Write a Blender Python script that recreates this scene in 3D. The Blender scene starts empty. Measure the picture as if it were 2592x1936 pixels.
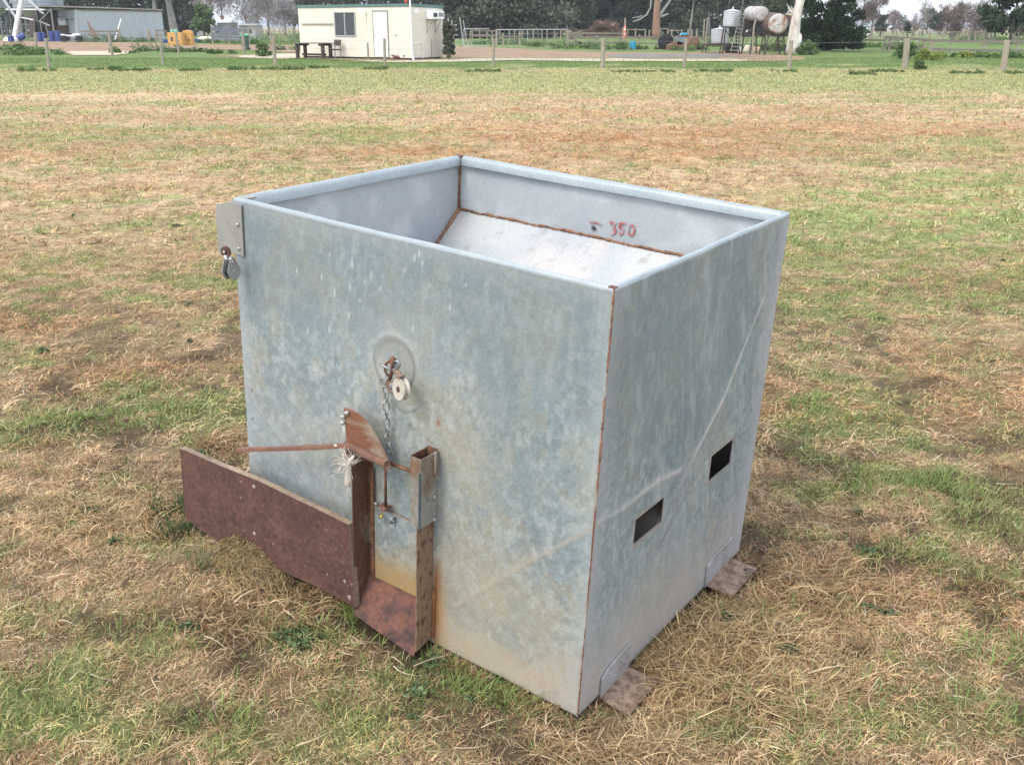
import bpy, bmesh, math, random
import numpy as np
from mathutils import Vector, Matrix
random.seed(7)
RNG = np.random.default_rng(11)
rad = math.radians
S = bpy.context.scene
C = S.collection

# ------------------------------------------------------------------ camera, sky, sun, exposure
FPX, CX, CY, HC = 2519.35, 1296.0, 968.0, 1.6          # focal length and centre in photo pixels, eye height
PITCH = math.atan((CY - 67.0) / FPX)
cam_d = bpy.data.cameras.new('camera')
cam_d.sensor_width = 36.0
cam_d.lens = 36.0 * FPX / 2592.0
cam_d.clip_start = 0.05
cam_d.clip_end = 6000
cam = bpy.data.objects.new('camera', cam_d)
C.objects.link(cam)
cam.location = (0, 0, HC)
cam.rotation_euler = (math.pi / 2 - PITCH, 0, 0)
S.camera = cam

SUN_EL, SUN_AZ = 50.0, 224.0     # azimuth clockwise from +Y: behind the camera on its left
w = bpy.data.worlds.new('World')
S.world = w
w.use_nodes = True
nt = w.node_tree
bg = nt.nodes['Background']
sky = nt.nodes.new('ShaderNodeTexSky')
sky.sky_type = 'NISHITA'
sky.sun_disc = False
sky.sun_elevation = rad(SUN_EL)
sky.sun_rotation = rad(SUN_AZ)
sky.air_density = 1.0
sky.dust_density = 3.0
mx = nt.nodes.new('ShaderNodeMix'); mx.data_type = 'RGBA'
mx.inputs[0].default_value = 0.70                      # thin bright cloud over most of the sky
mx.inputs[7].default_value = (6.7, 7.2, 8.0, 1)
nt.links.new(sky.outputs[0], mx.inputs[6])
nt.links.new(mx.outputs[2], bg.inputs[0])
bg.inputs[1].default_value = 0.13
sl = bpy.data.lights.new('sun', 'SUN')
sl.energy = 0.95
sl.angle = rad(22)
sl.color = (1.0, 0.955, 0.89)
so = bpy.data.objects.new('sun', sl)
C.objects.link(so)
sd = Vector((math.sin(rad(SUN_AZ)) * math.cos(rad(SUN_EL)), math.cos(rad(SUN_AZ)) * math.cos(rad(SUN_EL)), math.sin(rad(SUN_EL))))
so.rotation_euler = sd.to_track_quat('Z', 'Y').to_euler()
S.view_settings.view_transform = 'Standard'
S.view_settings.look = 'None'
S.view_settings.exposure = 1.08
S.view_settings.gamma = 1.0
S.render.engine = 'CYCLES'
S.cycles.max_bounces = 6
S.cycles.diffuse_bounces = 3
S.cycles.transparent_max_bounces = 6

# ------------------------------------------------------------------ measuring helpers (photo pixels, 2592 wide)
cp, sp = math.cos(PITCH), math.sin(PITCH)
def ray(u, v):
    a, b = (u - CX) / FPX, (v - CY) / FPX
    return Vector((a, cp - b * sp, -sp - b * cp))
def G(u, v, z=0.0):
    r = ray(u, v)
    t = (z - HC) / r.z
    return Vector((r.x * t, r.y * t, z))
def A(u, v, y):
    r = ray(u, v)
    t = y / r.y
    return Vector((r.x * t, y, HC + r.z * t))

# ------------------------------------------------------------------ noise (numpy)
_tab = RNG.random((256, 256))
def vnoise(x, y):
    xi, yi = np.floor(x).astype(int), np.floor(y).astype(int)
    fx, fy = x - xi, y - yi
    fx, fy = fx * fx * (3 - 2 * fx), fy * fy * (3 - 2 * fy)
    a = _tab[xi & 255, yi & 255]; b = _tab[(xi + 1) & 255, yi & 255]
    c = _tab[xi & 255, (yi + 1) & 255]; d = _tab[(xi + 1) & 255, (yi + 1) & 255]
    return (a * (1 - fx) + b * fx) * (1 - fy) + (c * (1 - fx) + d * fx) * fy
def fbm(x, y, o=4, g=0.5):
    s, amp, tot = 0, 1.0, 0
    x = np.asarray(x, float); y = np.asarray(y, float)
    for i in range(o):
        s = s + amp * vnoise(x * 2 ** i + 17.3 * i, y * 2 ** i + 9.1 * i)
        tot += amp; amp *= g
    return s / tot
def sstep(a, b, x):
    t = np.clip((np.asarray(x, float) - a) / (b - a), 0, 1)
    return t * t * (3 - 2 * t)
def lerp(a, b, t):
    t = np.asarray(t)[..., None]
    return np.asarray(a) * (1 - t) + np.asarray(b) * t

# ------------------------------------------------------------------ materials
M = {}
def mat(name, col, rough=0.7, metal=0.0, col2=None, scale=6.0, bump=0.0, bscale=40.0, attr=None, fine=0.0, fscale=90.0,
        stretch=None, spec=0.5, pos=0.5, width=0.18, transl=0.0):
    m = bpy.data.materials.new(name); m.use_nodes = True
    n, l = m.node_tree.nodes, m.node_tree.links
    p = n['Principled BSDF']
    p.inputs['Roughness'].default_value = rough
    p.inputs['Metallic'].default_value = metal
    p.inputs['Specular IOR Level'].default_value = spec
    tc = n.new('ShaderNodeTexCoord'); mp = n.new('ShaderNodeMapping')
    if stretch: mp.inputs['Scale'].default_value = stretch
    l.new(tc.outputs['Object'], mp.inputs[0])
    if attr:
        a = n.new('ShaderNodeAttribute'); a.attribute_name = attr; src = a.outputs['Color']
    else:
        tx = n.new('ShaderNodeTexNoise'); tx.inputs['Scale'].default_value = scale; tx.inputs['Detail'].default_value = 6
        tx.inputs['Roughness'].default_value = 0.62
        l.new(mp.outputs[0], tx.inputs[0])
        r = n.new('ShaderNodeValToRGB')
        c2 = col2 or tuple(c * 0.72 for c in col)
        r.color_ramp.elements[0].position = pos - width; r.color_ramp.elements[0].color = (*c2, 1)
        r.color_ramp.elements[1].position = pos + width; r.color_ramp.elements[1].color = (*col, 1)
        l.new(tx.outputs[0], r.inputs[0]); src = r.outputs[0]
    if fine > 0:
        t2 = n.new('ShaderNodeTexNoise'); t2.inputs['Scale'].default_value = fscale; t2.inputs['Detail'].default_value = 3
        l.new(mp.outputs[0], t2.inputs[0])
        mr = n.new('ShaderNodeMapRange'); mr.inputs[1].default_value = 0.3; mr.inputs[2].default_value = 0.7
        mr.inputs[3].default_value = 1 - fine; mr.inputs[4].default_value = 1 + fine
        l.new(t2.outputs[0], mr.inputs[0])
        v = n.new('ShaderNodeVectorMath'); v.operation = 'SCALE'
        l.new(src, v.inputs[0]); l.new(mr.outputs[0], v.inputs[3]); src = v.outputs[0]
    l.new(src, p.inputs['Base Color'])
    if bump > 0:
        t3 = n.new('ShaderNodeTexNoise'); t3.inputs['Scale'].default_value = bscale; t3.inputs['Detail'].default_value = 5
        l.new(mp.outputs[0], t3.inputs[0])
        b = n.new('ShaderNodeBump'); b.inputs['Strength'].default_value = bump; b.inputs['Distance'].default_value = 0.01
        l.new(t3.outputs[0], b.inputs['Height']); l.new(b.outputs[0], p.inputs['Normal'])
    if transl > 0:
        tr = n.new('ShaderNodeBsdfTranslucent'); ms = n.new('ShaderNodeMixShader'); ms.inputs[0].default_value = transl
        l.new(src, tr.inputs[0]); l.new(p.outputs[0], ms.inputs[1]); l.new(tr.outputs[0], ms.inputs[2])
        l.new(ms.outputs[0], n['Material Output'].inputs[0])
    M[name] = m
    return m

# galvanised sheet: the colour attribute carries stains, wear and some painted shadow, the nodes add the spangle
def galv_mat(name, metal=0.35, rough=0.5):
    m = mat(name, (0.5, 0.5, 0.5), rough, metal, attr='wear_and_shade', fine=0.05, fscale=160.0)
    n, l = m.node_tree.nodes, m.node_tree.links
    p = n['Principled BSDF']
    tc = n.new('ShaderNodeTexCoord')
    v = n.new('ShaderNodeTexVoronoi'); v.inputs['Scale'].default_value = 240.0
    nz = n.new('ShaderNodeTexNoise'); nz.inputs['Scale'].default_value = 7.0; nz.inputs['Detail'].default_value = 6
    l.new(tc.outputs['Object'], v.inputs[0]); l.new(tc.outputs['Object'], nz.inputs[0])
    mr = n.new('ShaderNodeMapRange'); mr.inputs[3].default_value = rough - 0.10; mr.inputs[4].default_value = rough + 0.16
    l.new(nz.outputs[0], mr.inputs[0]); l.new(mr.outputs[0], p.inputs['Roughness'])
    old = p.inputs['Base Color'].links[0].from_socket
    sc = n.new('ShaderNodeVectorMath'); sc.operation = 'SCALE'
    bwn = n.new('ShaderNodeRGBToBW'); l.new(v.outputs['Color'], bwn.inputs[0])
    m2 = n.new('ShaderNodeMapRange'); m2.inputs[3].default_value = 0.93; m2.inputs[4].default_value = 1.07
    l.new(bwn.outputs[0], m2.inputs[0]); l.new(old, sc.inputs[0]); l.new(m2.outputs[0], sc.inputs[3])
    l.new(sc.outputs[0], p.inputs['Base Color'])
    return m

mat('ground', (0.3, 0.2, 0.1), 0.95, attr='tint', fine=0.30, fscale=9.0, bump=0.8, bscale=60, spec=0.1)
mat('blade', (0.3, 0.3, 0.1), 0.75, attr='tint', spec=0.15, transl=0.22)
mat('leaf', (0.05, 0.08, 0.03), 0.7, attr='tint', spec=0.2, transl=0.15)
mat('dirt', (0.35, 0.245, 0.165), 0.95, col2=(0.24, 0.16, 0.105), scale=0.5, fine=0.15, fscale=6, spec=0.1)
mat('gravel', (0.58, 0.50, 0.38), 0.95, col2=(0.42, 0.34, 0.25), scale=0.8, fine=0.12, fscale=8, spec=0.1)
mat('mud', (0.17, 0.135, 0.11), 0.6, col2=(0.11, 0.085, 0.07), scale=0.6)
galv_mat('galv', 0.25, 0.50)
galv_mat('galv_in', 0.15, 0.52)
mat('rust', (0.215, 0.100, 0.060), 0.85, col2=(0.085, 0.042, 0.030), scale=34, bump=0.4, bscale=220, fine=0.22, fscale=260, width=0.10)
mat('rust_grey', (0.30, 0.27, 0.225), 0.62, metal=0.2, col2=(0.20, 0.095, 0.055), scale=16, bump=0.25, bscale=180, pos=0.5, width=0.07)
mat('rust_red', (0.170, 0.072, 0.048), 0.85, col2=(0.065, 0.036, 0.032), scale=15, bump=0.4, bscale=150, fine=0.22, fscale=90, width=0.10)
mat('rust_ochre', (0.34, 0.155, 0.06), 0.85, col2=(0.17, 0.07, 0.03), scale=22, bump=0.4, bscale=200)
mat('foot_rust', (0.285, 0.20, 0.145), 0.85, col2=(0.13, 0.085, 0.06), scale=40, fine=0.2, fscale=200, bump=0.2, bscale=150, width=0.1)
mat('ply_face', (0.122, 0.060, 0.046), 0.6, col2=(0.078, 0.040, 0.033), scale=9, fine=0.30, fscale=75, width=0.16, bump=0.12, bscale=90)
mat('ply_edge', (0.36, 0.27, 0.19), 0.9, col2=(0.18, 0.125, 0.085), scale=12, stretch=(1, 1, 14), bump=0.5, bscale=60)
mat('bracket_steel', (0.36, 0.355, 0.325), 0.55, metal=0.2, col2=(0.27, 0.265, 0.24), scale=14, bump=0.05, bscale=80)
mat('bolt_zinc', (0.50, 0.49, 0.45), 0.5, metal=0.6, scale=30)
mat('chain_zinc', (0.40, 0.42, 0.43), 0.42, metal=0.7, col2=(0.22, 0.22, 0.21), scale=60)
mat('pulley_white', (0.50, 0.46, 0.385), 0.6, col2=(0.30, 0.26, 0.21), scale=40, pos=0.4)
mat('pulley_black', (0.03, 0.03, 0.034), 0.4)
mat('lichen', (0.42, 0.34, 0.30), 0.9, col2=(0.24, 0.17, 0.16), scale=50)
mat('rope', (0.72, 0.68, 0.60), 0.9, col2=(0.55, 0.45, 0.36), scale=60)
mat('brass', (0.75, 0.52, 0.15), 0.3, metal=0.9)
mat('paint_red', (0.42, 0.10, 0.10), 0.8, col2=(0.42, 0.38, 0.40), scale=38, pos=0.50, width=0.10)
mat('paint_black', (0.05, 0.05, 0.055), 0.7, col2=(0.35, 0.36, 0.38), scale=60, pos=0.38, width=0.08)
mat('paint_white', (0.85, 0.83, 0.80), 0.6, scale=50)
mat('dark', (0.02, 0.02, 0.02), 0.8)

# ------------------------------------------------------------------ mesh builder
class MB:
    def __init__(s): s.v, s.f = [], []
    def add(s, vs, fs):
        o = len(s.v); s.v += [tuple(v) for v in vs]; s.f += [tuple(o + i for i in f) for f in fs]; return s
    def hexa(s, p):   # 8 points: bottom 4 ccw, top 4 ccw
        return s.add(p, [(0, 3, 2, 1), (4, 5, 6, 7), (0, 1, 5, 4), (1, 2, 6, 5), (2, 3, 7, 6), (3, 0, 4, 7)])
    def box(s, c, d, rz=0.0, R=None):
        hx, hy, hz = d[0] / 2, d[1] / 2, d[2] / 2
        R = R or Matrix.Rotation(rz, 3, 'Z')
        p = [Vector(c) + R @ Vector(q) for q in ((-hx, -hy, -hz), (hx, -hy, -hz), (hx, hy, -hz), (-hx, hy, -hz), (-hx, -hy, hz), (hx, -hy, hz), (hx, hy, hz), (-hx, hy, hz))]
        return s.hexa(p)
    def tube(s, pts, r, n=8, cap=True, jit=0.0):
        pts = [Vector(p) for p in pts]
        rs = r if isinstance(r, (list, tuple)) else [r] * len(pts)
        o = []; up = None
        for i, p in enumerate(pts):
            t = (pts[min(i + 1, len(pts) - 1)] - pts[max(i - 1, 0)]).normalized()
            if up is None:
                up = Vector((0, 0, 1)) if abs(t.z) < 0.9 else Vector((1, 0, 0))
            a = t.cross(up)
            if a.length < 1e-4: a = t.cross(Vector((0.3, 1, 0.2)))
            a.normalize(); b = a.cross(t).normalized(); up = b
            o.append([p + (a * math.cos(q) + b * math.sin(q)) * rs[i] * (1 + random.uniform(-jit, jit)) for q in [2 * math.pi * k / n for k in range(n)]])
        vs = [q for ring in o for q in ring]; fs = []
        for i in range(len(pts) - 1):
            for k in range(n):
                fs.append((i * n + k, i * n + (k + 1) % n, (i + 1) * n + (k + 1) % n, (i + 1) * n + k))
        if cap: fs += [tuple(range(n))[::-1], tuple((len(pts) - 1) * n + k for k in range(n))]
        return s.add(vs, fs)
    def lathe(s, c, prof, n=24, R=None, cap=True):   # prof: (radius, height) list
        R = R or Matrix.Identity(3); c = Vector(c); vs = []; fs = []
        for r, h in prof:
            for k in range(n):
                q = 2 * math.pi * k / n; vs.append(c + R @ Vector((r * math.cos(q), r * math.sin(q), h)))
        for i in range(len(prof) - 1):
            for k in range(n): fs.append((i * n + k, i * n + (k + 1) % n, (i + 1) * n + (k + 1) % n, (i + 1) * n + k))
        if cap: fs += [tuple(range(n))[::-1], tuple((len(prof) - 1) * n + k for k in range(n))]
        return s.add(vs, fs)
    def prism(s, poly, d):   # poly: 3-D points in a plane, d: extrusion vector
        n = len(poly); a = [Vector(p) for p in poly]; d = Vector(d)
        return s.add(a + [p + d for p in a], [tuple(range(n))[::-1], tuple(range(n, 2 * n))] + [(i, (i + 1) % n, n + (i + 1) % n, n + i) for i in range(n)])
    def ring(s, c, R, r, t, n=16, m=6, sx=1.0):      # link of a chain, stretched along x
        vs, fs = [], []
        for i in range(n):
            q = 2 * math.pi * i / n
            cx_, cy_ = (R * math.cos(q) + (sx if math.cos(q) > 0 else -sx) * R * 0.6, R * math.sin(q))
            for k in range(m):
                e = 2 * math.pi * k / m
                vs.append(Vector(c) + t @ Vector((cx_ + r * math.cos(e) * math.cos(q), cy_ + r * math.cos(e) * math.sin(q), r * math.sin(e))))
        for i in range(n):
            for k in range(m): fs.append((i * m + k, ((i + 1) % n) * m + k, ((i + 1) % n) * m + (k + 1) % m, i * m + (k + 1) % m))
        return s.add(vs, fs)
    def build(s, name, material, parent=None, smooth=False, bevel=0.0, tint=None):
        me = bpy.data.meshes.new(name); me.from_pydata(s.v, [], s.f); me.update()
        bm = bmesh.new(); bm.from_mesh(me); bmesh.ops.recalc_face_normals(bm, faces=bm.faces); bm.to_mesh(me); bm.free()
        o = bpy.data.objects.new(name, me); C.objects.link(o)
        me.materials.append(material if not isinstance(material, str) else M[material])
        if smooth:
            for p in me.polygons: p.use_smooth = True
        if bevel > 0:
            b = o.modifiers.new('bevel', 'BEVEL'); b.width = bevel; b.segments = 2; b.limit_method = 'ANGLE'; b.angle_limit = rad(40)
        if parent: o.parent = parent
        return o

def tag(o, label=None, cat=None, group=None, kind=None):
    if label: o['label'] = label
    if cat: o['category'] = cat
    if group: o['group'] = group
    if kind: o['kind'] = kind
    return o
def thing(name, label, cat, loc=(0, 0, 0), rz=0.0, group=None, R=None):
    o = bpy.data.objects.new(name, None); C.objects.link(o)
    o.empty_display_size = 0.2
    o.location = loc
    o.rotation_euler = R.to_euler() if R is not None else (0, 0, rz)
    return tag(o, label, cat, group)
def copy_tree(o, parent=None):
    c = o.copy(); C.objects.link(c); c.parent = parent
    for ch in list(o.children): copy_tree(ch, c)
    return c

def mesh_np(name, V, F, material, cols=None, attr='tint', parent=None, smooth=False):
    me = bpy.data.meshes.new(name)
    nv, nf, k = len(V), len(F), F.shape[1]
    me.vertices.add(nv); me.vertices.foreach_set('co', np.ascontiguousarray(V, np.float32).ravel())
    me.loops.add(nf * k); me.loops.foreach_set('vertex_index', np.ascontiguousarray(F, np.int32).ravel())
    me.polygons.add(nf); me.polygons.foreach_set('loop_start', np.arange(0, nf * k, k, dtype=np.int32))
    me.polygons.foreach_set('use_smooth', np.full(nf, smooth, bool))
    me.update(calc_edges=True)
    if cols is not None:
        ca = me.color_attributes.new(attr, 'FLOAT_COLOR', 'POINT')
        ca.data.foreach_set('color', np.ascontiguousarray(np.c_[np.clip(cols, 0, 1), np.ones(nv)], np.float32).ravel())
    me.materials.append(M[material])
    o = bpy.data.objects.new(name, me); C.objects.link(o)
    if parent: o.parent = parent
    return o

# ------------------------------------------------------------------ the bin's pose (fitted to its corners in the photo)
BW, BD, BH = 1.177, 0.978, 1.101
BR = Matrix(((0.81248335, 0.58140428, 0.04289139), (-0.57937411, 0.8134389, -0.05140819), (-0.06477846, 0.01691814, 0.99775625)))
BP = Vector((0.16234, 2.0409, -0.0081)) - BR @ Vector((BW, 0, 0))       # front left bottom corner
BRi = BR.transposed()
KD = 2592 / 2212.0
def LP(px, py, ax, val):       # photo (2212-wide) pixel -> point on the plane ax=val of the bin's own frame
    r = ray(px * KD, py * KD)
    o = BRi @ (Vector((0, 0, HC)) - BP); d = BRi @ r
    return o + d * ((val - o[ax]) / d[ax])
def to_local(x, y):
    dx, dy = x - BP.x, y - BP.y
    return BR[0][0] * dx + BR[1][0] * dy, BR[0][1] * dx + BR[1][1] * dy

# ------------------------------------------------------------------ ground
def height(x, y):
    x = np.asarray(x, float); y = np.asarray(y, float)
    h = (fbm(x * 1.3 + 5, y * 1.3, 4) - 0.5) * 0.045 + (fbm(x * 9, y * 9 + 3, 3) - 0.5) * 0.034
    lx, ly = to_local(x, y)
    # the bin stands on slightly rising ground: follow its base
    ex = np.maximum(np.maximum(-lx - 0.0, lx - BW), 0); ey = np.maximum(np.maximum(-ly - 0.05, ly - BD), 0)
    k = np.exp(-(ex ** 2 + ey ** 2) / 0.30 ** 2)
    base = BP.z + BR[2][0] * np.clip(lx, 0, BW) + BR[2][1] * np.clip(ly, 0, BD) - 0.02
    h = h * (1 - 0.97 * k) + base * k
    far = sstep(20, 45, y)
    return h * (1 - far * 0.6)

# grass patches, seen on the photo, as ellipses on the ground: (px, py in the 2212 picture, radius x m, radius y m, green amount)
PATCH = [
 (60,925,.30,.22,.9),(290,845,.22,.16,.8),(370,890,.22,.18,1.),(240,905,.2,.16,.7),(420,905,.2,.12,.7),(330,720,.3,.2,.5),(90,775,.3,.2,.5),
 (300,660,.3,.2,.4),(120,1090,.2,.12,.4),(100,1350,.2,.12,.5),(340,1180,.15,.1,.7),(80,1540,.25,.16,.8),(330,1390,.15,.1,.5),(420,1500,.16,.1,.6),
 (560,1590,.25,.12,.8),(640,1380,.14,.08,.7),(620,1300,.12,.08,.5),(780,1360,.14,.06,.9),(900,1450,.2,.08,.8),(1110,1490,.14,.07,1.),(1000,1560,.25,.1,.6),
 (640,1550,.2,.1,.6),(760,1560,.2,.08,.5),(1720,560,1.1,1.,1.),(1900,520,1.2,.9,1.),(2100,490,1.3,1.,1.),(1850,640,.9,.6,1.),(2050,620,1.,.7,1.),(2150,420,1.4,1.2,.8),(1950,430,1.2,.9,.7),(1780,480,1.,.8,.8),(2180,660,.5,.5,.8),
 (1760,690,.4,.3,.7),(1780,890,.25,.15,.8),(1900,850,.3,.2,.5),(2060,820,.3,.2,.4),(1990,1050,.22,.16,1.),(2080,1080,.2,.12,.7),(1690,930,.15,.15,.6),(1820,960,.3,.1,.5),
 (2190,1090,.15,.15,.6),(1850,1060,.15,.1,.5),(2170,960,.2,.2,.5),(2150,1330,.14,.1,.5),(1750,1560,.25,.12,.9),(1640,1500,.12,.08,.6),(2000,1530,.3,.1,.5),(1930,1450,.2,.08,.5),
 (1560,1330,.1,.06,.4),(2190,1400,.15,.1,.6),(1690,1340,.1,.06,.5),(2130,780,.3,.2,.6),(1750,760,.25,.2,.5),
 (340,490,.5,.35,.5),(170,560,.4,.3,.6),(250,430,.5,.3,.5),(120,420,.4,.3,.4),(600,375,.5,.3,.6),(420,330,1.,.5,.4),(700,300,1.2,.6,.4),(180,290,1.5,.6,.4),(850,290,1.,.5,.5),
 (780,275,1.5,.8,.5),(1500,290,1.5,.5,.3),(1950,330,1.2,.7,.5),(2100,390,1.,.8,.7),(2150,310,1.5,.8,.5),(520,600,.3,.2,.3),(110,500,.3,.2,.5),(60,590,.3,.2,.6)]
BROWN = [(1450,300,2.5,1.6,1.),(1750,275,2.8,1.4,1.),(1150,270,2.,1.,.7),(880,330,1.2,.8,.8),(1050,300,1.5,.8,.7),(30,335,1.2,.6,.9),(380,250,2.,1.,.4),(1300,335,1.6,.7,.9),
 (1950,250,2.5,1.2,.6),(60,700,.5,.3,.6),(1250,245,2.5,1.,.7),(1600,240,3.,1.,.5),(250,800,.5,.2,.4),(1600,330,1.6,.6,.8),(1650,1250,.5,.25,.4),(600,260,1.5,.8,.4)]
TAN = [(150,208,4.,.9,1.),(700,520,.5,.3,.3),(60,215,3.,.6,1.),(1450,1400,.5,.2,.5),(2180,250,2,1,.5),(330,560,.5,.3,.5)]
SOIL = [(2100,1260,.25,.12,.6),(1690,1180,.15,.1,.6),(30,495,.3,.15,.6),(1850,740,.25,.12,.5),(500,1240,.2,.1,.7),(450,1000,.2,.15,.5),(900,1480,.2,.07,.4),
 (1300,1560,.2,.06,.4),(120,620,.25,.1,.6),(2080,760,.2,.1,.5),(2150,1130,.15,.1,.5),(1520,1100,.1,.1,0.)]
def blobs(lst, x, y):
    s = np.zeros_like(x)
    for (px, py, rx, ry, a) in lst:
        g = G(px * KD, py * KD)
        s = np.maximum(s, a * (.72 if lst is PATCH and ry < .24 else 1) * np.exp(-(((x - g.x) / rx) ** 2 + ((y - g.y) / ry) ** 2)))
    return s
def masks(x, y):
    """how green, how orange-brown, how pale, how bare the turf is at a place"""
    x = np.asarray(x, float); y = np.asarray(y, float)
    n1 = fbm(x * 0.55 + 3, y * 0.8 + 8, 4); n2 = fbm(x * 2.6 + 31, y * 2.6 + 2, 3); n3 = fbm(x * 0.9 + 50, y * 1.6 + 12, 3)
    g = 1.25 * blobs(PATCH, x, y) * (0.55 + 0.9 * n2) * (0.25 + 1.3 * sstep(.42, .62, fbm(x * 8 + 21, y * 8, 3))) + 0.72 * sstep(0.525, 0.625, n1 * 0.30 + n2 * 0.2 + 0.5 * fbm(x * 6 + 3, y * 6, 3))
    b = blobs(BROWN, x, y) * (0.5 + n3) + 0.35 * sstep(0.52, 0.7, n3)
    b = b * 1.25
    t = blobs(TAN, x, y) * (0.5 + n2) + 0.5 * sstep(0.5, 0.72, fbm(x * 1.7 + 77, y * 1.7, 3))
    s = blobs(SOIL, x, y) + 0.9 * sstep(0.53, 0.66, fbm(x * 5.1 + 9, y * 5.4 + 60, 4, .65))
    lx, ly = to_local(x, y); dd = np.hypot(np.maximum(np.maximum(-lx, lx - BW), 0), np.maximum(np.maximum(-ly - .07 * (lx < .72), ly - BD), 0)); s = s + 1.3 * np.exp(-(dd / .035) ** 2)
    band = sstep(24.5, 29, y + 3 * (n3 - .5) + 0.03 * x)              # pale yellow green band before the fence
    g = np.maximum(g * (1 - 0.92 * np.clip(b, 0, 1)), band * (0.35 + 0.75 * n2))
    g = np.maximum(g, sstep(11, 17, y) * sstep(.53, .64, fbm(x * .9 + 70, y * 1.5 + 5, 4)) * .75 * (1 - np.clip(b, 0, 1)))
    g = g * (1 - 0.85 * np.clip(blobs(TAN, x, y), 0, 1))
    dry = np.exp(-((y - 39.6 + 2.5 * (n3 - .5)) / 1.5) ** 2)     # rough dry strip along the fence
    g = g * (1 - dry * sstep(0.42, 0.6, n2) * 0.9)
    lush = sstep(40.6, 42.6, y + 5.0 * (n1 - .5) + 3 * (n2 - .5)); lush = lush * (1 - .55 * sstep(.52, .7, fbm(x * .5 + 7, y * .3, 3)) * (y < 47))
    g = np.maximum(g, lush)
    b = b * (1 - lush); t = t * (1 - lush); s = s * (1 - sstep(20, 26, y)) * (1 - .65 * sstep(4.5, 8, y))
    return np.clip(g, 0, 1), np.clip(b, 0, 1), np.clip(t, 0, 1), np.clip(s, 0, 1), lush, band

def ground_cols(x, y):
    g, b, t, s, lush, band = masks(x, y)
    c = np.zeros(x.shape + (3,)) + np.array((0.40, 0.285, 0.165))
    c = lerp(c, np.array((0.385, 0.24, 0.125)) + 0 * c, b * 0.9)
    c = lerp(c, np.array((0.56, 0.43, 0.27)) + 0 * c, t * 0.7)
    gr = lerp(np.array((0.225, 0.270, 0.095)) + 0 * c, np.array((0.28, 0.325, 0.130)) + 0 * c, band)
    gr = lerp(gr, np.array((0.105, 0.175, 0.048)) + 0 * c, lush)
    farf = sstep(110, 190, y)
    gr = lerp(gr, np.array((0.16, 0.20, 0.085)) + 0 * c, farf)
    gr = lerp(gr, np.array((0.36, 0.30, 0.19)) + 0 * c, sstep(240, 330, y))
    c = lerp(c, gr, g * 0.9)
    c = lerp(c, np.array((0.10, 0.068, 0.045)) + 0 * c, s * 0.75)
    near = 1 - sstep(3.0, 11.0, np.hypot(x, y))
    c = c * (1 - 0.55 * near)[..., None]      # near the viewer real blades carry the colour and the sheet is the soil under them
    v = fbm(x * 7, y * 7, 3) - 0.5; v2 = fbm(x * 0.4, y * 0.9, 3) - 0.5
    return c * (1 + 0.5 * v + 0.3 * v2)[..., None]

def grid_axis(c, lo, hi, n, k):
    a = np.arcsinh((lo - c) / k); b = np.arcsinh((hi - c) / k)
    return c + k * np.sinh(np.linspace(a, b, n))
gx = grid_axis(0.0, -1500, 1500, 760, 1.6)
gy = grid_axis(3.0, -120, 2500, 760, 1.8)
X, Y = np.meshgrid(gx, gy)
Z = height(X, Y)
V = np.c_[X.ravel(), Y.ravel(), Z.ravel()]
ny, nx = X.shape
I = np.arange(ny * nx).reshape(ny, nx)
F = np.stack([I[:-1, :-1].ravel(), I[:-1, 1:].ravel(), I[1:, 1:].ravel(), I[1:, :-1].ravel()], 1)
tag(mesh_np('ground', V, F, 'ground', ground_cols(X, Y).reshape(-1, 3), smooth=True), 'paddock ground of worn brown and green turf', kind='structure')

# ------------------------------------------------------------------ blades of grass
def free_of_bin(x, y):
    lx, ly = to_local(x, y)
    inside = (lx > -0.006) & (lx < BW + 0.006) & (ly > -0.006) & (ly < BD + 0.006)
    chute = (lx > 0.47) & (lx < 0.72) & (ly > -0.075) & (ly < 0)
    ply = (lx > -0.25) & (lx < 0.49) & (ly > -0.10) & (ly < -0.068)
    feet = (lx > BW) & (lx < BW + 0.10) & (((ly > 0.085) & (ly < 0.25)) | ((ly > 0.71) & (ly < 0.91)))
    return ~(inside | chute | ply | feet)

def blade_mesh(x, y, L, wd, az, e0, e1, curl, cols, seg, zoff=0.0):
    n = len(x)
    px, py, pz = x.copy(), y.copy(), height(x, y) + zoff
    V = np.zeros((n, seg + 1, 2, 3), np.float32)
    wdir = az + np.pi / 2 + RNG.normal(0, 0.5, n)
    for k in range(seg + 1):
        t = k / seg
        wk = wd * (1.0 - t ** 1.6 * 0.92) * 0.5
        V[:, k, 0] = np.c_[px - np.cos(wdir) * wk, py - np.sin(wdir) * wk, pz]
        V[:, k, 1] = np.c_[px + np.cos(wdir) * wk, py + np.sin(wdir) * wk, pz + wk * 0.5]
        e = e0 + (e1 - e0) * (k + 0.5) / seg; a = az + curl * (k + 0.5) / seg
        d = L / seg
        px = px + np.cos(e) * np.cos(a) * d; py = py + np.cos(e) * np.sin(a) * d; pz = pz + np.sin(e) * d
        pz = np.maximum(pz, height(px, py) + 0.001) if k < seg and n < 400000 else pz
    idx = np.arange(n * (seg + 1) * 2).reshape(n, seg + 1, 2)
    F = np.stack([idx[:, :-1, 0], idx[:, :-1, 1], idx[:, 1:, 1], idx[:, 1:, 0]], -1).reshape(-1, 4)
    return V.reshape(-1, 3), F, np.repeat(cols, (seg + 1) * 2, 0)

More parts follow.
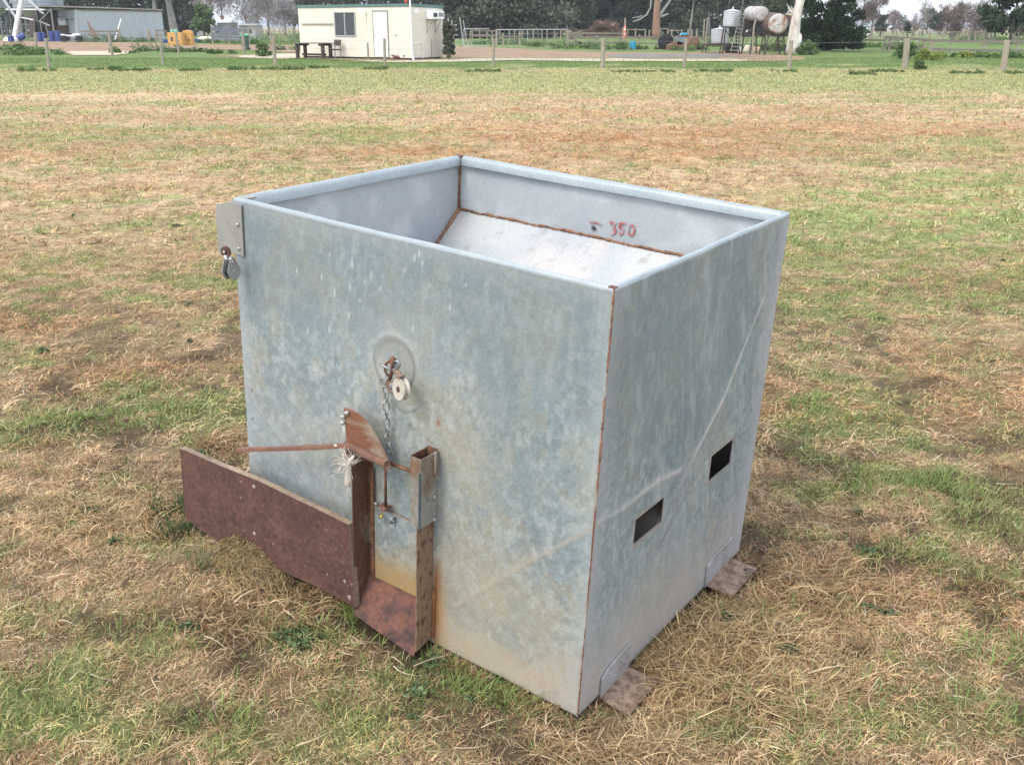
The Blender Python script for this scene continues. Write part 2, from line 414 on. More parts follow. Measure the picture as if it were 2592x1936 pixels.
def scatter(n, y0, y1, margin):
    # uniform on the ground inside the wedge the camera can see, with a margin for a step aside
    yy = []
    while len(yy) < n:
        t = RNG.uniform(y0, y1, n); wgt = (0.56 * t + margin) / (0.56 * y1 + margin)
        yy += list(t[RNG.random(n) < wgt])
    y = np.array(yy[:n]); x = RNG.uniform(-1, 1, n) * (0.56 * y + margin)
    k = free_of_bin(x, y)
    return x[k], y[k]

def straw_cols(x, y):
    g, b, t, s, lush, band = masks(x, y); n = len(x)
    pal = np.array([(0.66, 0.475, 0.285), (0.56, 0.365, 0.205), (0.38, 0.235, 0.128), (0.76, 0.61, 0.43), (0.21, 0.13, 0.075), (0.49, 0.41, 0.215)])
    c = pal[RNG.choice(6, n, p=[0.26, 0.27, 0.19, 0.09, 0.09, 0.10])]
    c = lerp(c, c * np.array((0.92, 0.70, 0.53)), b * 0.8)
    c = lerp(c, c * 1.2, t * 0.5)
    c = lerp(c, c * np.array((0.55, 0.52, 0.50)), s)
    c = lerp(c, c * np.array((0.78, 0.98, 0.66)), g * 0.8); c = lerp(c, c * np.array((0.80, 0.86, 0.78)), band)
    return c * RNG.uniform(0.7, 1.25, (n, 1)) * (0.50 + 1.0 * fbm(x * 12, y * 12 + 5, 3))[:, None]
def green_cols(x, y):
    g, b, t, s, lush, band = masks(x, y); n = len(x)
    pal = np.array([(0.262, 0.318, 0.105), (0.345, 0.385, 0.150), (0.190, 0.250, 0.080), (0.47, 0.46, 0.23), (0.25, 0.285, 0.13)])
    c = pal[RNG.choice(5, n, p=[0.28, 0.26, 0.17, 0.19, 0.10])]
    c = lerp(c, c * np.array((1.08, 1.08, 1.12)), band * (1 - lush))
    c = lerp(c, np.array((0.10, 0.19, 0.045)) + 0 * c, lush * 0.7)
    return c * RNG.uniform(0.75, 1.2, (n, 1))

def layer(parts, kind, n, y0, y1, margin, Lr, wr, seg):
    x, y = scatter(n, y0, y1, margin)
    if y1 < 18:
        m_ = len(x); nc = max(10, m_ // 30); pick = RNG.random(m_) < 0.72; cid = RNG.integers(0, nc, m_); cxy = np.c_[x[:nc], y[:nc]]; sg = 0.006 + 0.0045 * y
        x = np.where(pick, cxy[cid, 0] + RNG.normal(0, 1, m_) * sg, x); y = np.where(pick, cxy[cid, 1] + RNG.normal(0, 1, m_) * sg, y); k = free_of_bin(x, y); x, y = x[k], y[k]
    g, b, t, s, lush, band = masks(x, y)
    if kind == 'straw':
        # combed into wads: direction follows a slow field
        keep = RNG.random(len(x)) < (1 - 0.55 * g) * (1 - 0.75 * s)
        x, y = x[keep], y[keep]; n = len(x)
        az = fbm(x * 9 + 40, y * 9, 3) * 24 + RNG.normal(0, 1.3, n)
        e0 = np.abs(RNG.normal(0, rad(26), n)); e1 = e0 - RNG.uniform(rad(0), rad(70), n)
        col = straw_cols(x, y); curl = RNG.normal(0, 1.25, n)
        zo = RNG.uniform(0, 0.014, n)
    else:
        # green shoots come in tufts
        clump = fbm(x * 11, y * 11, 2)
        keep = RNG.random(len(x)) < np.clip(g * 1.1 * (0.35 + 1.5 * sstep(0.4, 0.65, clump)) + 0.05, 0, 1)
        x, y = x[keep], y[keep]; n = len(x)
        az = RNG.uniform(0, 6.28, n); e0 = RNG.uniform(rad(35), rad(85), n); e1 = e0 - RNG.uniform(rad(10), rad(70), n)
        col = green_cols(x, y); curl = RNG.normal(0, 0.4, n)
        zo = 0.0
    L = RNG.uniform(Lr[0], Lr[1], n) * RNG.uniform(0.5, 1.2, n); wd = RNG.uniform(wr[0], wr[1], n)
    parts.append(blade_mesh(x, y, L, wd, az, e0, e1, curl, col, seg, zo))

def merge(name, parts, material='blade'):
    V = np.concatenate([p[0] for p in parts]); o = 0; Fs = []
    for p in parts: Fs.append(p[1] + o); o += len(p[0])
    return mesh_np(name, V, np.concatenate(Fs), material, np.concatenate([p[2] for p in parts]))

sp_, gp_ = [], []
layer(sp_, 'straw', 270000, 1.35, 3.6, 0.55, (0.018, 0.052), (0.0012, 0.0028), 3)
layer(sp_, 'straw', 220000, 3.6, 7.5, 0.8, (0.025, 0.065), (0.0024, 0.0048), 3)
layer(sp_, 'straw', 120000, 7.5, 17.0, 1.0, (0.05, 0.10), (0.006, 0.012), 2)
layer(sp_, 'straw', 80000, 17.0, 41.0, 1.0, (0.07, 0.13), (0.014, 0.026), 2)
layer(gp_, 'green', 170000, 1.35, 3.6, 0.55, (0.018, 0.042), (0.0014, 0.0028), 3)
layer(gp_, 'green', 170000, 3.6, 7.5, 0.8, (0.022, 0.05), (0.0024, 0.0048), 3)
layer(gp_, 'green', 120000, 7.5, 17.0, 1.0, (0.035, 0.07), (0.006, 0.012), 2)
layer(gp_, 'green', 150000, 17.0, 56.0, 1.0, (0.05, 0.10), (0.014, 0.028), 2)
# long pale stalks lying loose on top
x, y = scatter(2600, 1.4, 7.0, 0.6); n = len(x)
sp_.append(blade_mesh(x, y, RNG.uniform(0.04, 0.11, n), RNG.uniform(0.002, 0.0042, n), RNG.uniform(0, 6.28, n), RNG.uniform(0.02, 0.5, n), RNG.uniform(-0.5, 0.05, n),
                      RNG.normal(0, 0.8, n), np.array((0.62, 0.50, 0.34)) * RNG.uniform(0.7, 1.1, (n, 1)), 4, RNG.uniform(0.008, 0.022, n)))
# thick golden straw heaped beside the right wall
def heap(px, py, rx, ry, n, zh=0.03, colr=(0.50, 0.36, 0.18)):
    g0 = G(px * KD, py * KD); a = RNG.uniform(0, 6.28, n); r = np.sqrt(RNG.random(n))
    x = g0.x + np.cos(a) * r * rx; y = g0.y + np.sin(a) * r * ry; k = free_of_bin(x, y); x, y, r = x[k], y[k], r[k]; n = len(x)
    sp_.append(blade_mesh(x, y, RNG.uniform(0.05, 0.14, n), RNG.uniform(0.002, 0.0042, n), RNG.uniform(0, 6.28, n), RNG.uniform(-0.1, 0.8, n), RNG.uniform(-0.9, 0.1, n),
                          RNG.normal(0, 1.5, n), np.array([colr, (0.66, 0.50, 0.29), (0.36, 0.23, 0.12), (0.22, 0.135, 0.075)])[RNG.choice(4, n, p=[.35, .3, .22, .13])] * RNG.uniform(0.6, 1.25, (n, 1)), 4, RNG.uniform(0, 1, n) * zh * (1 - r ** 2)))
heap(1560, 1370, 0.28, 0.16, 2600); heap(1500, 1440, 0.22, 0.12, 1800); heap(1620, 1500, 0.3, 0.12, 1500, 0.02)
heap(1760, 1280, 0.3, 0.2, 1300, 0.02, (0.42, 0.28, 0.14)); heap(560, 1340, 0.25, 0.1, 1000, 0.02, (0.36, 0.24, 0.13)); heap(700, 1300, 0.12, 0.08, 600, 0.02, (0.3, 0.2, 0.1))
heap(505, 960, 0.14, 0.12, 900, 0.05, (0.36, 0.25, 0.13)); heap(1320, 1610, 0.2, 0.06, 700, 0.02, (0.4, 0.28, 0.16)); heap(200, 1130, 0.3, 0.2, 900, 0.02)
def tuft(px, py, r0, n, L=(0.03, 0.065), cr=(0.225, 0.305, 0.095)):
    g0 = G(px * KD, py * KD); a = RNG.uniform(0, 6.28, n); n = int(n * .6); a = a[:n]; r = np.abs(RNG.normal(0, 0.8, n)) * r0
    cx_ = RNG.integers(0, 7, n); ox = RNG.normal(0, r0 * .9, 7)[cx_]; oy = RNG.normal(0, r0 * .6, 7)[cx_]; x = g0.x + ox + np.cos(a) * r * .6; y = g0.y + oy + np.sin(a) * r * .6; k = free_of_bin(x, y); x, y, a = x[k], y[k], a[k]; n = len(x)
    gp_.append(blade_mesh(x, y, RNG.uniform(*L, n), RNG.uniform(0.002, 0.0042, n), a, RNG.uniform(0.7, 1.45, n), RNG.uniform(0.0, 1.1, n), RNG.normal(0, 0.4, n),
                          np.array(cr) * RNG.uniform(0.6, 1.35, (n, 1)), 4))
for t in [(370,885,.12,500),(290,840,.1,300),(50,925,.14,500),(240,900,.1,300),(1110,1500,.07,350),(790,1370,.08,300),(900,1440,.08,200),(60,1545,.12,300),(1990,1050,.13,500),
          (2040,1070,.1,250),(1770,890,.1,300),(1700,870,.1,200),(1740,1580,.14,450),(560,1600,.15,400),(340,1390,.08,160),(620,1370,.07,160),(430,1150,.08,420,(.05,.1),(.06,.10,.035)),
          (400,1100,.05,260,(.05,.1),(.05,.09,.03)),(450,1250,.07,200,(.04,.09),(.2,.22,.1)),(1000,1480,.08,200),(640,1385,.06,200,(.02,.05),(.05,.085,.045)),(2190,1560,.1,200),(1690,1340,.06,120),(1960,1200,.08,120),
          (600,870,.02,10),(1570,1330,.05,80),(770,1350,.04,150),(2170,1410,.08,200),(1840,1060,.08,120),(1650,1510,.07,120)]:
    tuft(*t)
# blades standing against the bin's bottom edge
def edge(n, lst, L, palr):
    t = RNG.random(n); right = RNG.random(n) < .45; d = np.abs(RNG.normal(0, .018, n)) + .003
    lx_ = np.where(right, BW + d, .70 + t * (BW - .68)); ly_ = np.where(right, t * BD, -d)
    left = RNG.random(n) < .3; lx_ = np.where(left & ~right, -.2 + t * .66, lx_); ly_ = np.where(left & ~right, -.078 - d, ly_)
    x = BP.x + BR[0][0] * lx_ + BR[0][1] * ly_; y = BP.y + BR[1][0] * lx_ + BR[1][1] * ly_; k = free_of_bin(x, y); x, y = x[k], y[k]; m_ = len(x)
    pal = np.array(palr); lst.append(blade_mesh(x, y, RNG.uniform(*L, m_), RNG.uniform(.0014, .003, m_), RNG.uniform(0, 6.28, m_), RNG.uniform(.3, 1.4, m_), RNG.uniform(-.6, .8, m_), RNG.normal(0, .8, m_), pal[RNG.integers(0, len(pal), m_)] * RNG.uniform(.6, 1.2, (m_, 1)), 3))
edge(3600, sp_, (.02, .055), [(0.62, 0.45, 0.26), (0.42, 0.27, 0.15), (0.26, 0.16, 0.09)])
edge(1300, gp_, (.02, .05), [(0.25, 0.28, 0.11), (0.19, 0.24, 0.08)])
tag(merge('dry_grass', sp_), 'matted dry straw coloured grass over the paddock', kind='stuff')
tag(merge('green_grass', gp_), 'short green grass shoots through the dry turf', kind='stuff')
# ================================================================== THE BIN
def lpoly(pts, ax, val): return [LP(x, y, ax, val) for x, y in pts]
bin_ = thing('feed_bin', 'open square galvanised steel bin with rusty chute, tilted on the grass', 'metal bin', BP, R=BR)
def bpart(name, label=None, parent=None):
    return label
BASE = dict(blue=np.array((0.275, 0.334, 0.350)), dark=np.array((0.200, 0.252, 0.268)), warm=np.array((0.385, 0.375, 0.298)), pale=np.array((0.395, 0.440, 0.445)))
def segd(px, py, a, b):     # distance to a segment and position along it
    ax_, ay_ = a; bx, by = b; dx, dy = bx - ax_, by - ay_
    t = np.clip(((px - ax_) * dx + (py - ay_) * dy) / (dx * dx + dy * dy), 0, 1)
    return np.hypot(px - ax_ - t * dx, py - ay_ - t * dy), t
def smear(c, colr, k): return lerp(c, np.array(colr) + 0 * c, np.clip(k, 0, 1))
def zinc(a, z, seed, warmth=1.0):
    n1 = fbm(a * 4.2 + seed, z * 3.4 + seed, 6, 0.68); n2 = fbm(a * 6 + seed * 2, z * 4.2, 6, 0.66); n3 = fbm(a * 70 + seed, z * 50, 3); n4 = fbm(a * 30, z * 24 + seed, 4, 0.7)
    n5 = fbm(a * 190 + seed, z * 180, 2); n6 = fbm(a * 1.3 + seed, z * 1.1 + 4, 2)
    c = np.zeros(a.shape + (3,)) + BASE['blue']
    c = smear(c, BASE['dark'], 0.78 * sstep(0.45, 0.62, 0.6 * n1 + 0.4 * n4))
    c = smear(c, BASE['warm'], 0.75 * warmth * sstep(0.45, 0.62, n2 * 0.7 + n4 * 0.3))
    c = smear(c, BASE['pale'], 0.60 * sstep(0.48, 0.66, n4 * .5 + n3 * .5))
    spk = fbm(a * 320 + seed, z * 300, 1)
    return c * (1 + 0.34 * (n3 - 0.5) + 0.42 * (n5 - 0.5) + 0.16 * (n6 - .5) + 0.16 * (spk - .5))[..., None]

bolt0 = LP(850, 780, 1, 0.0)
def front_face(a, z):
    c = zinc(a, z, 3.0)
    h = np.zeros_like(a)
    big = fbm(a * 2.4 + 1, z * 2.4 + 6, 4)
    c = smear(c, BASE['dark'] * 0.95, .55 * sstep(.72, .95, z + .35 * (big - .5)) + .35 * np.exp(-(((a - .95) / .2) ** 2 + ((z - .62) / .22) ** 2)) * (.4 + big))
    c = smear(c, (0.43, 0.445, 0.43), .45 * np.exp(-(((a - .22) / .22) ** 2 + ((z - .42) / .25) ** 2)) + .4 * np.exp(-(((a - .58) / .13) ** 2 + ((z - .84) / .10) ** 2)))
    c = smear(c, (0.45, 0.40, 0.29), .55 * np.exp(-(((a - .92) / .2) ** 2 + ((z - .22) / .13) ** 2)) * (.3 + big) + .35 * np.exp(-(((a - .80) / .12) ** 2 + ((z - .62) / .2) ** 2)) * (.2 + big))
    # dirt splashed up from the ground, paler rims
    c = smear(c, (0.50, 0.43, 0.33), 0.85 * (1 - sstep(0.0, 0.20, z + 0.12 * (fbm(a * 6, z * 6) - .5) * 2)) * (0.4 + fbm(a * 9, z * 9)))
    c = smear(c, BASE['pale'] * 1.05, 0.55 * (1 - sstep(0.0, 0.05, a)) + 0.45 * sstep(BW - 0.06, BW, a))
    c = smear(c, (0.42, 0.435, 0.44), 0.3 * sstep(1.04, 1.10, z)); c = smear(c, (0.34, 0.22, 0.14), 0.45 * sstep(BW - 0.012, BW, a) * sstep(.42, .6, fbm(a * 30, z * 12, 3))); c = smear(c, BASE['pale'] * 1.12, .2 * sstep(.60, .74, fbm(a * 60, z * 9 + 3, 3)) * sstep(.5, .9, z))
    # seams showing through from the hopper inside
    for (p, q, wd, k) in (((980,1310),(1120,1225),.006,.7),((1120,1225),(1280,1140),.006,.75),((1050,1270),(1150,1200),.012,.35),((1150,1200),(1280,1120),.02,.2),
                          ((555,880),(610,950),.0035,.6),((610,950),(650,1030),.004,.7),((650,1030),(690,1090),.004,.6),((590,890),(700,1060),.012,-.4)):
        P, Q = LP(*p, 1, 0), LP(*q, 1, 0)
        d, t = segd(a, z, (P.x, P.z), (Q.x, Q.z)); e = np.exp(-(d / wd) ** 2)
        c = smear(c, (0.46, 0.42, 0.345) if k > 0 else (0.25, 0.24, 0.24), .75 * abs(k) * e * (0.5 + 0.8 * fbm(a * 40, z * 40, 2)))
        h = h + (0.0008 if k > 0 else -0.0006) * np.exp(-(d / (wd * 1.6)) ** 2)
    # drawn scratch arcs and the pressed-in ring round the shackle bolt
    bx, bz = bolt0.x, bolt0.z
    r = np.hypot(a - bx - 0.004, (z - bz + 0.004) * 0.93)
    h = h - 0.010 * np.exp(-(r / 0.045) ** 2) + 0.0035 * np.exp(-((r - 0.064) / 0.010) ** 2)
    th = np.arctan2(z - bz, a - bx)
    arc = np.exp(-((r - 0.066) / 0.0045) ** 2) * (0.35 + 0.65 * sstep(-0.2, 0.6, np.cos(th + 0.35)) + 0.4 * sstep(0.4, 0.9, -np.cos(th - 0.5)))
    c = smear(c, (0.13, 0.135, 0.14), 0.85 * arc)
    c = smear(c, (0.44, 0.43, 0.39), 0.4 * np.exp(-((r - 0.05) / 0.02) ** 2))
    for (px, py, rr, k, t0) in ((873,850,.050,.45,-1.6),(873,838,.062,.35,-1.3),(868,880,.03,.3,-1.6),(860,825,.045,.4,-2.5)):
        P = LP(px, py, 1, 0); r2 = np.hypot(a - P.x, z - P.z); t2 = np.arctan2(z - P.z, a - P.x)
        c = smear(c, (0.17, 0.175, 0.18), k * np.exp(-((r2 - rr) / 0.004) ** 2) * sstep(0.2, 0.9, np.cos(t2 - t0)))
    for (px, py, rx, rz, k, cc) in ((1095 / 1, 0, 1, 1, 0, (0, 0, 0)), (948,914,.006,.010,.8,(0.36,0.12,0.08)), (886,918,.010,.007,.6,(0.12,0.13,0.13)), (893,926,.006,.005,.6,(0.12,0.13,0.13)),
                                    (925,950,.006,.006,.5,(0.16,0.17,0.16)),(935,958,.005,.005,.5,(0.16,0.17,0.16)),(950,973,.006,.005,.5,(0.42,0.2,0.1)),(748,1400,.004,.004,0,(0,0,0)),
                                    (1010,1400,.02,.010,.3,(0.5,0.3,0.2)),(1100,1420,.04,.02,.3,(0.50,0.36,0.26)),(1170,1470,.05,.03,.3,(0.55,0.40,0.30)),(544,843,.0035,.0035,1.,(.02,.02,.02)),(546,905,.0035,.0035,1.,(.02,.02,.02)),(518,645,.003,.003,.8,(.1,.1,.1))):
        if k:
            P = LP(px, py, 1, 0); c = smear(c, cc, k * np.exp(-(((a - P.x) / rx) ** 2 + ((z - P.z) / rz) ** 2) ** 1.5))
    # pale drip marks
    for (zx, zy, ln) in ((690,540,1),(808,590,1.3),(910,640,1.5),(718,740,1.6),(797,715,1),(955,710,1.1),(792,855,1.3),(650,660,.8),(1135,560,1),(1160,540,1),(1175,590,.8),(1085,620,.9),(875,680,.9),
                         (520,630,.8),(1125,930,1.2),(575,940,1.3),(610,1130,1.4),(690,940,1.1),(1215,700,1.),(395,930,.8),(850,780,.8),(1320,820,.9),(1400,700,.8)):
        P = LP((500 + zx / 2.065) / KD, (380 + zy / 2.065) / KD, 1, 0)
        wz = 0.0105 * ln; k = np.clip(1 - np.abs((z - P.z) / wz), 0, 1); ww = 0.0022 * (0.3 + np.clip((P.z - z) / wz + 0.6, 0, 1))
        c = smear(c, (0.62, 0.66, 0.64), 0.75 * k ** 0.4 * np.exp(-((a - P.x) / ww) ** 2) * (k > 0))
    # rust bleeding down beside the chute and at its foot
    rx = 0.712
    band = np.exp(-((a - rx - 0.012) / 0.013) ** 2) * (1 - sstep(0.20, 0.30, z)) * (0.45 + fbm(a * 70, z * 12, 3))
    c = smear(c, (0.30, 0.115, 0.04), 1.1 * band)
    c = smear(c, (0.52, 0.32, 0.13), 0.6 * np.exp(-((a - rx - 0.03) / 0.025) ** 2) * (1 - sstep(0.05, 0.32, z)) * fbm(a * 30, z * 8, 3) * 1.6)
    c = smear(c, (0.48, 0.40, 0.27), 0.5 * np.exp(-((a - 0.83) / 0.12) ** 2) * np.exp(-((z - 0.03) / 0.06) ** 2))
    c = smear(c, (0.20, 0.085, 0.05), 0.9 * np.exp(-((a - 0.472) / 0.008) ** 2) * (1 - sstep(0.3, 0.47, z)))
    # soft cast shadow painted into the colour right of the quadrant plate and the chute sleeve
    P = LP(800, 905, 1, 0); c = smear(c, (0.24, 0.25, 0.25), 0.45 * np.exp(-(((a - P.x) / .03) ** 2 + ((z - P.z) / .03) ** 2)))
    c = smear(c, (0.23, 0.23, 0.23), 0.5 * np.exp(-((a - 0.735) / 0.012) ** 2) * sstep(0.30, 0.40, z) * (1 - sstep(0.5, 0.6, z)))
    # gentle oil-canning of the sheet
    h = h + 0.004 * (fbm(a * 2.1 + 4, z * 1.9, 3) - 0.5) * np.minimum(1, np.minimum(a, BW - a) * 12) * np.minimum(1, (BH - z) * 12)
    return c, h
def right_face(a, z):
    c = zinc(a, z, 23.0, 0.75)
    h = np.zeros_like(a)
    big = fbm(a * 2.4 + 31, z * 2.4 + 6, 4)
    c = smear(c, BASE['dark'] * 0.95, .5 * sstep(.45, .8, z + .4 * (big - .5)) * (1 - sstep(.75, .95, a)))
    c = smear(c, (0.41, 0.40, 0.36), .4 * np.exp(-(((a - .35) / .2) ** 2 + ((z - .2) / .15) ** 2)))
    st = fbm((a * 1.0 + z * 0.22) * 22, (z - a * 0.3) * 5.0, 5, 0.66)
    c = smear(c, BASE['dark'] * 0.95, 0.40 * sstep(0.45, 0.70, st) * (0.4 + 0.6 * sstep(0.3, 0.7, z)))
    c = smear(c, BASE['pale'], 0.6 * sstep(0.55, 0.75, fbm((a + z * 0.25) * 22 + 9, z * 6, 5, .66)))
    c = smear(c, (0.45, 0.40, 0.36), 0.8 * (1 - sstep(0.0, 0.34, z + 0.3 * (fbm(a * 4, z * 4) - .5))) * (0.45 + fbm(a * 10 + 3, z * 7)))
    c = smear(c, (0.46, 0.46, 0.48), 0.6 * sstep(BD - 0.10, BD - 0.01, a) + 0.35 * (1 - sstep(0, 0.08, a)))
    c = smear(c, (0.40, 0.36, 0.34), 0.35 * (1 - sstep(0, 0.05, a)) * (1 - sstep(0.5, 0.9, z)))
    for (p, q, wd, k) in (((1650,645),(1600,770),.0038,.8),((1600,770),(1560,868),.0042,.95),((1560,868),(1530,925),.0042,1.),((1530,925),(1500,985),.0042,1.),((1500,985),(1478,1040),.003,.6),((1478,1040),(1462,1080),.003,.3),
                          ((1470,1015),(1420,1040),.006,.7),((1420,1040),(1345,1100),.006,.6),((1345,1100),(1290,1130),.005,.45),((1475,1050),(1440,1180),.03,-.18),((1520,900),(1465,1090),.016,-.2),((1575,900),(1420,1200),.008,-.12)):
        P, Q = LP(*p, 0, BW), LP(*q, 0, BW)
        d, t = segd(a, z, (P.y, P.z), (Q.y, Q.z)); e = np.exp(-(d / wd) ** 2)
        c = smear(c, (0.56, 0.55, 0.52) if k > 0 else (0.25, 0.235, 0.235), 0.75 * abs(k) * (e + .5 * np.exp(-(d / (wd * 2.6)) ** 2)) * (0.65 + 0.6 * fbm(a * 40, z * 40, 2)))
        h = h + (0.0014 if k > 0 else -0.0022) * np.exp(-(d / (abs(wd) * 1.6)) ** 2)
    c = smear(c, BASE['pale'] * 1.12, .12 * sstep(.58, .72, fbm((a + z * .2) * 55, z * 5 + 3, 3)) * sstep(.35, .8, z)); c = smear(c, (0.34, 0.23, 0.15), 0.45 * (1 - sstep(0, .012, a)) * sstep(.42, .6, fbm(a * 30, z * 12, 3)))
    for (y0, y1, z0, z1) in HOLES:      # rust bleeding round the cut holes
        d = np.maximum(np.maximum(y0 - a, a - y1), np.maximum(z0 - z, z - z1))
        c = smear(c, (0.46, 0.30, 0.22), 0.55 * np.exp(-(np.maximum(d, 0) / 0.008) ** 2) * (0.3 + fbm(a * 50, z * 50, 2)))
    h = h + 0.004 * (fbm(a * 1.6 + 14, z * 1.7, 3) - 0.5) * np.minimum(1, np.minimum(a, BD - a) * 12) * np.minimum(1, (BH - z) * 12)
    return c, h
def inner_face(seed, bright=1.0):
    def f(a, z):
        n1 = fbm(a * 2.6 + seed, z * 2.6, 4); n2 = fbm(a * 9 + seed, z * 9, 3); n3 = fbm(a * 120, z * 120 + seed, 2)
        c = np.zeros(a.shape + (3,)) + np.array((0.435, 0.458, 0.468))
        c = smear(c, (0.355, 0.39, 0.44), 0.75 * sstep(0.45, 0.65, n1)); c = smear(c, (0.58, 0.60, 0.61), 0.6 * sstep(0.5, 0.7, n2))
        return c * (bright * (1 + 0.12 * (n3 - 0.5)))[..., None], 0.003 * (n1 - 0.5)
    return f
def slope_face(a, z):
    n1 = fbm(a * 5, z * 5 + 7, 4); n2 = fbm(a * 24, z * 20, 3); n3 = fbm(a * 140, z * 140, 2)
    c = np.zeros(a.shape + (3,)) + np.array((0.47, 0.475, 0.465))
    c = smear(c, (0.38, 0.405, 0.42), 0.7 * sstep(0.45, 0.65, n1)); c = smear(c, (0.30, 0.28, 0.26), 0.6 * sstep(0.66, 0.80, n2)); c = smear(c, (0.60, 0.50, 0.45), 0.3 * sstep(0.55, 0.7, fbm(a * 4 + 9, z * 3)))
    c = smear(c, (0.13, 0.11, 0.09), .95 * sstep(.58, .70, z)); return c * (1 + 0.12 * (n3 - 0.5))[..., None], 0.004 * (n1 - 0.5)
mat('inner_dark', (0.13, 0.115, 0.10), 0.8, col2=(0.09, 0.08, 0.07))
HOLES = []
ha = [LP(1373,1118,0,BW), LP(1434,1080,0,BW), LP(1428,1135,0,BW), LP(1371,1169,0,BW)]
hb = [LP(1537,982,0,BW), LP(1580,955,0,BW), LP(1579,1003,0,BW), LP(1532,1034,0,BW)]
for hh in (ha, hb):
    ys = [p.y for p in hh]; zs = [p.z for p in hh]
    HOLES.append(((ys[0] + ys[3]) / 2, (ys[1] + ys[2]) / 2, (zs[2] + zs[3]) / 2, (zs[0] + zs[1]) / 2))
def panel(name, O, U, Wv, out, du, dv, fn, fin, holes=(), step=0.0045, label=None, th=0.0025):
    """sheet O + a*U + b*Wv, displaced along 'out'; an outer and an inner skin joined at the edges"""
    def axis(L, cuts):
        n = int(L / step); a = list(np.linspace(0, L, n + 1))
        for c_ in cuts:
            i = int(np.argmin(np.abs(np.array(a) - c_))); a[i] = c_
        return np.array(sorted(a))
    au = axis(du, [h[0] for h in holes] + [h[1] for h in holes]); av = axis(dv, [h[2] for h in holes] + [h[3] for h in holes])
    Aa, B = np.meshgrid(au, av); c, h = fn(Aa, B)
    O, U, Wv, out = map(np.array, (O, U, Wv, out)); O = O.astype(float)
    P = O + Aa[..., None] * U + B[..., None] * Wv + h[..., None] * out
    ci, hi = fin(Aa, B); Pi = P - out * th
    n, m = Aa.shape; I = np.arange(n * m).reshape(n, m)
    q = np.stack([I[:-1, :-1], I[:-1, 1:], I[1:, 1:], I[1:, :-1]], -1)
    mid_u = (au[:-1] + au[1:]) / 2; mid_v = (av[:-1] + av[1:]) / 2; MU, MV = np.meshgrid(mid_u, mid_v)
    keep = np.ones(MU.shape, bool)
    for (a0, a1, b0, b1) in holes: keep &= ~((MU > a0) & (MU < a1) & (MV > b0) & (MV < b1))
    q1 = q[keep]; q2 = q[keep][:, ::-1] + n * m
    E = np.concatenate([I[0], I[1:, -1], I[-1, ::-1][1:], I[::-1, 0][1:]])
    e = np.stack([E[:-1], E[:-1] + n * m, E[1:] + n * m, E[1:]], -1)
    V = np.concatenate([P.reshape(-1, 3), Pi.reshape(-1, 3)])
    flip = np.dot(np.cross(U, Wv), out) < 0
    Fq = np.concatenate([q1, q2, e]);  Fq = Fq[:, ::-1] if flip else Fq
    o = mesh_np(name, V, Fq, 'galv', np.concatenate([c.reshape(-1, 3), ci.reshape(-1, 3)]), attr='wear_and_shade', parent=bin_, smooth=False)
    for p in (o.data,): p.polygons.foreach_set('use_smooth', np.r_[np.ones(len(q1) + len(q2), bool), np.zeros(len(e), bool)])
    if label: o['label'] = label
    return o
panel('front_panel', (0, 0, 0), (1, 0, 0), (0, 0, 1), (0, -1, 0), BW, BH, front_face, inner_face(5))
panel('right_panel', (BW, 0, 0), (0, 1, 0), (0, 0, 1), (1, 0, 0), BD, BH, right_face, inner_face(15), HOLES)
panel('back_panel', (0, BD, 0), (1, 0, 0), (0, 0, 1), (0, 1, 0), BW, BH, lambda a, z: (zinc(a, z, 41.0), 0 * a), inner_face(25, 1.08), step=0.012)
panel('left_panel', (0, 0, 0), (0, 1, 0), (0, 0, 1), (-1, 0, 0), BD, BH, lambda a, z: (zinc(a, z, 51.0), 0 * a), inner_face(35), step=0.012)
# hopper floor sheets inside
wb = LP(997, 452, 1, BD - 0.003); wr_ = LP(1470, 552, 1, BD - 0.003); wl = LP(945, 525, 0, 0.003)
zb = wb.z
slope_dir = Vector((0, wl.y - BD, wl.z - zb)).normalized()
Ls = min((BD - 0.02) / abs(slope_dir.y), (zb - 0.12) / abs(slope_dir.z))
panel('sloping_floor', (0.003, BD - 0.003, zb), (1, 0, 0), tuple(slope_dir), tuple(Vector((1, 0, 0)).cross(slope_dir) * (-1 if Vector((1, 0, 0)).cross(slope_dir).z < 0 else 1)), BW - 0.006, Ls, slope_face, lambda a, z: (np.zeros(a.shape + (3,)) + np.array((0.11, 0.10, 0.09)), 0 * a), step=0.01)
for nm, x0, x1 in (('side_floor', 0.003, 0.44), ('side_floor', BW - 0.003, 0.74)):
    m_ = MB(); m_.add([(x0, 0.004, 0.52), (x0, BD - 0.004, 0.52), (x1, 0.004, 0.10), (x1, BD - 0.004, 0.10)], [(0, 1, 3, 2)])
    o = m_.build(nm, 'inner_dark', bin_); sm = o.modifiers.new('thickness', 'SOLIDIFY'); sm.thickness = 0.002
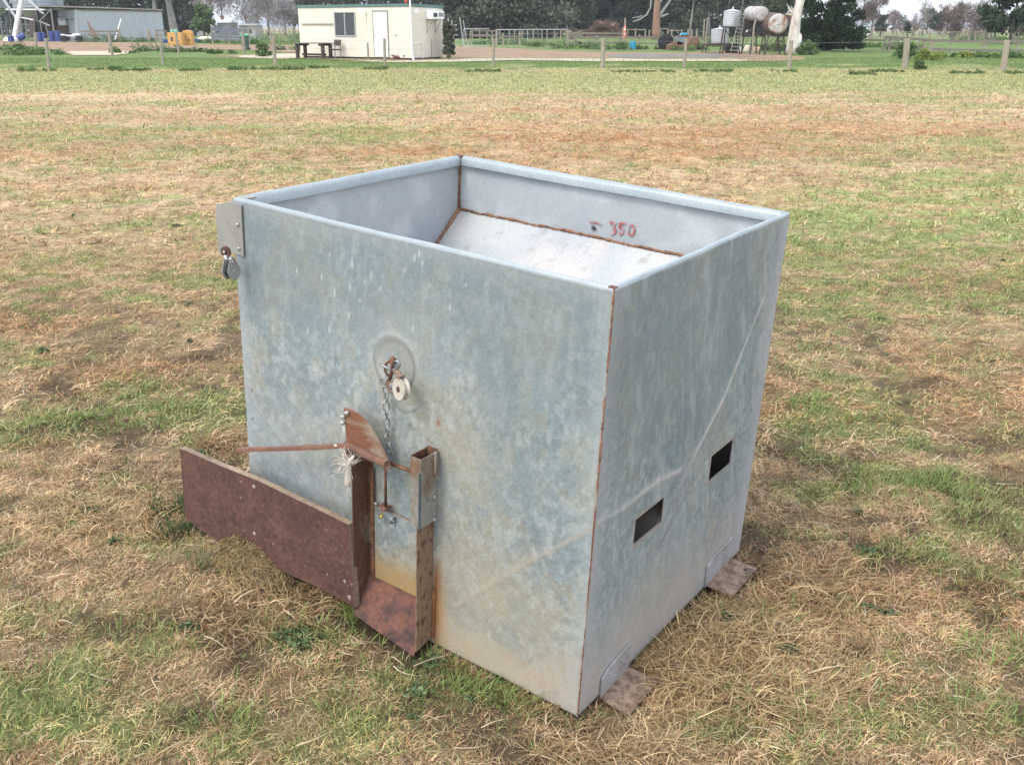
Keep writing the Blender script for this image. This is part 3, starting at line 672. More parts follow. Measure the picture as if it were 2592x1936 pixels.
# folded rim swept round the top with mitred corners
def rim():
    prof = [(0.0028, -0.012), (0.0022, -0.006), (0.0020, 0.000), (0.006, 0.0045), (0.014, 0.0042), (0.020, 0.000), (0.024, -0.007), (0.026, -0.026), (0.024, -0.027), (0.022, -0.008), (0.017, -0.002), (0.006, -0.004), (0.006, -0.012)]
    sides = [((0, 0), (BW, 0), (0, 1)), ((BW, 0), (BW, BD), (-1, 0)), ((BW, BD), (0, BD), (0, -1)), ((0, BD), (0, 0), (1, 0))]
    for (p, q, nn) in sides:
        m_ = MB(); p, q, nn = Vector(p), Vector(q), Vector(nn); d = (q - p).normalized(); L = (q - p).length; N = 40; k = len(prof)
        vs = []; fs = []
        for i in range(N + 1):
            for (off, z) in prof:
                t = off + (L - 2 * off) * i / N
                wob = 0.0003 * math.sin(i * 0.9 + p.x * 7) + 0.0007 * math.sin(i * 0.31 + p.y * 3)
                w_ = p + d * t + nn * (off + wob - 0.0022)
                vs.append((w_.x, w_.y, BH + z + wob))
        for i in range(N):
            for j in range(k): fs.append((i * k + j, i * k + (j + 1) % k, (i + 1) * k + (j + 1) % k, (i + 1) * k + j))
        fs += [tuple(range(k)), tuple(N * k + j for j in range(k))]
        me = m_.add(vs, fs).build('rim', 'rim_zinc', bin_, smooth=True)
        e = me.modifiers.new('split', 'EDGE_SPLIT'); e.split_angle = rad(50)
mat('rim_zinc', (0.365, 0.405, 0.415), 0.42, metal=0.25, col2=(0.30, 0.345, 0.355), scale=9, fine=0.08, fscale=120, stretch=(1, 1, 1))
rim()
# weld seams
def weld(pts, r, material='weld', jit=0.35, flat=1.0):
    P = [Vector(p) for p in pts]; out = []
    for a, b in zip(P[:-1], P[1:]):
        n = max(2, int((b - a).length / 0.006))
        out += [a.lerp(b, i / n) for i in range(n)]
    out.append(P[-1])
    m_ = MB(); m_.tube([p + Vector([random.uniform(-.0008, .0008) for _ in range(3)]) * (r / .006) for p in out], [r * random.uniform(1 - jit, 1 + jit) for _ in out], 7)
    return m_.build('weld_seam', material, bin_, smooth=True)
mat('weld', (0.36, 0.33, 0.28), 0.7, metal=0.1, col2=(0.19, 0.075, 0.04), scale=9, bump=0.3, bscale=200, fine=0.2, fscale=200, pos=0.52, width=0.05)
mat('weld_rust', (0.30, 0.16, 0.095), 0.85, col2=(0.15, 0.075, 0.045), scale=30, bump=0.4, bscale=200, fine=0.2, fscale=220, width=.1)
weld([(BW, 0.0, BH + 0.002), (BW, 0.0, 0.92)], 0.0022, 'weld_rust'); weld([(BW, 0.0, 0.92), (BW, 0.0, 0.86)], 0.0018); weld([(BW, 0.0, 0.86), (BW, 0.0, 0.68)], 0.0022, 'weld_rust', .5); weld([(BW, 0.0, 0.68), (BW, 0.0, 0.005)], 0.0018)
weld([(0.004, BD - 0.004, BH - 0.002), (0.005, BD - 0.005, zb)], 0.0045, 'weld_rust')
weld([(0.008, BD - 0.006, zb)] + [(x_, BD - 0.006, zb + random.uniform(-0.004, 0.004)) for x_ in np.arange(0.05, BW - 0.02, 0.04)], 0.0042, 'weld_rust', 0.5)
weld([(0.006, BD - 0.006, zb), (0.006, BD - 0.006 + slope_dir.y * 0.55, zb + slope_dir.z * 0.55)], 0.0072, 'weld_rust', 0.25)
m_ = MB(); m_.box((0.012, BD - 0.012, BH + 0.004), (0.024, 0.024, 0.004)); m_.build('rim_joint', 'rust', bin_, bevel=0.001)
m_ = MB(); m_.box((BW - 0.008, 0.008, BH + 0.004), (0.016, 0.014, 0.003)); m_.build('rim_joint', 'rust', bin_, bevel=0.001)
m_ = MB(); m_.box((0.022, 0.03, BH + 0.003), (0.035, 0.04, 0.005)); m_.build('rim_joint', 'bracket_steel', bin_, bevel=0.001)

# the painted number on the back wall, in worn brush strokes
def stroke(name, pts, wd, material, parent=bin_, lift=0.0012):
    P = [LP(x_ / 3.072 / KD + 1060 / KD, y_ / 3.072 / KD + 480 / KD, 1, BD - 0.0075) for x_, y_ in pts]
    vs = []; fs = []
    for i, p in enumerate(P):
        t = (P[min(i + 1, len(P) - 1)] - P[max(i - 1, 0)]).normalized(); nrm = Vector((t.z, 0, -t.x)); ww = wd * random.uniform(0.6, 1.25) / 2
        vs += [p + nrm * ww, p - nrm * ww, p + nrm * ww - Vector((0, lift * .35, 0)), p - nrm * ww - Vector((0, lift * .35, 0))]
    for i in range(len(P) - 1):
        a = i * 4; b = a + 4; fs += [(a + 2, a + 3, b + 3, b + 2), (a, a + 2, b + 2, b), (a + 1, b + 1, b + 3, a + 3)]
    fs += [(0, 1, 3, 2), (len(vs) - 4, len(vs) - 2, len(vs) - 1, len(vs) - 3)]
    return vs, fs
def arcp(cx_, cy_, rx, ry, a0, a1, n=9): return [(cx_ + rx * math.cos(rad(a0 + (a1 - a0) * i / n)), cy_ - ry * math.sin(rad(a0 + (a1 - a0) * i / n))) for i in range(n + 1)]
m_ = MB()
for pts in ([(1484, 256), (1508, 258), (1530, 262), (1520, 276), (1504, 292)], [(1504, 294), (1520, 300), (1528, 314), (1522, 332), (1506, 344), (1486, 340)],
            [(1604, 268), (1584, 264), (1564, 262)], [(1564, 262), (1560, 282), (1557, 298)], [(1558, 298), (1576, 298), (1586, 310), (1584, 330), (1570, 345), (1552, 344)],
            arcp(1650, 316, 24, 40, 80, 440, 18)):
    m_.add(*stroke('number', pts, 0.0075, 'paint_red'))
m_.build('painted_number', 'paint_red', bin_)['label'] = 'faded red hand painted number 350'
m_ = MB(); m_.add(*stroke('mark', [(1325, 256), (1355, 254), (1385, 258), (1420, 272)], 0.005, 'paint_red')); m_.build('painted_dash', 'paint_red', bin_)
m_ = MB(); m_.add(*stroke('mark', [(1345, 288), (1358, 298), (1362, 306), (1364, 316)], 0.013, 'paint_black')); m_.build('paint_blot', 'paint_black', bin_)

# corner bracket and black pulley at the top left
B = lambda px, py, v=-0.003: LP(px, py, 1, v)
k3 = lambda zx, zy: ((520 + zx / 6.356) / KD, (480 + zy / 6.356) / KD)
plate = [B(*k3(380, 185)), B(*k3(590, 250)), B(*k3(632, 1075)), B(*k3(425, 1005))]
m_ = MB(); m_.prism(plate, (0, -0.004, 0)); br = m_.build('corner_bracket', 'bracket_steel', bin_, bevel=0.0008)
# the bracket's wing: stands out past the corner, bent outward
xo = LP(*k3(160, 240), 0, -0.003)
wing = [Vector((0.0, -0.0045, plate[0].z))] + [LP(*k3(*q_), 1, -0.0045) for q_ in ((165, 240), (157, 260), (205, 1000), (240, 1055), (300, 1040))] + [Vector((0.0015, -0.0045, plate[3].z))]
m_ = MB(); m_.prism(wing, (0, 0.003, 0)); m_.build('bracket_wing', 'bracket_steel', br, bevel=0.0006)
def bolt_at(P, r=0.0055, h=0.005, parent=bin_, material='bolt_zinc', ax=(0, -1, 0)):
    R = Vector(ax).to_track_quat('Z', 'Y').to_matrix()
    m_ = MB(); m_.lathe(P, [(r, 0), (r, h * 0.5), (r * 0.6, h), (r * 0.1, h * 1.1)], 10, R); return m_.build('bolt', material, parent, smooth=True)
for q in ((522, 565), (543, 950)): bolt_at(B(*k3(*q), -0.007), parent=br)
pw = LP(*k3(335, 1000), 1, -0.008)
Rn = Vector((0.25, -1, 0)).to_track_quat('Z', 'Y').to_matrix()
m_ = MB(); m_.lathe(pw, [(0.0155, 0), (0.0155, 0.004), (0.006, 0.0045), (0.006, 0.009), (0.001, 0.010)], 20, Rn); m_.build('swivel_washer', 'rust', br)
bolt_at(pw + Vector((0, -0.004, 0)), 0.0065, 0.006, br)
m_ = MB(); m_.tube([pw + Vector((0.002, -0.004, -0.008)), pw + Vector((0.008, -0.004, -0.026)), LP(*k3(420, 1120), 1, -0.05)], [0.008, 0.006, 0.007], 10); m_.build('swivel', 'chain_zinc', br, smooth=True)
def pulley(name, c, axis, r, wdt, wheel_mat, cheek_mat, parent, tail):
    R = Vector(axis).to_track_quat('Z', 'Y').to_matrix(); g = MB()
    g.lathe(c, [(r * 0.25, -wdt / 2), (r, -wdt / 2), (r * 1.02, -wdt * 0.36), (r * 0.80, -wdt * 0.08), (r * 0.80, wdt * 0.08), (r * 1.02, wdt * 0.36), (r, wdt / 2), (r * 0.25, wdt / 2)], 32, R)
    wh = g.build('pulley_wheel', wheel_mat, parent, smooth=True); e = wh.modifiers.new('split', 'EDGE_SPLIT'); e.split_angle = rad(35)
    return wh
pc = LP(*k3(415, 1310), 1, -0.05)
holder = pulley('x', pc, (0.98, 0.10, 0.12), 0.017, 0.013, 'pulley_black', '', br, None)
axq = Vector((0.98, 0.10, 0.12)).normalized(); Rq = axq.to_track_quat('Z', 'Y').to_matrix()
for s_ in (-1, 1):      # teardrop cheeks
    g = MB(); c0 = pc + axq * s_ * 0.0098; topv = (LP(*k3(440, 1130), 1, -0.05) - pc); topv -= axq * topv.dot(axq); tl = topv.length; tv = topv.normalized(); sv = axq.cross(tv)
    pts = [c0 + sv * (0.023 * math.sin(t)) - tv * (0.023 * math.cos(t)) for t in np.linspace(-2.0, 2.0, 17)] + [c0 + tv * tl + sv * 0.009 * q for q in (1, 0, -1)]
    g.prism(pts, axq * 0.0016 * s_); ck = g.build('pulley_cheek', 'bracket_steel', br, bevel=0.0004)
    bolt_at(c0 + axq * 0.0016 * s_, 0.004, 0.002, ck, 'bolt_zinc', tuple(axq * s_)); bolt_at(c0 + tv * tl * 0.78 + axq * 0.0016 * s_, 0.004, 0.002, ck, 'bolt_zinc', tuple(axq * s_))

# ---- discharge chute: two side walls, a floor lip, sliding gate
XL, XR, YC = 0.485, 0.7, -0.066
zt = LP(752, 1010, 0, XL).z
def sidewall(x, y0, ztop, zbot0, zbot1, material):
    m_ = MB(); m_.prism([(x - 0.0018, -0.001, zbot0), (x - 0.0018, y0, zbot1), (x - 0.0018, y0, ztop), (x - 0.0018, -0.001, ztop)], (0.0036, 0, 0)); return m_
mat('chute_wall', (0.235, 0.205, 0.15), 0.75, metal=0.1, col2=(0.125, 0.058, 0.033), scale=15, bump=0.4, bscale=160, fine=0.25, fscale=140, stretch=(1, 1, 0.5), pos=0.56, width=0.07)
mat('chute_wall_pitted', (0.25, 0.165, 0.105), 0.7, metal=0.1, col2=(0.12, 0.055, 0.035), scale=62, bump=0.35, bscale=120, fine=0.18, fscale=200, stretch=(1, 1, 0.6), pos=0.44, width=0.05)
chl = sidewall(XL, YC, zt, 0.055, 0.042, '').build('chute_wall', 'chute_wall', bin_, bevel=0.0006)
chr_ = sidewall(XR + 0.008, YC, LP(900, 1140, 0, XR).z + 0.01, 0.02, 0.008, '').build('chute_wall', 'chute_wall_pitted', bin_, bevel=0.0006)
# flange of each wall folded along the bin's face
m_ = MB(); m_.box((XL + 0.006, -0.004, (zt + 0.05) / 2), (0.018, 0.004, zt - 0.05)); m_.build('chute_flange', 'chute_wall', chl, bevel=0.0005)
m_ = MB(); m_.box((XR + 0.015, -0.003, 0.10), (0.010, 0.003, 0.16)); m_.build('chute_flange', 'rust_ochre', chr_, bevel=0.0005)
m_ = MB(); m_.box((XL + 0.020, -0.010, (zt + 0.09) / 2 - 0.02), (0.010, 0.006, zt - 0.09)); m_.build('gate_guide', 'rust', bin_, bevel=0.0005)
m_ = MB(); m_.box((XR - 0.008, -0.010, 0.24), (0.008, 0.006, 0.30)); m_.build('gate_guide', 'rust', bin_, bevel=0.0005)
# floor lip
gb0 = LP(855, 1268, 1, -0.008).z
m_ = MB(); m_.prism([(XL, -0.002, gb0 + 0.004), (XR + 0.006, -0.002, gb0 - 0.002), (XR + 0.006, YC - 0.006, -0.002), (XL, YC - 0.006, 0.034)], (0, 0, -0.003)); m_.build('chute_floor', 'rust_red', bin_, bevel=0.0005)
# opening behind the gate is closed by the gate plate
gt, gb = LP(850, 1108, 1, -0.008).z, LP(855, 1268, 1, -0.008).z
def gate_cols(a, z):
    c = zinc(a * 1.4 + 2, z * 1.4, 66.0, 1.2) * 0.92
    c = smear(c, (0.44, 0.25, 0.075), 0.8 * (1 - sstep(0.02, 0.11, z + 0.03 * (fbm(a * 30, z * 10) - .5))))
    c = smear(c, (0.38, 0.30, 0.15), 0.45 * (1 - sstep(0.0, 0.03, a)) + 0.4 * (1 - sstep(0.05, 0.18, z)))
    c = smear(c, (0.25, 0.11, 0.05), 0.9 * (1 - sstep(0.0, 0.006, np.minimum(np.minimum(a, gtw - a), gth - z))))
    c = smear(c, (0.26, 0.25, 0.22), 0.5 * sstep(0.55, 0.7, fbm(a * 50, z * 18, 3)) * sstep(0.08, 0.16, z))
    return c, 0.0012 * (fbm(a * 14, z * 14, 2) - 0.5)
gtw, gth = XR - XL - 0.022, gt - gb
gp2 = panel('sliding_gate', (XL + 0.014, -0.0085, gb), (1, 0, 0), (0, 0, 1), (0, -1, 0), gtw, gth, gate_cols, gate_cols, step=0.003)
# dark slit under the gate
m_ = MB(); m_.box(((XL + XR) / 2, -0.004, gb - 0.008), (XR - XL - 0.01, 0.005, 0.02)); m_.build('gate_slit', 'rust', bin_)
# sleeve (folded angle) on top of the right wall
sx0, sx1 = XR - 0.012, XR + 0.022
s_t = LP(900, 985, 1, -0.06).z; s_b = LP(922, 1143, 1, -0.06).z
mat('sleeve_steel', (0.27, 0.265, 0.24), 0.65, metal=0.2, col2=(0.20, 0.125, 0.08), scale=16, fine=0.2, bump=0.2, pos=0.50, width=.08, stretch=(1, 1, .5))
m_ = MB()
m_.box((sx0 + 0.019, -0.068, (s_t + s_b) / 2), (0.031, 0.003, s_t - s_b)); m_.box((sx1 + 0.0005, -0.035, (s_t + s_b) / 2), (0.003, 0.064, s_t - s_b))
slv = m_.build('chute_sleeve', 'sleeve_steel', bin_, bevel=0.0006)
m_ = MB(); m_.box((sx0, -0.035, s_t - 0.03), (0.003, 0.062, 0.06)); m_.box((sx0 + 0.017, -0.006, s_t - 0.02), (0.03, 0.003, 0.05)); m_.build('tube_end', 'rust', slv)
m_ = MB(); m_.box((sx1 - 0.0015, -0.0705, (s_t + s_b) / 2 - 0.02), (0.005, 0.003, (s_t - s_b) * 0.82)); m_.build('paint_streak', mat('blue_streak', (0.07, 0.10, 0.13), 0.6, col2=(0.04, 0.05, 0.06)), slv)
for py in (1073, 1122): bolt_at(LP(938, py, 0, sx1 + 0.002) * 1.0, 0.0055, 0.004, slv, 'bolt_zinc', (1, 0, 0))
# slotted lug behind the sleeve
m_ = MB(); lc = LP(940, 1000, 1, -0.02)
m_.tube([lc + Vector((0, 0, 0.03)), lc + Vector((0, 0, -0.03))], 0.004, 8); m_.build('hinge_pin', 'rust_grey', slv)
# cross rod between quadrant and sleeve
m_ = MB(); m_.tube([LP(842, 1000, 1, -0.035), LP(902, 1022, 1, -0.035)], 0.0055, 8, jit=0.08); m_.build('cross_rod', 'rust', bin_, smooth=True)
m_ = MB(); m_.tube([LP(752, 985, 1, -0.03), LP(842, 1000, 1, -0.035)], 0.005, 8, jit=0.08); m_.build('cross_rod', 'rust', bin_, smooth=True)
# pivot tube left of the quadrant
m_ = MB(); m_.tube([LP(744, 913, 1, -0.025), LP(752, 995, 1, -0.025)], 0.0075, 12); m_.build('pivot_tube', 'bracket_steel', bin_, smooth=True)

# ---- quadrant lever
YQ = -0.055
qd = thing('lever', None, None); qd.parent = bin_
qd = None
for o in list(bin_.children):
    if o.name.startswith('lever') and o.type == 'EMPTY': bpy.data.objects.remove(o)
arc_pts = [(746,880),(760,884),(775,892),(790,906),(804,922),(816,942),(828,966),(838,988),(846,1008),(846,1013),(835,1012)]
low_pts = [(820,1001),(796,990),(770,978),(752,972),(750,930),(748,900)]
m_ = MB(); m_.prism([LP(x_, y_, 1, YQ) for x_, y_ in arc_pts + low_pts], (0, -0.006, 0))
mat('quad_rust', (0.285, 0.215, 0.155), 0.75, metal=0.1, col2=(0.20, 0.085, 0.045), scale=11, bump=0.3, bscale=200, fine=0.2, fscale=220, pos=0.52, width=0.07, stretch=(0.6, 1, 1.8))
quad = m_.build('lever_quadrant', 'quad_rust', bin_, bevel=0.0008)
m_ = MB()
hp = [(516,971),(600,969),(700,965),(748,962),(765,966),(800,985),(834,1000)]
P = [LP(x_, y_, 1, YQ - 0.016) for x_, y_ in hp]
for a, b in zip(P[:-1], P[1:]):
    t = (b - a).normalized(); up = Vector((-t.z, 0, t.x)); up = up if up.z > 0 else -up
    w2 = 0.0055; a2 = a - t * 0.0005; b2 = b + t * 0.0005
    m_.hexa([a2 - up * w2 + Vector((0, -.0075, 0)), b2 - up * w2 + Vector((0, -.0075, 0)), b2 - up * w2 + Vector((0, .0075, 0)), a2 - up * w2 + Vector((0, .0075, 0)),
             a2 + up * w2 + Vector((0, -.0075, 0)), b2 + up * w2 + Vector((0, -.0075, 0)), b2 + up * w2 + Vector((0, .0075, 0)), a2 + up * w2 + Vector((0, .0075, 0))])
m_.build('lever_handle', 'rust_bar', bin_, bevel=0.001) if 'rust_bar' in M else m_.build('lever_handle', mat('rust_bar', (0.25, 0.125, 0.085), 0.75, col2=(0.15, 0.075, 0.055), scale=30, bump=0.2, bscale=200), bin_, bevel=0.001)
m_ = MB(); c_ = LP(725, 962, 1, YQ - 0.025); m_.box(c_, (0.008, 0.002, 0.005)); m_.build('paint_chip', 'paint_white', bin_)
for (px, py, r) in ((752, 892, .0065), (744, 900, .006), (743, 913, .0065)): bolt_at(LP(px, py, 1, YQ - 0.006), r, 0.009, bin_, 'bolt_zinc', (-0.4, -1, 0.2))
m_ = MB(); m_.lathe(LP(758, 982, 1, YQ), [(0.010, 0), (0.010, 0.014), (0.007, 0.016)], 8, Vector((0, -1, 0)).to_track_quat('Z', 'Y').to_matrix()); m_.build('pivot_nut', 'rust', bin_)
# pull rod down to the gate
m_ = MB(); m_.tube([LP(832, 1008, 1, YQ - 0.004), LP(833, 1050, 1, -0.035), LP(833, 1098, 1, -0.022)], 0.0038, 8); m_.build('pull_rod', 'rust', bin_, smooth=True)
m_ = MB(); m_.lathe(LP(832, 1098, 1, -0.024), [(0.008, 0), (0.008, 0.008), (0.005, 0.010)], 6, Vector((0, -1, 0.2)).to_track_quat('Z', 'Y').to_matrix()); m_.build('rod_nut', 'rust', bin_)
m_ = MB(); m_.ring(LP(848, 1123, 1, -0.018), 0.008, 0.0033, Matrix(((0.25, 0, 0.97), (0, -1, 0.0), (-.97, 0, 0.25))).transposed() @ Matrix.Rotation(rad(10), 3, 'Z'), 18, 8, 0.25); m_.build('eye_nut', 'chain_zinc', bin_, smooth=True)
m_ = MB(); m_.lathe(LP(826, 1114, 1, -0.02), [(0.006, 0), (0.006, 0.006), (0.003, 0.009)], 6, Vector((-.3, -1, 0.2)).to_track_quat('Z', 'Y').to_matrix()); m_.build('brass_nut', 'brass', bin_)
bolt_at(LP(812, 1088, 1, -0.0095), 0.006, 0.004)
m_ = MB(); m_.box(LP(833, 1093, 1, -0.015), (0.03, 0.02, 0.004)); m_.build('gate_tab', 'rust', gp2)

# ---- shackle, chain, white pulley
sb = LP(851, 778, 1, 0.008)
m_ = MB(); m_.lathe(sb + Vector((0, 0.006, 0)), [(0.016, 0), (0.016, 0.004), (0.009, 0.005), (0.009, 0.014), (0.004, 0.020)], 6, Vector((0, -1, 0)).to_track_quat('Z', 'Y').to_matrix()); m_.build('eye_bolt', 'rust', bin_)
m_ = MB(); c0 = sb + Vector((0, -0.016, -0.012))
m_.tube([c0 + Vector((0.0, 0, 0.014)), c0 + Vector((-0.009, -.004, 0.006)), c0 + Vector((-0.010, -.006, -0.012)), c0 + Vector((0, -.008, -0.022)), c0 + Vector((0.010, -.004, -0.014)), c0 + Vector((0.009, 0, 0.004)), c0 + Vector((0.002, 0, 0.014))], 0.0036, 8)
m_.build('shackle', 'rust', bin_, smooth=True)
m_ = MB(); hk = [LP(x_, y_, 1, -0.035) for x_, y_ in ((821,786),(828,790),(838,796),(848,799),(858,797),(864,789),(860,781),(852,780))]
m_.tube(hk, [.0045, .0035, .0035, .0036, .0036, .0036, .0035, .003], 8); m_.build('s_hook', 'chain_zinc', bin_, smooth=True)
m_ = MB(); m_.tube([LP(848,770,1,-.03), LP(847,800,1,-.035), LP(842,818,1,-.03), LP(836,830,1,-.025)], 0.005, 8, jit=0.15); m_.build('hanger_strap', 'rust', bin_, smooth=True)
m_ = MB(); m_.tube([LP(850,800,1,-.03), LP(862,806,1,-.04), LP(868,822,1,-.045)], 0.0065, 8, jit=0.1); m_.build('hanger_strap', 'chute_wall_pitted', bin_, smooth=True)
g = MB()
chp = [(838,815),(832,833),(836,850),(833,868),(835,886),(834,904),(836,922),(836,940),(839,958),(841,976),(846,992)]
for i, (a, b) in enumerate(zip(chp[:-1], chp[1:])):
    pa, pb = LP(*a, 1, -0.022), LP(*b, 1, -0.022); c = (pa + pb) / 2; t = (pb - pa).normalized(); s2 = Vector((0, 1, 0)).cross(t).normalized()
    tw = rad(90 * (i % 2) + 35 + random.uniform(-12, 12)); y_ = (s2 * math.cos(tw) + t.cross(s2) * math.sin(tw)); z_ = t.cross(y_)
    R_ = Matrix((t, y_, z_)).transposed()
    g.ring(c, 0.0072, 0.0021, R_, 16, 6, 1.0)
g.build('chain', 'chain_zinc', bin_, smooth=True)
g = MB(); pa = LP(829, 826, 1, -0.03); g.ring(pa, 0.009, 0.0026, Matrix.Rotation(rad(60), 3, 'Y') @ Matrix.Rotation(rad(80), 3, 'X'), 18, 8, 0.5); g.build('chain_ring', 'chain_zinc', bin_, smooth=True)
g = MB(); pa = LP(846, 835, 1, -0.03); g.ring(pa, 0.010, 0.003, Matrix.Rotation(rad(75), 3, 'Y') @ Matrix.Rotation(rad(60), 3, 'X'), 18, 8, 0.5); g.build('chain_ring', 'rust_grey', bin_, smooth=True)
pc = LP(867, 840, 1, -0.055); axq = Vector((-0.50, -0.80, 0.10)).normalized()
axq = Vector((-0.30, -0.95, 0.10)).normalized()
wpl = pulley('x', pc, axq, 0.0275, 0.018, 'pulley_white', '', bin_, None)
m_ = MB(); Rz = axq.to_track_quat('Z', 'Y').to_matrix(); m_.lathe(pc + axq * 0.0092, [(0.008, 0), (0.006, 0.0015), (0.003, 0.003)], 14, Rz); m_.build('hub', 'rust', wpl)
g = MB(); tv = Vector((-0.15, 0, 1)).normalized(); sv = axq.cross(tv)
for s_ in (-1,):
    c0 = pc + axq * s_ * 0.0105; g.prism([c0 + sv * 0.003 - tv * 0.002, c0 + sv * 0.005 + tv * 0.030, c0 - sv * 0.005 + tv * 0.030, c0 - sv * 0.003 - tv * 0.002], axq * 0.0016 * s_)
g.box(pc + tv * 0.033, (0.014, 0.022, 0.005)); g.build('pulley_strap', 'rust_grey', wpl)

# ---- plywood wing bolted to the chute wall
YP = -0.074
ptl, ptr, pbr, pbl = LP(388, 968, 1, YP), LP(752, 1132, 1, YP), LP(766, 1312, 1, YP), LP(398, 1115, 1, YP)
top_p = [(388,968),(440,990),(470,1003),(510,1020),(560,1040),(640,1078),(700,1106),(753,1133)]
bot_p = [(767,1313),(720,1285),(680,1265),(640,1247),(600,1228),(560,1210),(520,1190),(480,1172),(440,1150),(400,1118)]
m_ = MB(); pl = [LP(x_, y_, 1, YP) + Vector((0, 0, random.uniform(-.0015, .0015))) for x_, y_ in top_p + bot_p]
m_.prism(pl, (0, 0.019, 0)); ply = m_.build('plywood_wing', 'ply_face', bin_, bevel=0.0008)
ply.data.materials.append(M['ply_edge'])
for p in ply.data.polygons:
    if abs(p.normal.y) < 0.5: p.material_index = 1
for (px, py) in ((549, 1051), (550, 1152)): bolt_at(LP(px, py, 1, YP - 0.0005), 0.0065, 0.002, ply, 'lichen')
marks = MB()
random.seed(5)
for (px, py, r) in tuple((lambda t, q: (400 + 355 * t, 985 + 160 * t + q * 120, random.uniform(.0006, .0020)))(random.random(), random.random() * .9 + .15) for _ in range(60)) + ((521,1040,.003),(520,1075,.003),(568,1090,.003),(755,1290,.008),(745,1255,.006),(707,1240,.004),(590,1175,.003),(760,1262,.003)):
    g = MB(); c = LP(px, py, 1, YP - 0.0004); g.prism([c + Vector((math.cos(t) * r * random.uniform(.6, 1.2), 0, math.sin(t) * r * random.uniform(.6, 1.2))) for t in np.linspace(0, 5.6, 9)], (0, -0.0005, 0)); marks.add(g.v, g.f)
bm_ = bmesh.new(); bm_.from_mesh(ply.data); ply.data.materials.append(M['lichen']); q_ = [bm_.verts.new(v) for v in marks.v]
for f_ in marks.f:
    nf = bm_.faces.new([q_[i] for i in f_]); nf.material_index = 2
bm_.to_mesh(ply.data); bm_.free()

# ---- feet
def foot(c_pts, out_pts, y_z):
    m_ = MB(); m_.prism(c_pts, (0.005, 0, 0)); f = m_.build('foot_bracket', 'foot_zinc', bin_, bevel=0.0008)
    m_ = MB(); m_.prism(out_pts, (0, 0, 0.006)); m_.build('foot_plate', 'foot_rust', f, bevel=0.0008)
    return f
mat('foot_zinc', (0.38, 0.39, 0.39), 0.6, metal=0.2, col2=(0.28, 0.25, 0.235), scale=14, fine=0.1)
X0 = BW + 0.0015
fa = foot([(X0, 0.102, -0.012), (X0, 0.245, -0.002), (X0, 0.245, 0.083), (X0, 0.130, 0.068), (X0, 0.102, 0.052)], [(X0 + .002, 0.098, -0.008), (X0 + .094, 0.090, -0.010), (X0 + .094, 0.247, -0.004), (X0 + .002, 0.247, -0.004)], 0)
fb = foot([(X0, 0.715, 0.004), (X0, 0.885, 0.010), (X0, 0.885, 0.100), (X0, 0.745, 0.094), (X0, 0.712, 0.078)], [(X0 + .002, 0.722, 0.004), (X0 + .090, 0.720, 0.000), (X0 + .090, 0.905, 0.006), (X0 + .002, 0.900, 0.010)], 0)
for f_, pts in ((fa, ((.14, .045), (.20, .052), (.17, .022), (.225, .028))), (fb, ((.76, .065), (.83, .070), (.79, .035), (.86, .045)))):
    for (y_, z_) in pts: bolt_at(Vector((X0 + .005, y_, z_)), 0.0045, 0.002, f_, 'foot_zinc', (1, 0, 0))
g = MB(); g.lathe(Vector((X0 + .065, 0.87, 0.0122)), [(0.0055, 0), (0.0055, 0.0006)], 12); g.build('bolt_hole', 'dark', fb)

# ---- frayed rope
rope = thing('rope_end', 'frayed white rope end tied under the rusty lever', 'rope', BP, R=BR)
g = MB(); rp = [LP(x_, y_, 1, -0.085) for x_, y_ in ((764,985),(757,995),(752,1004),(750,1020),(750,1038),(751,1050))]
g.tube(rp, [.0035, .005, .0065, .0055, .0065, .008], 8, jit=0.12); g.build('rope_strand', 'rope', rope, smooth=True)
g = MB()
for i in range(60):
    p = LP(752 + random.uniform(-3, 3), 1000 + random.uniform(-3, 8), 1, -0.088); d = Vector((random.uniform(-1, 0.1), random.uniform(-.5, .3), random.uniform(-.4, .7))).normalized(); pts = [p.copy()]; L = random.uniform(.015, .045)
    for k in range(5):
        d = (d + Vector([random.uniform(-.7, .7) for _ in range(3)])).normalized(); pts.append(pts[-1] + d * L / 4)
    g.tube(pts, 0.0006, 4)
for i in range(14):
    p = LP(748 + random.uniform(-1, 6), 1012 + random.uniform(0, 40), 1, -0.092); g.tube([p, p + Vector((random.uniform(-.003, .012), -.004, -.015)), p + Vector((random.uniform(-.006, .006), 0, -.035))], 0.0006, 4)
g.build('frayed_fibres', 'rope', rope)

# ---- clump of torn-up roots against the plywood
gc = G(556 * KD, 1268 * KD)
cl = thing('root_clump', 'torn clod of soil and dead roots leaning on the plywood board', 'turf clod', (gc.x, gc.y, float(height(gc.x, gc.y))))
lc = BRi @ (Vector((0, 0, 0)))
n = 28; vs = []; fs = []
xa = BR @ Vector((1, 0, 0)); xa.z = 0; xa.normalize(); ya = Vector((-xa.y, xa.x, 0))
def clodz(s, t): return max(0.0, 1 - s * s - t * t) ** 0.5
for j in range(n + 1):
    for i in range(n + 1):
        s_, t_ = -1 + 2 * i / n, -1 + 2 * j / n
        r = math.hypot(s_, t_)
        if r > 1: s_, t_ = s_ / r, t_ / r
        hz = clodz(s_, t_) * 0.112 * (1 + 0.25 * (float(fbm(s_ * 3 + 5, t_ * 3)) - .5)) * (1 - 0.2 * s_) + 0.01 * (float(fbm(s_ * 9, t_ * 9)) - .5) - 0.01
        p = xa * s_ * 0.135 + ya * t_ * 0.075; vs.append((p.x, p.y, hz))
for j in range(n):
    for i in range(n): fs.append((j * (n + 1) + i, j * (n + 1) + i + 1, (j + 1) * (n + 1) + i + 1, (j + 1) * (n + 1) + i))
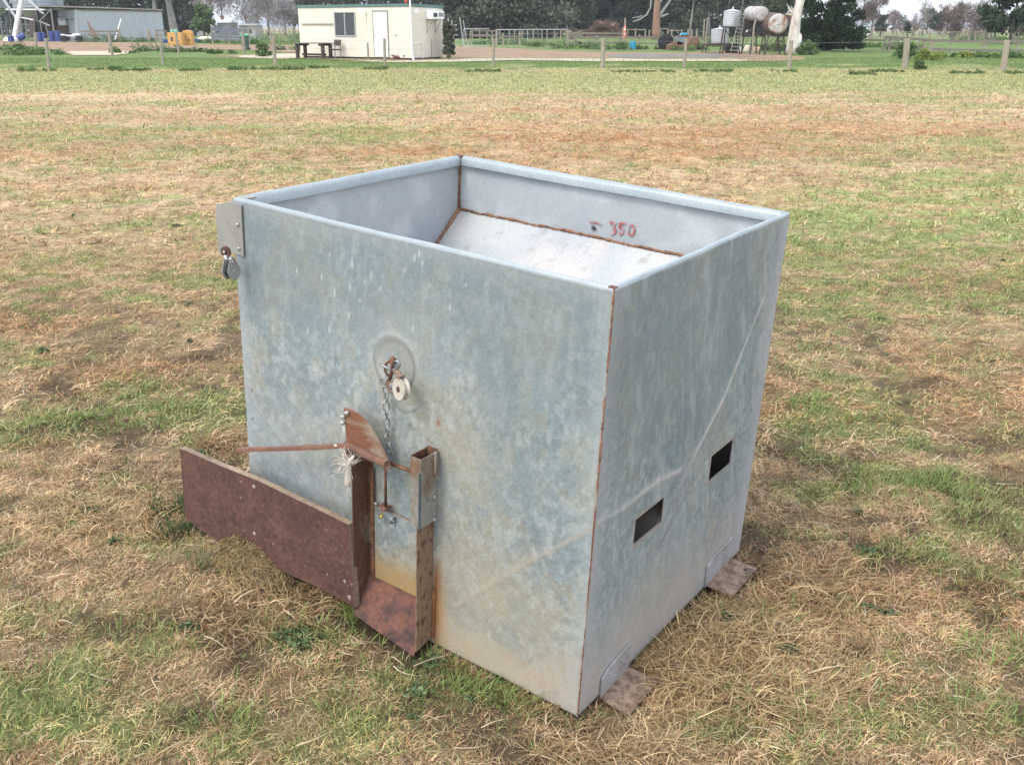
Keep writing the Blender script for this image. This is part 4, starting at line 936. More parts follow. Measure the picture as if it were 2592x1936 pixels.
g = MB(); g.add(vs, fs); g.build('soil_core', mat('soil_core', (0.16, 0.105, 0.06), 0.95, col2=(0.07, 0.045, 0.03), scale=30, bump=0.8, bscale=80), cl, smooth=True)
g_n = 6500; th = RNG.uniform(0, 6.28, g_n); rr = np.sqrt(RNG.random(g_n)); s_, t_ = rr * np.cos(th), rr * np.sin(th)
hz = np.sqrt(np.maximum(0, 1 - s_ ** 2 - t_ ** 2)) * 0.112 * (1 - 0.2 * s_)
P0 = np.outer(s_ * 0.14, np.array(xa)) + np.outer(t_ * 0.08, np.array(ya)) + np.c_[0 * hz, 0 * hz, hz]
seg = 4; V = np.zeros((g_n, seg + 1, 2, 3)); p = P0 + RNG.normal(0, .004, P0.shape); ang = RNG.normal(0.1, 1.0, g_n)
d = np.outer(np.cos(ang), np.array(xa)) * 0.8 + np.outer(np.sin(ang), np.array(ya)) * 0.3; nrm_ = np.outer(s_ / .14, np.array(xa)) + np.outer(t_ / .08, np.array(ya)) + np.c_[0 * hz, 0 * hz, hz / .112 ** 2 + 1.5]; nrm_ /= np.linalg.norm(nrm_, axis=1)[:, None]; d[:, 2] = RNG.normal(0, .5, g_n); d -= nrm_ * np.sum(d * nrm_, 1)[:, None] * .95; d /= np.linalg.norm(d, axis=1)[:, None]
L = RNG.uniform(.02, .06, g_n)
for k in range(seg + 1):
    ww = RNG.uniform(.0008, .0016, (g_n, 1)); side = np.c_[-d[:, 2], d[:, 0] * .3, d[:, 0]]
    V[:, k, 0] = p - side * ww; V[:, k, 1] = p + side * ww
    d = d + RNG.normal(0, .65, d.shape); d -= nrm_ * np.sum(d * nrm_, 1)[:, None] * .8; d /= np.linalg.norm(d, axis=1)[:, None]; p = p + d * (L / seg)[:, None]; p[:, 2] = np.maximum(p[:, 2], 0.0)
idx = np.arange(g_n * (seg + 1) * 2).reshape(g_n, seg + 1, 2)
F = np.stack([idx[:, :-1, 0], idx[:, :-1, 1], idx[:, 1:, 1], idx[:, 1:, 0]], -1).reshape(-1, 4)
cc = np.array((0.36, 0.265, 0.135)) * RNG.uniform(.25, 1.25, (g_n, 1)) * (0.5 + fbm(s_ * 4, t_ * 4, 3))[:, None]
ro = mesh_np('roots', V.reshape(-1, 3), F, 'blade', np.repeat(cc, (seg + 1) * 2, 0), parent=cl)
#PART3
# ================================================================== BACKGROUND
mat('post_wood', (0.36, 0.32, 0.25), 0.9, col2=(0.23, 0.20, 0.155), scale=8, stretch=(4, 4, 0.6), bump=0.4, bscale=30, fine=0.1, fscale=30)
mat('rail_wood', (0.235, 0.205, 0.165), 0.9, col2=(0.14, 0.12, 0.10), scale=5, stretch=(0.6, 3, 3), fine=0.12, fscale=12)
mat('wire', (0.35, 0.35, 0.34), 0.5, metal=0.6)
mat('cabin_wall', (0.74, 0.695, 0.59), 0.75, col2=(0.65, 0.60, 0.495), scale=1.4, fine=0.03, fscale=20)
mat('cabin_green', (0.115, 0.20, 0.185), 0.5, col2=(0.09, 0.16, 0.145))
mat('white_paint', (0.86, 0.86, 0.86), 0.5, col2=(0.78, 0.78, 0.77), scale=5)
mat('glass_dark', (0.045, 0.06, 0.07), 0.25, col2=(0.03, 0.04, 0.05), scale=3)
mat('alu', (0.55, 0.56, 0.57), 0.45, metal=0.5)
mat('iron_sheet', (0.37, 0.40, 0.43), 0.5, metal=0.25, col2=(0.29, 0.32, 0.36), scale=1.2, stretch=(6, 6, 0.5), fine=0.08, fscale=6)
mat('iron_roof', (0.32, 0.32, 0.31), 0.6, metal=0.2, col2=(0.22, 0.19, 0.165), scale=1.5)
mat('tank_steel', (0.55, 0.57, 0.58), 0.42, metal=0.35, col2=(0.44, 0.455, 0.46), scale=3, fine=0.06, fscale=20)
mat('tank_rusty', (0.50, 0.49, 0.47), 0.7, col2=(0.26, 0.125, 0.07), scale=2.2, pos=0.47, width=0.08, fine=0.12, fscale=14)
mat('tank_rust_side', (0.17, 0.105, 0.08), 0.8, col2=(0.10, 0.062, 0.05), scale=3, fine=0.12, fscale=14)
mat('tank_patchy', (0.44, 0.435, 0.42), 0.7, col2=(0.27, 0.185, 0.14), scale=2.2, pos=0.44, width=0.08, fine=0.10, fscale=14)
mat('dark_iron', (0.075, 0.058, 0.05), 0.8, col2=(0.045, 0.035, 0.03), scale=8)
mat('grey_iron', (0.30, 0.31, 0.31), 0.6, metal=0.2, scale=6)
mat('drum_blue', (0.035, 0.07, 0.26), 0.45, col2=(0.03, 0.055, 0.20))
mat('drum_cyan', (0.03, 0.33, 0.50), 0.45, col2=(0.025, 0.28, 0.43))
mat('drum_white', (0.72, 0.68, 0.58), 0.55, col2=(0.55, 0.42, 0.28), scale=4, pos=0.42)
mat('drum_tan', (0.60, 0.45, 0.27), 0.6, col2=(0.45, 0.30, 0.17), scale=4)
mat('crate_yellow', (0.62, 0.36, 0.10), 0.6, col2=(0.52, 0.29, 0.08), scale=4)
mat('bin_green', (0.025, 0.08, 0.05), 0.5, col2=(0.02, 0.065, 0.04))
mat('lid_green', (0.04, 0.42, 0.16), 0.5)
mat('mint', (0.30, 0.62, 0.45), 0.5)
mat('rubber', (0.022, 0.022, 0.024), 0.85, fine=0.2, fscale=30)
mat('machine_brown', (0.22, 0.13, 0.085), 0.85, col2=(0.13, 0.075, 0.05), scale=6, fine=0.15, fscale=20)
mat('machine_grey', (0.22, 0.25, 0.28), 0.7, col2=(0.16, 0.18, 0.20), scale=4)
mat('table_wood', (0.19, 0.165, 0.145), 0.9, col2=(0.19, 0.165, 0.15), scale=4, stretch=(0.5, 4, 4))
mat('dark_wood', (0.085, 0.062, 0.052), 0.9, col2=(0.05, 0.04, 0.035), scale=6)
mat('red_paint', (0.60, 0.10, 0.05), 0.6)
mat('orange_marker', (0.80, 0.22, 0.12), 0.6)
mat('gum_bark', (0.70, 0.64, 0.57), 0.85, col2=(0.40, 0.33, 0.27), scale=2.2, pos=0.40, width=0.09, stretch=(1, 1, 0.35), fine=0.08, fscale=12)
mat('gum_red', (0.33, 0.195, 0.13), 0.9, col2=(0.20, 0.12, 0.085), scale=1.5, stretch=(1, 1, 0.3))
mat('bark', (0.17, 0.13, 0.105), 0.95, col2=(0.10, 0.08, 0.065), scale=4, stretch=(1, 1, 0.3))
mat('bark_pale', (0.34, 0.32, 0.30), 0.9, col2=(0.22, 0.20, 0.185), scale=3, stretch=(1, 1, 0.3))
mat('hide', (0.62, 0.60, 0.57), 0.8, col2=(0.018, 0.016, 0.015), scale=1.5, pos=0.56, width=0.02)
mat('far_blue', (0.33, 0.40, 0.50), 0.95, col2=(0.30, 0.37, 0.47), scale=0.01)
mat('roof_white', (0.72, 0.71, 0.70), 0.6, col2=(0.60, 0.58, 0.56))
mat('wall_grey', (0.45, 0.44, 0.45), 0.8, col2=(0.36, 0.34, 0.33), scale=1)

def zrow(v, y): return A(0, v, y).z
def upx(u, v, y): return A(u, v, y)

# ---- tracks and paths
def sheet(name, pts, z, material, label, jag=0.25):
    P = [G(u, v) for u, v in pts]; out = []
    for i, p in enumerate(P):
        q = P[(i + 1) % len(P)]; n = max(1, int((q - p).length / 0.9))
        for k in range(n):
            r = p.lerp(q, k / n); out.append((r.x + random.uniform(-jag, jag), r.y + random.uniform(-jag, jag) * 1.5, z))
    me = bpy.data.meshes.new(name); bm = bmesh.new(); vs = [bm.verts.new(p) for p in out]; f = bm.faces.new(vs)
    if f.normal.z < 0: f.normal_flip()
    f.normal_update(); bmesh.ops.triangulate(bm, faces=[f]); bm.to_mesh(me); bm.free()
    me.materials.append(M[material]); o = bpy.data.objects.new(name, me); C.objects.link(o); return tag(o, label, kind='structure')
sheet('dirt_track', [(-260,99),(0,103),(120,106),(250,108),(380,110),(500,113),(640,115),(760,116),(960,117),(1120,117),(1180,119),(1290,123),(1400,129),(1500,133),(1700,135),(1850,132),(1940,137),(2040,147),
       (2035,153),(1930,157),(1880,156),(1700,155),(1500,156),(1300,152),(1120,157),(1000,158),(860,153),(760,149),(700,151),(590,147),(560,143),(660,139),(760,136),(640,128),(520,126),(350,128),(300,134),(288,141),(180,141),(160,136),(120,122),(40,116),(-260,118)],
      0.020, 'dirt', 'bare brown dirt track across the farmyard')
sheet('gravel_strip', [(1110,153),(1200,150),(1300,148.5),(1500,149.5),(1700,151),(1850,150.5),(1900,153),(1880,157),(1700,156.5),(1500,157),(1300,154),(1180,158),(1000,160),(880,155),(1000,156)], 0.026, 'gravel', 'pale gravel edge of the track', 0.15)
sheet('gravel_strip', [(170,131),(330,131),(345,134),(290,141),(185,141)], 0.026, 'gravel', 'pale gravel edge of the track', 0.15)
sheet('gravel_strip', [(600,143),(700,138),(770,137),(775,148),(700,151),(620,148)], 0.026, 'gravel', 'pale gravel patch left of the cabin', 0.15)
sheet('wet_mud', [(1540,140),(1600,137.5),(1800,138),(1860,141),(1900,146),(1760,147.5),(1600,147.5),(1545,145)], 0.026, 'mud', 'wet dark mud in the track', 0.15)

# ---- leafy masses: many small leaf faces in noisy clumps
def leaf_cloud(centers, radii, n, size, pal, shell=0.55, flat=0.0, slim=1.0, droop=0.0):
    """n leaf faces spread over ellipsoidal clumps. returns V, F, colours"""
    centers = np.array(centers, float); radii = np.array(radii, float)
    vol = (radii[:, 0] * radii[:, 1] * radii[:, 2]) ** (2 / 3.0); k = RNG.choice(len(centers), n, p=vol / vol.sum())
    d = RNG.normal(0, 1, (n, 3)); d /= np.linalg.norm(d, axis=1)[:, None]
    r = shell + (1 - shell) * RNG.random(n) ** 0.6; r = r * (1 + 0.22 * RNG.normal(0, 1, n))
    P = centers[k] + d * radii[k] * r[:, None]
    a = RNG.normal(0, 1, (n, 3)); a[:, 2] -= droop; a /= np.linalg.norm(a, axis=1)[:, None]
    b = np.cross(a, RNG.normal(0, 1, (n, 3))); b /= np.linalg.norm(b, axis=1)[:, None] + 1e-9
    s = size * RNG.uniform(0.5, 1.4, n)[:, None]
    V = np.stack([P - a * s, P + b * s * 0.5 * slim, P + a * s, P - b * s * 0.5 * slim], 1)
    tone = RNG.uniform(0.75, 1.25, len(centers))[k]
    pal = np.array(pal); c = pal[RNG.integers(0, len(pal), n)] * (tone * RNG.uniform(0.7, 1.3, n))[:, None]
    idx = np.arange(n * 4).reshape(n, 4)
    return V.reshape(-1, 3), idx, np.repeat(c, 4, 0)
def clumps(c, R, n, r, squash=0.7, zmin=None):
    out, rr = [], []
    for i in range(n):
        while True:
            d = RNG.normal(0, 1, 3); d /= np.linalg.norm(d); q = RNG.uniform(0.35, 0.92)
            p = np.array(c) + d * np.array(R) * q
            if zmin is None or p[2] > zmin: break
        s = r * RNG.uniform(0.6, 1.35); out.append(p); rr.append((s, s, s * squash))
    return out, rr
def column(R, h0, h1, n, r, squash=.75, prof=None):
    """clumps filling a crown from h0 up to h1: wide low down, rounding over at the top"""
    out, rr = [], []
    for i in range(n):
        t = RNG.random(); w_ = prof(t) if prof else (1 - t ** 2.6) ** .5 * (0.86 + 0.14 * math.sin(t * 9)); a = RNG.uniform(0, 6.28); q = RNG.random() ** .5 * R * w_ * .85
        s = r * RNG.uniform(.6, 1.35); out.append((math.cos(a) * q, math.sin(a) * q, h0 + (h1 - h0) * t)); rr.append((s, s, s * squash))
    return out, rr
PAL = dict(cypress=[(0.042,0.068,0.036),(0.060,0.090,0.046),(0.032,0.052,0.030)], olive=[(0.105,0.112,0.080),(0.13,0.135,0.095),(0.085,0.092,0.068)],  # cypress and dark tones lifted, distance haze put into the leaf colours
           gum=[(0.080,0.100,0.066),(0.11,0.125,0.080),(0.062,0.080,0.054)], dark=[(0.042,0.058,0.040),(0.056,0.075,0.050),(0.032,0.046,0.032)],
           bare=[(0.175,0.130,0.120),(0.13,0.095,0.088),(0.22,0.17,0.155)], grey=[(0.29,0.265,0.27),(0.22,0.20,0.205),(0.34,0.31,0.30)],
           green=[(0.11,0.17,0.06),(0.14,0.20,0.08),(0.08,0.13,0.05)], weed=[(0.105,0.170,0.055),(0.150,0.220,0.080),(0.075,0.125,0.045)],
           lime=[(0.25,0.30,0.06),(0.30,0.33,0.09),(0.19,0.25,0.06)], orange=[(0.50,0.30,0.16),(0.40,0.27,0.17),(0.34,0.25,0.18)], farbare=[(0.30,0.24,0.24),(0.25,0.20,0.20),(0.34,0.28,0.27)])
def limb_mesh(m_, base, h, r, n, spread, seg=5, lean=(0, 0), tips=None, start=0.35):
    top = Vector(base) + Vector((lean[0], lean[1], h)); pts = []
    for i in range(seg + 1):
        t = i / seg; pts.append(Vector(base).lerp(top, t) + Vector((random.uniform(-1, 1), random.uniform(-1, 1), 0)) * r * (0.8 if 0 < i else 0))
    m_.tube(pts, [r * (1.15 if i == 0 else 1) * (1 - 0.75 * i / seg) for i in range(seg + 1)], 8, jit=0.06)
    for k in range(n):
        t = random.uniform(start, 0.95); i = min(int(t * seg), seg - 1); p = pts[i].lerp(pts[i + 1], t * seg - i); a = random.uniform(0, 6.28)
        L = spread * random.uniform(0.6, 1.1) * (1.2 - 0.5 * t); q = [p]; d = Vector((math.cos(a), math.sin(a), random.uniform(0.3, 1.0))).normalized()
        for j in range(4):
            d = (d + Vector([random.uniform(-.3, .3) for _ in range(3)]) + Vector((0, 0, .12))).normalized(); q.append(q[-1] + d * L / 4)
        rr = r * 0.42 * (1 - 0.6 * t); m_.tube(q, [rr, rr * .75, rr * .55, rr * .4, rr * .2], 6)
        if tips is not None: tips.append(q[-1]); tips.append(q[2])
def tree(name, label, cat, x, y, h, R, pal, n, size, kind='clump', nclump=24, cr=None, bottom=0.15, bark='bark', trunk_r=0.25, group=None, shell=0.5, slim=1.0, limbs=6, lean=(0, 0), droop=0.0, nc=None):
    t = thing(name, label, cat, (x, y, 0), 0, group)
    m_ = MB(); tips = []; limb_mesh(m_, (0, 0, -0.2), h * 0.9, trunk_r, limbs, R * 0.9, lean=lean, tips=tips)
    m_.build('trunk', bark, t, smooth=True)
    cc, rr = column(R, h * bottom + .4, h, nclump, cr or R * 0.30)
    for p in tips[:10]: cc.append(np.array(p)); rr.append((R * .25, R * .25, R * .2))
    V, F, col = leaf_cloud(cc, rr, n, size, PAL[pal], shell, slim=slim, droop=droop)
    V[:, 2] = np.maximum(V[:, 2], 0.02)
    mesh_np('crown', V, F, 'leaf', col, parent=t); return t
def bare_tree(name, label, x, y, h, R, pal='bare', n=9000, bark='bark_pale', trunk_r=0.2, group=None, limbs=14, bottom=0.15, bulk=26):
    t = thing(name, label, 'tree', (x, y, 0), 0, group)
    m_ = MB(); tips = []; limb_mesh(m_, (0, 0, -0.2), h * 0.92, trunk_r, limbs, R, tips=tips, start=0.18)
    for p in list(tips):
        for k in range(3):
            d = Vector((random.uniform(-1, 1), random.uniform(-1, 1), random.uniform(0.2, 1.2))).normalized(); q = p + d * R * 0.35; m_.tube([p, p.lerp(q, .5) + Vector((0, 0, .03 * R)), q], [trunk_r * .13, trunk_r * .08, trunk_r * .03], 4)
    m_.build('trunk', bark, t, smooth=True)
    cc, rr = clumps((0, 0, h * (bottom + 1) / 2), (R, R, h * (1 - bottom) / 2), bulk, R * 0.4, 0.9)
    V, F, col = leaf_cloud(cc, rr, n, 0.34, PAL[pal], 0.2, slim=0.16, droop=-0.9)
    V[:, 2] = np.maximum(V[:, 2], 0.05)
    mesh_np('crown', V, F, 'leaf', col, parent=t); return t
def X_(u, y): return A(u, 90, y).x

# far wood line (dark conifers and gums), each a tree of its own
GW = 'trees along the back of the farm'
line = [  # u, y, h, R, pal, n, label
 (150,196,15,7,'dark',7000,'dark evergreen tree behind the silo'),(235,190,16,7,'dark',8000,'dark evergreen tree behind the open bay of the shed'),(300,200,17,8,'dark',7000,'dark evergreen tree behind the middle of the shed roof'),
 (365,188,15,6,'cypress',8000,'dark green tree behind the right half of the shed roof'),(440,182,15,5.2,'dark',9000,'dark evergreen tree just right of the grey shed wall'),
 (-20,200,15,8,'dark',5000,'dark evergreen tree at the far left edge'),(60,215,16,7,'dark',5000,'dark evergreen tree seen left of the silo'),
 (790,205,13,6,'gum',6000,'dark green tree behind the left end of the cabin roof'),(860,205,14,7,'olive',6000,'brown green tree behind the middle of the cabin roof'),(940,200,14,7,'dark',6000,'dark tree behind the cabin door'),
 (1020,190,14,7,'dark',7000,'dark tree behind the pipe on the cabin corner'),(1100,185,14,7,'dark',7000,'dark tree behind the right end of the cabin'),
 (1165,150,9,6.2,'olive',15000,'broad olive grey tree just right of the cabin'),(1260,146,10,6.5,'olive',16000,'broad grey green tree above the pipe gates'),(1345,150,10,6.5,'olive',15000,'broad grey green tree with a rounded right side'),
 (1420,170,12,6,'gum',10000,'mid green gum left of the dead brush'),(1480,185,14,6,'gum',9000,'green gum tree behind the dead brush'),(1545,178,14,6,'dark',10000,'dark tree above the dead brush pile'),
 (1610,188,15,6.5,'dark',9000,'dark tree left of the red trunked gum'),(1690,190,15,6.5,'dark',9000,'dark tree right of the red trunked gum'),(1760,178,14,5.5,'gum',9000,'grey green gum above the upright tank'),
 (1825,172,13,5.0,'gum',7000,'grey green gum behind the steel tanks'),(1905,176,14,5.5,'olive',7000,'grey gum behind the rusty tank'),(1975,180,14,6,'dark',7000,'dark tree behind the white gum'),
 (1560,215,16,9,'dark',7000,'tall dark tree far behind the brush pile'),(1730,215,16,9,'dark',7000,'tall dark tree far behind the upright tank'),(1400,205,15,8,'dark',7000,'tall dark tree far behind the pipe gates'),
 (1250,200,14,9,'dark',6000,'tall dark tree behind the broad grey green trees'),(1900,215,14,8,'dark',6000,'tall dark tree far behind the tanks')]
for (u, y, h, R, pal, n, lab) in line:
    tree('evergreen_tree' if pal in ('dark', 'cypress') else 'gum_tree', lab, 'tree', X_(u, y), y, h, R, pal, int(n * 1.5), 0.30, nclump=int(46 * (h / 12)), bottom=0.0, trunk_r=0.3, group=GW, shell=0.4, limbs=5)
for (u, y, lab) in ((1438,166,'pale leaning'),(1795,160,'thin pale'),(1745,158,'slim grey'),(1870,164,'slender pale')):
    t = thing('gum_tree', lab + (' gum with a bare forked trunk in the dark trees' if u < 1500 else ' gum trunk standing %s' % {1795: 'left of the tank ladder', 1745: 'behind the grey machine', 1870: 'between the two raised tanks'}[u]), 'tree', (X_(u, y), y, 0), 0, GW)
    m_ = MB(); tp = []; limb_mesh(m_, (0, 0, -.1), 11, 0.16, 5, 2.8, tips=tp, lean=(random.uniform(-1, 1), 0), start=.2); m_.build('trunk', 'bark_pale', t, smooth=True)
    V, F, col = leaf_cloud([np.array(p) for p in tp], [(1.2, 1.2, .8)] * len(tp), 1500, .3, PAL['gum'], .3); mesh_np('crown', V, F, 'leaf', col, parent=t)
# gum with the red-brown trunk
yy = 132; t = thing('gum_tree', 'gum tree with a thick red brown trunk forking into pale limbs', 'tree', (X_(1661, yy), yy, 0), 0, GW)
m_ = MB()
def tl(pts, r): m_.tube([Vector((A(u, v, yy).x - t.location.x, dy, A(u, v, yy).z)) for (u, v, dy) in pts], r, 10, jit=0.05)
tl([(1661,100,0),(1661,80,0),(1662,50,0),(1664,20,.2),(1668,-20,.4),(1676,-80,.6)], [.62,.52,.45,.42,.36,.2]); m_.build('trunk', 'gum_red', t, smooth=True)
m_ = MB(); tl([(1663,46,0),(1676,32,.2),(1690,12,.3),(1704,-8,.4),(1720,-40,.4)], [.26,.2,.16,.13,.06]); tl([(1672,44,.1),(1684,39,.1),(1692,35,0)], [.16,.12,.08]); tl([(1667,12,.1),(1674,2,.1),(1681,-12,.1)], [.2,.16,.1]); tl([(1602,56,0),(1620,50,.2),(1638,38,.3),(1648,20,.4),(1650,-10,.5)], [.06,.1,.11,.1,.1]); tl([(1600,46,.2),(1616,44,.1),(1626,40,.2)],[.04,.07,.08])
m_.build('limb', 'bark_pale', t, smooth=True)
cc, rr = clumps((0.5, 0.5, 11.5), (6, 5, 3.2), 26, 1.6); V, F, col = leaf_cloud(cc, rr, 7000, .3, PAL['gum'], .3); mesh_np('crown', V, F, 'leaf', col, parent=t)
# big dense dark tree right of the white gum
yb = 72.0
t = thing('evergreen_tree', 'big dense dark green tree reaching the ground right of the white gum', 'tree', (X_(2098, yb), yb, 0))
m_ = MB(); limb_mesh(m_, (0, 0, -.1), 8, .22, 7, 2.0); m_.build('trunk', 'bark', t, smooth=True)
cc, rr = column(2.35, .55, 9.0, 150, .55, prof=lambda t: (.80 + .20 * math.sin(min(1, t * 3.2) * 1.57)) * (1 - max(0, t - .5) ** 2 * 2.4))
c9, r9 = column(2.5, .15, 1.8, 46, .45, prof=lambda t: 1.0); cc += c9; rr += r9
V, F, col = leaf_cloud(cc, rr, 76000, .10, PAL['cypress'], .35); V[:, 2] = np.maximum(V[:, 2], .12); mesh_np('crown', V, F, 'leaf', col, parent=t)
# white gum
yw = 66.0
t = thing('white_gum', 'old gum with thick white peeling trunk beside the rusty tank', 'tree', (X_(2010, yw), yw, 0)); x0 = t.location.x
m_ = MB()
def tw(pts, r, n=12, j=.04): m_.tube([Vector((A(u, v, yw).x - x0, dy, A(u, v, yw).z)) for (u, v, dy) in pts], r, n, jit=j)
tw([(2008,136,0),(2007,120,0),(2009,95,0),(2012,70,0),(2016,45,0),(2021,20,0),(2026,0,0),(2036,-20,0),(2050,-60,0)], [.50,.40,.36,.33,.29,.27,.27,.22,.12])
tw([(2016,132,-.15),(2019,112,-.2),(2021,92,-.12),(2018,78,0)], [.16,.20,.18,.05]); tw([(2024,4,0),(2032,-6,.1),(2046,-22,.2)], [.2,.17,.1])
tw([(2010,38,0),(2000,28,0),(1992,10,.1),(1986,-8,.1)], [.1,.08,.06,.04]); tw([(2010,40,0),(1996,37,0),(1984,36,0)], [.07,.05,.03]); tw([(2012,36,.1),(2006,22,.1),(2000,12,.2)], [.07,.05,.03])
m_.build('trunk', 'gum_bark', t, smooth=True)
cc, rr = [], []
for (u, v, r) in ((1968,16,.55),(1952,22,.4),(1980,6,.5),(1960,28,.35),(1995,2,.5),(1975,30,.3),(1945,8,.5)):
    p = A(u, v, yw + random.uniform(-.8, .8)); cc.append((p.x - x0, p.y - yw, p.z)); rr.append((r, r, r * .7))
c2, r2 = clumps((1.0, 0, 7.6), (4, 3.5, 2.2), 22, 1.0); cc += c2; rr += r2
V, F, col = leaf_cloud(cc, rr, 9000, .12, PAL['gum'], .2); mesh_np('crown', V, F, 'leaf', col, parent=t)
# leaning pale trunks right of the shed
for (pts, r, y, lab) in (([(440,77,0),(435,50,0),(429,20,0),(424,-5,0),(415,-60,0)], [.50,.42,.36,.34,.2], 128, 'tall gum with a pale leaning trunk right of the grey shed'),
                         ([(391,24,0),(390,10,0),(389,-10,0),(388,-50,0)], [.30,.28,.25,.15], 168, 'grey tree trunk rising behind the shed roof')):
    t = thing('gum_tree', lab, 'tree', (X_(pts[0][0], y), y, 0)); m_ = MB()
    P = [Vector((A(u, v, y).x - t.location.x, dy, A(u, v, y).z)) for (u, v, dy) in pts]; P.insert(0, Vector((P[0].x, 0, -.1))); m_.tube(P, [r[0]] + r, 10, jit=.05); m_.build('trunk', 'bark_pale', t, smooth=True)
    cc, rr = clumps((P[-1].x, 0, P[-1].z), (4, 4, 2), 16, 1.4); V, F, col = leaf_cloud(cc, rr, 3000, .3, PAL['gum'], .3); mesh_np('crown', V, F, 'leaf', col, parent=t)
# leafless trees
for (u, y, h, R, pal, n, lab) in ((505,215,13,6,'bare',9000,'bare purple brown tree above the yellow crates'),(565,225,14,7,'bare',9000,'bare purple brown tree behind the little green tree'),(625,215,13,6,'bare',9000,'bare brown tree above the timber panel'),
        (680,190,10,4.2,'grey',7000,'pale grey leafless tree left of the cabin'),(722,185,7.2,3.0,'grey',4500,'small pale leafless tree at the cabin corner'),(655,230,10,5,'grey',6000,'hazy grey leafless tree far behind the wheelie bin'),(745,220,12,3.2,'grey',3000,'thin leafless tree peeping past the cabin wall'),
        (2205,150,8.5,2.3,'bare',3600,'leafless brown tree beside the big dark tree'),(2180,160,9,2.2,'bare',2000,'leafless tree half hidden behind the big dark tree'),
        (2335,190,8.5,1.7,'farbare',600,'tall thin leafless tree in the far paddock'),(2312,185,3.6,1.3,'farbare',900,'small leafless bush tree in the far paddock'),
        (2412,118,4.5,1.7,'bare',1900,'leafless brown tree with a short dark trunk by the right yard'),(2462,132,4.9,3.0,'bare',3600,'spreading leafless brown tree, widest on the right'),(2500,140,4.2,2.2,'bare',2200,'low leafless tree left of the dark tree at the right edge'),
        (2395,230,5.6,2.6,'orange',1800,'far leafless tree glowing orange')):
    bare_tree('bare_tree', lab, X_(u, y), y, h, R, pal, n, group='leafless trees behind the farm', limbs=10 if n > 4000 else 6, bottom=.12)
for (u, y, h, R, pal, n, lab) in ((2560,100,8.5,3.4,'cypress',16000,'dark green tree at the right edge behind the rails'),(2600,118,9,4,'cypress',7000,'dark tree mostly cut off by the right edge'),
        (2258,260,4.6,3.4,'farbare',1800,'round far tree in the left of the open gap'),(2280,270,4.6,2.4,'gum',1300,'small far evergreen in the open gap'),(2345,230,4.8,2.8,'gum',2400,'far dark green tree left of the orange tree'),
        (2296,165,2.0,.65,'cypress',900,'small dark round bush in the far paddock'),(2375,215,4.0,2.2,'dark',1800,'far dark tree touching the orange tree'),(2228,175,3.4,1.3,'gum',1500,'small dark tree beside the leafless brown tree'),
        (517,160,4.2,2.5,'green',6000,'small round green tree beside the far white roof')):
    tree('leafy_tree', lab, 'tree', X_(u, y), y, h, R, pal, n, .22, nclump=26, bottom=.12, trunk_r=.16, shell=.4, limbs=4)
# dead brush pile, hedges and bushes
def bush(name, label, cat, u, y, h, R, Ry, pal, n, size=.16, slim=1.0, group=None, stems=True):
    t = thing(name, label, cat, (X_(u, y), y, 0), 0, group); cc, rr = column(1, .08 * h, h * .92, 80, min(R, h) * .22); cc = [(c[0] * R, c[1] * Ry, c[2]) for c in cc]
    V, F, col = leaf_cloud(cc, rr, n, size, PAL[pal], .25, slim=slim); V[:, 2] = np.maximum(V[:, 2], .02); mesh_np('foliage', V, F, 'leaf', col, parent=t)
    m_ = MB()
    for k in range(5):
        a = random.uniform(0, 6.28); m_.tube([(0, 0, 0), (math.cos(a) * R * .2, math.sin(a) * R * .2, h * .4), (math.cos(a) * R * .5, math.sin(a) * R * .5, h * .8)], [.04 * h * .4, .03 * h * .3, .008], 5)
    m_.build('stem', 'bark', t); return t
PAL['brush'] = [(0.24, 0.15, 0.115), (0.19, 0.115, 0.09), (0.30, 0.20, 0.15)]
bush('brush_heap', 'heap of dead red brown brush below the dark trees', 'brush heap', 1532, 150, 2.4, 3.2, 2, 'brush', 6000, .35, .14)
bush('bush', 'dark bush growing against the right end of the cabin', 'bush', 1135, 53.8, 1.9, .46, .6, 'olive', 9000, .05)
bush('bush', 'yellow green bush below the timber rails', 'bush', 2345, 52, .55, .5, .4, 'lime', 1800, .05)
bush('bush', 'low lime green bush right of the white tags', 'bush', 2378, 51, .42, .5, .4, 'lime', 1300, .05)
bush('bush', 'low lime green bush against the right rails', 'bush', 2450, 56, .35, .6, .4, 'lime', 1000, .05)
bush('bush', 'green bush at the foot of the white gum', 'bush', 2048, 62, .75, .9, .6, 'weed', 2600, .06)
bush('bush', 'dark green bush tangled at the timber rail corner', 'bush', 2300, 54, .8, .8, .5, 'weed', 2600, .06)
bush('bush', 'dark green clump in front of the fence at the far right', 'bush', 2338, 40.5, .40, .32, .25, 'weed', 1400, .035)
bush('bush', 'bright green bush left of the cabin table', 'bush', 664, 58, .75, .55, .4, 'weed', 1600, .06)

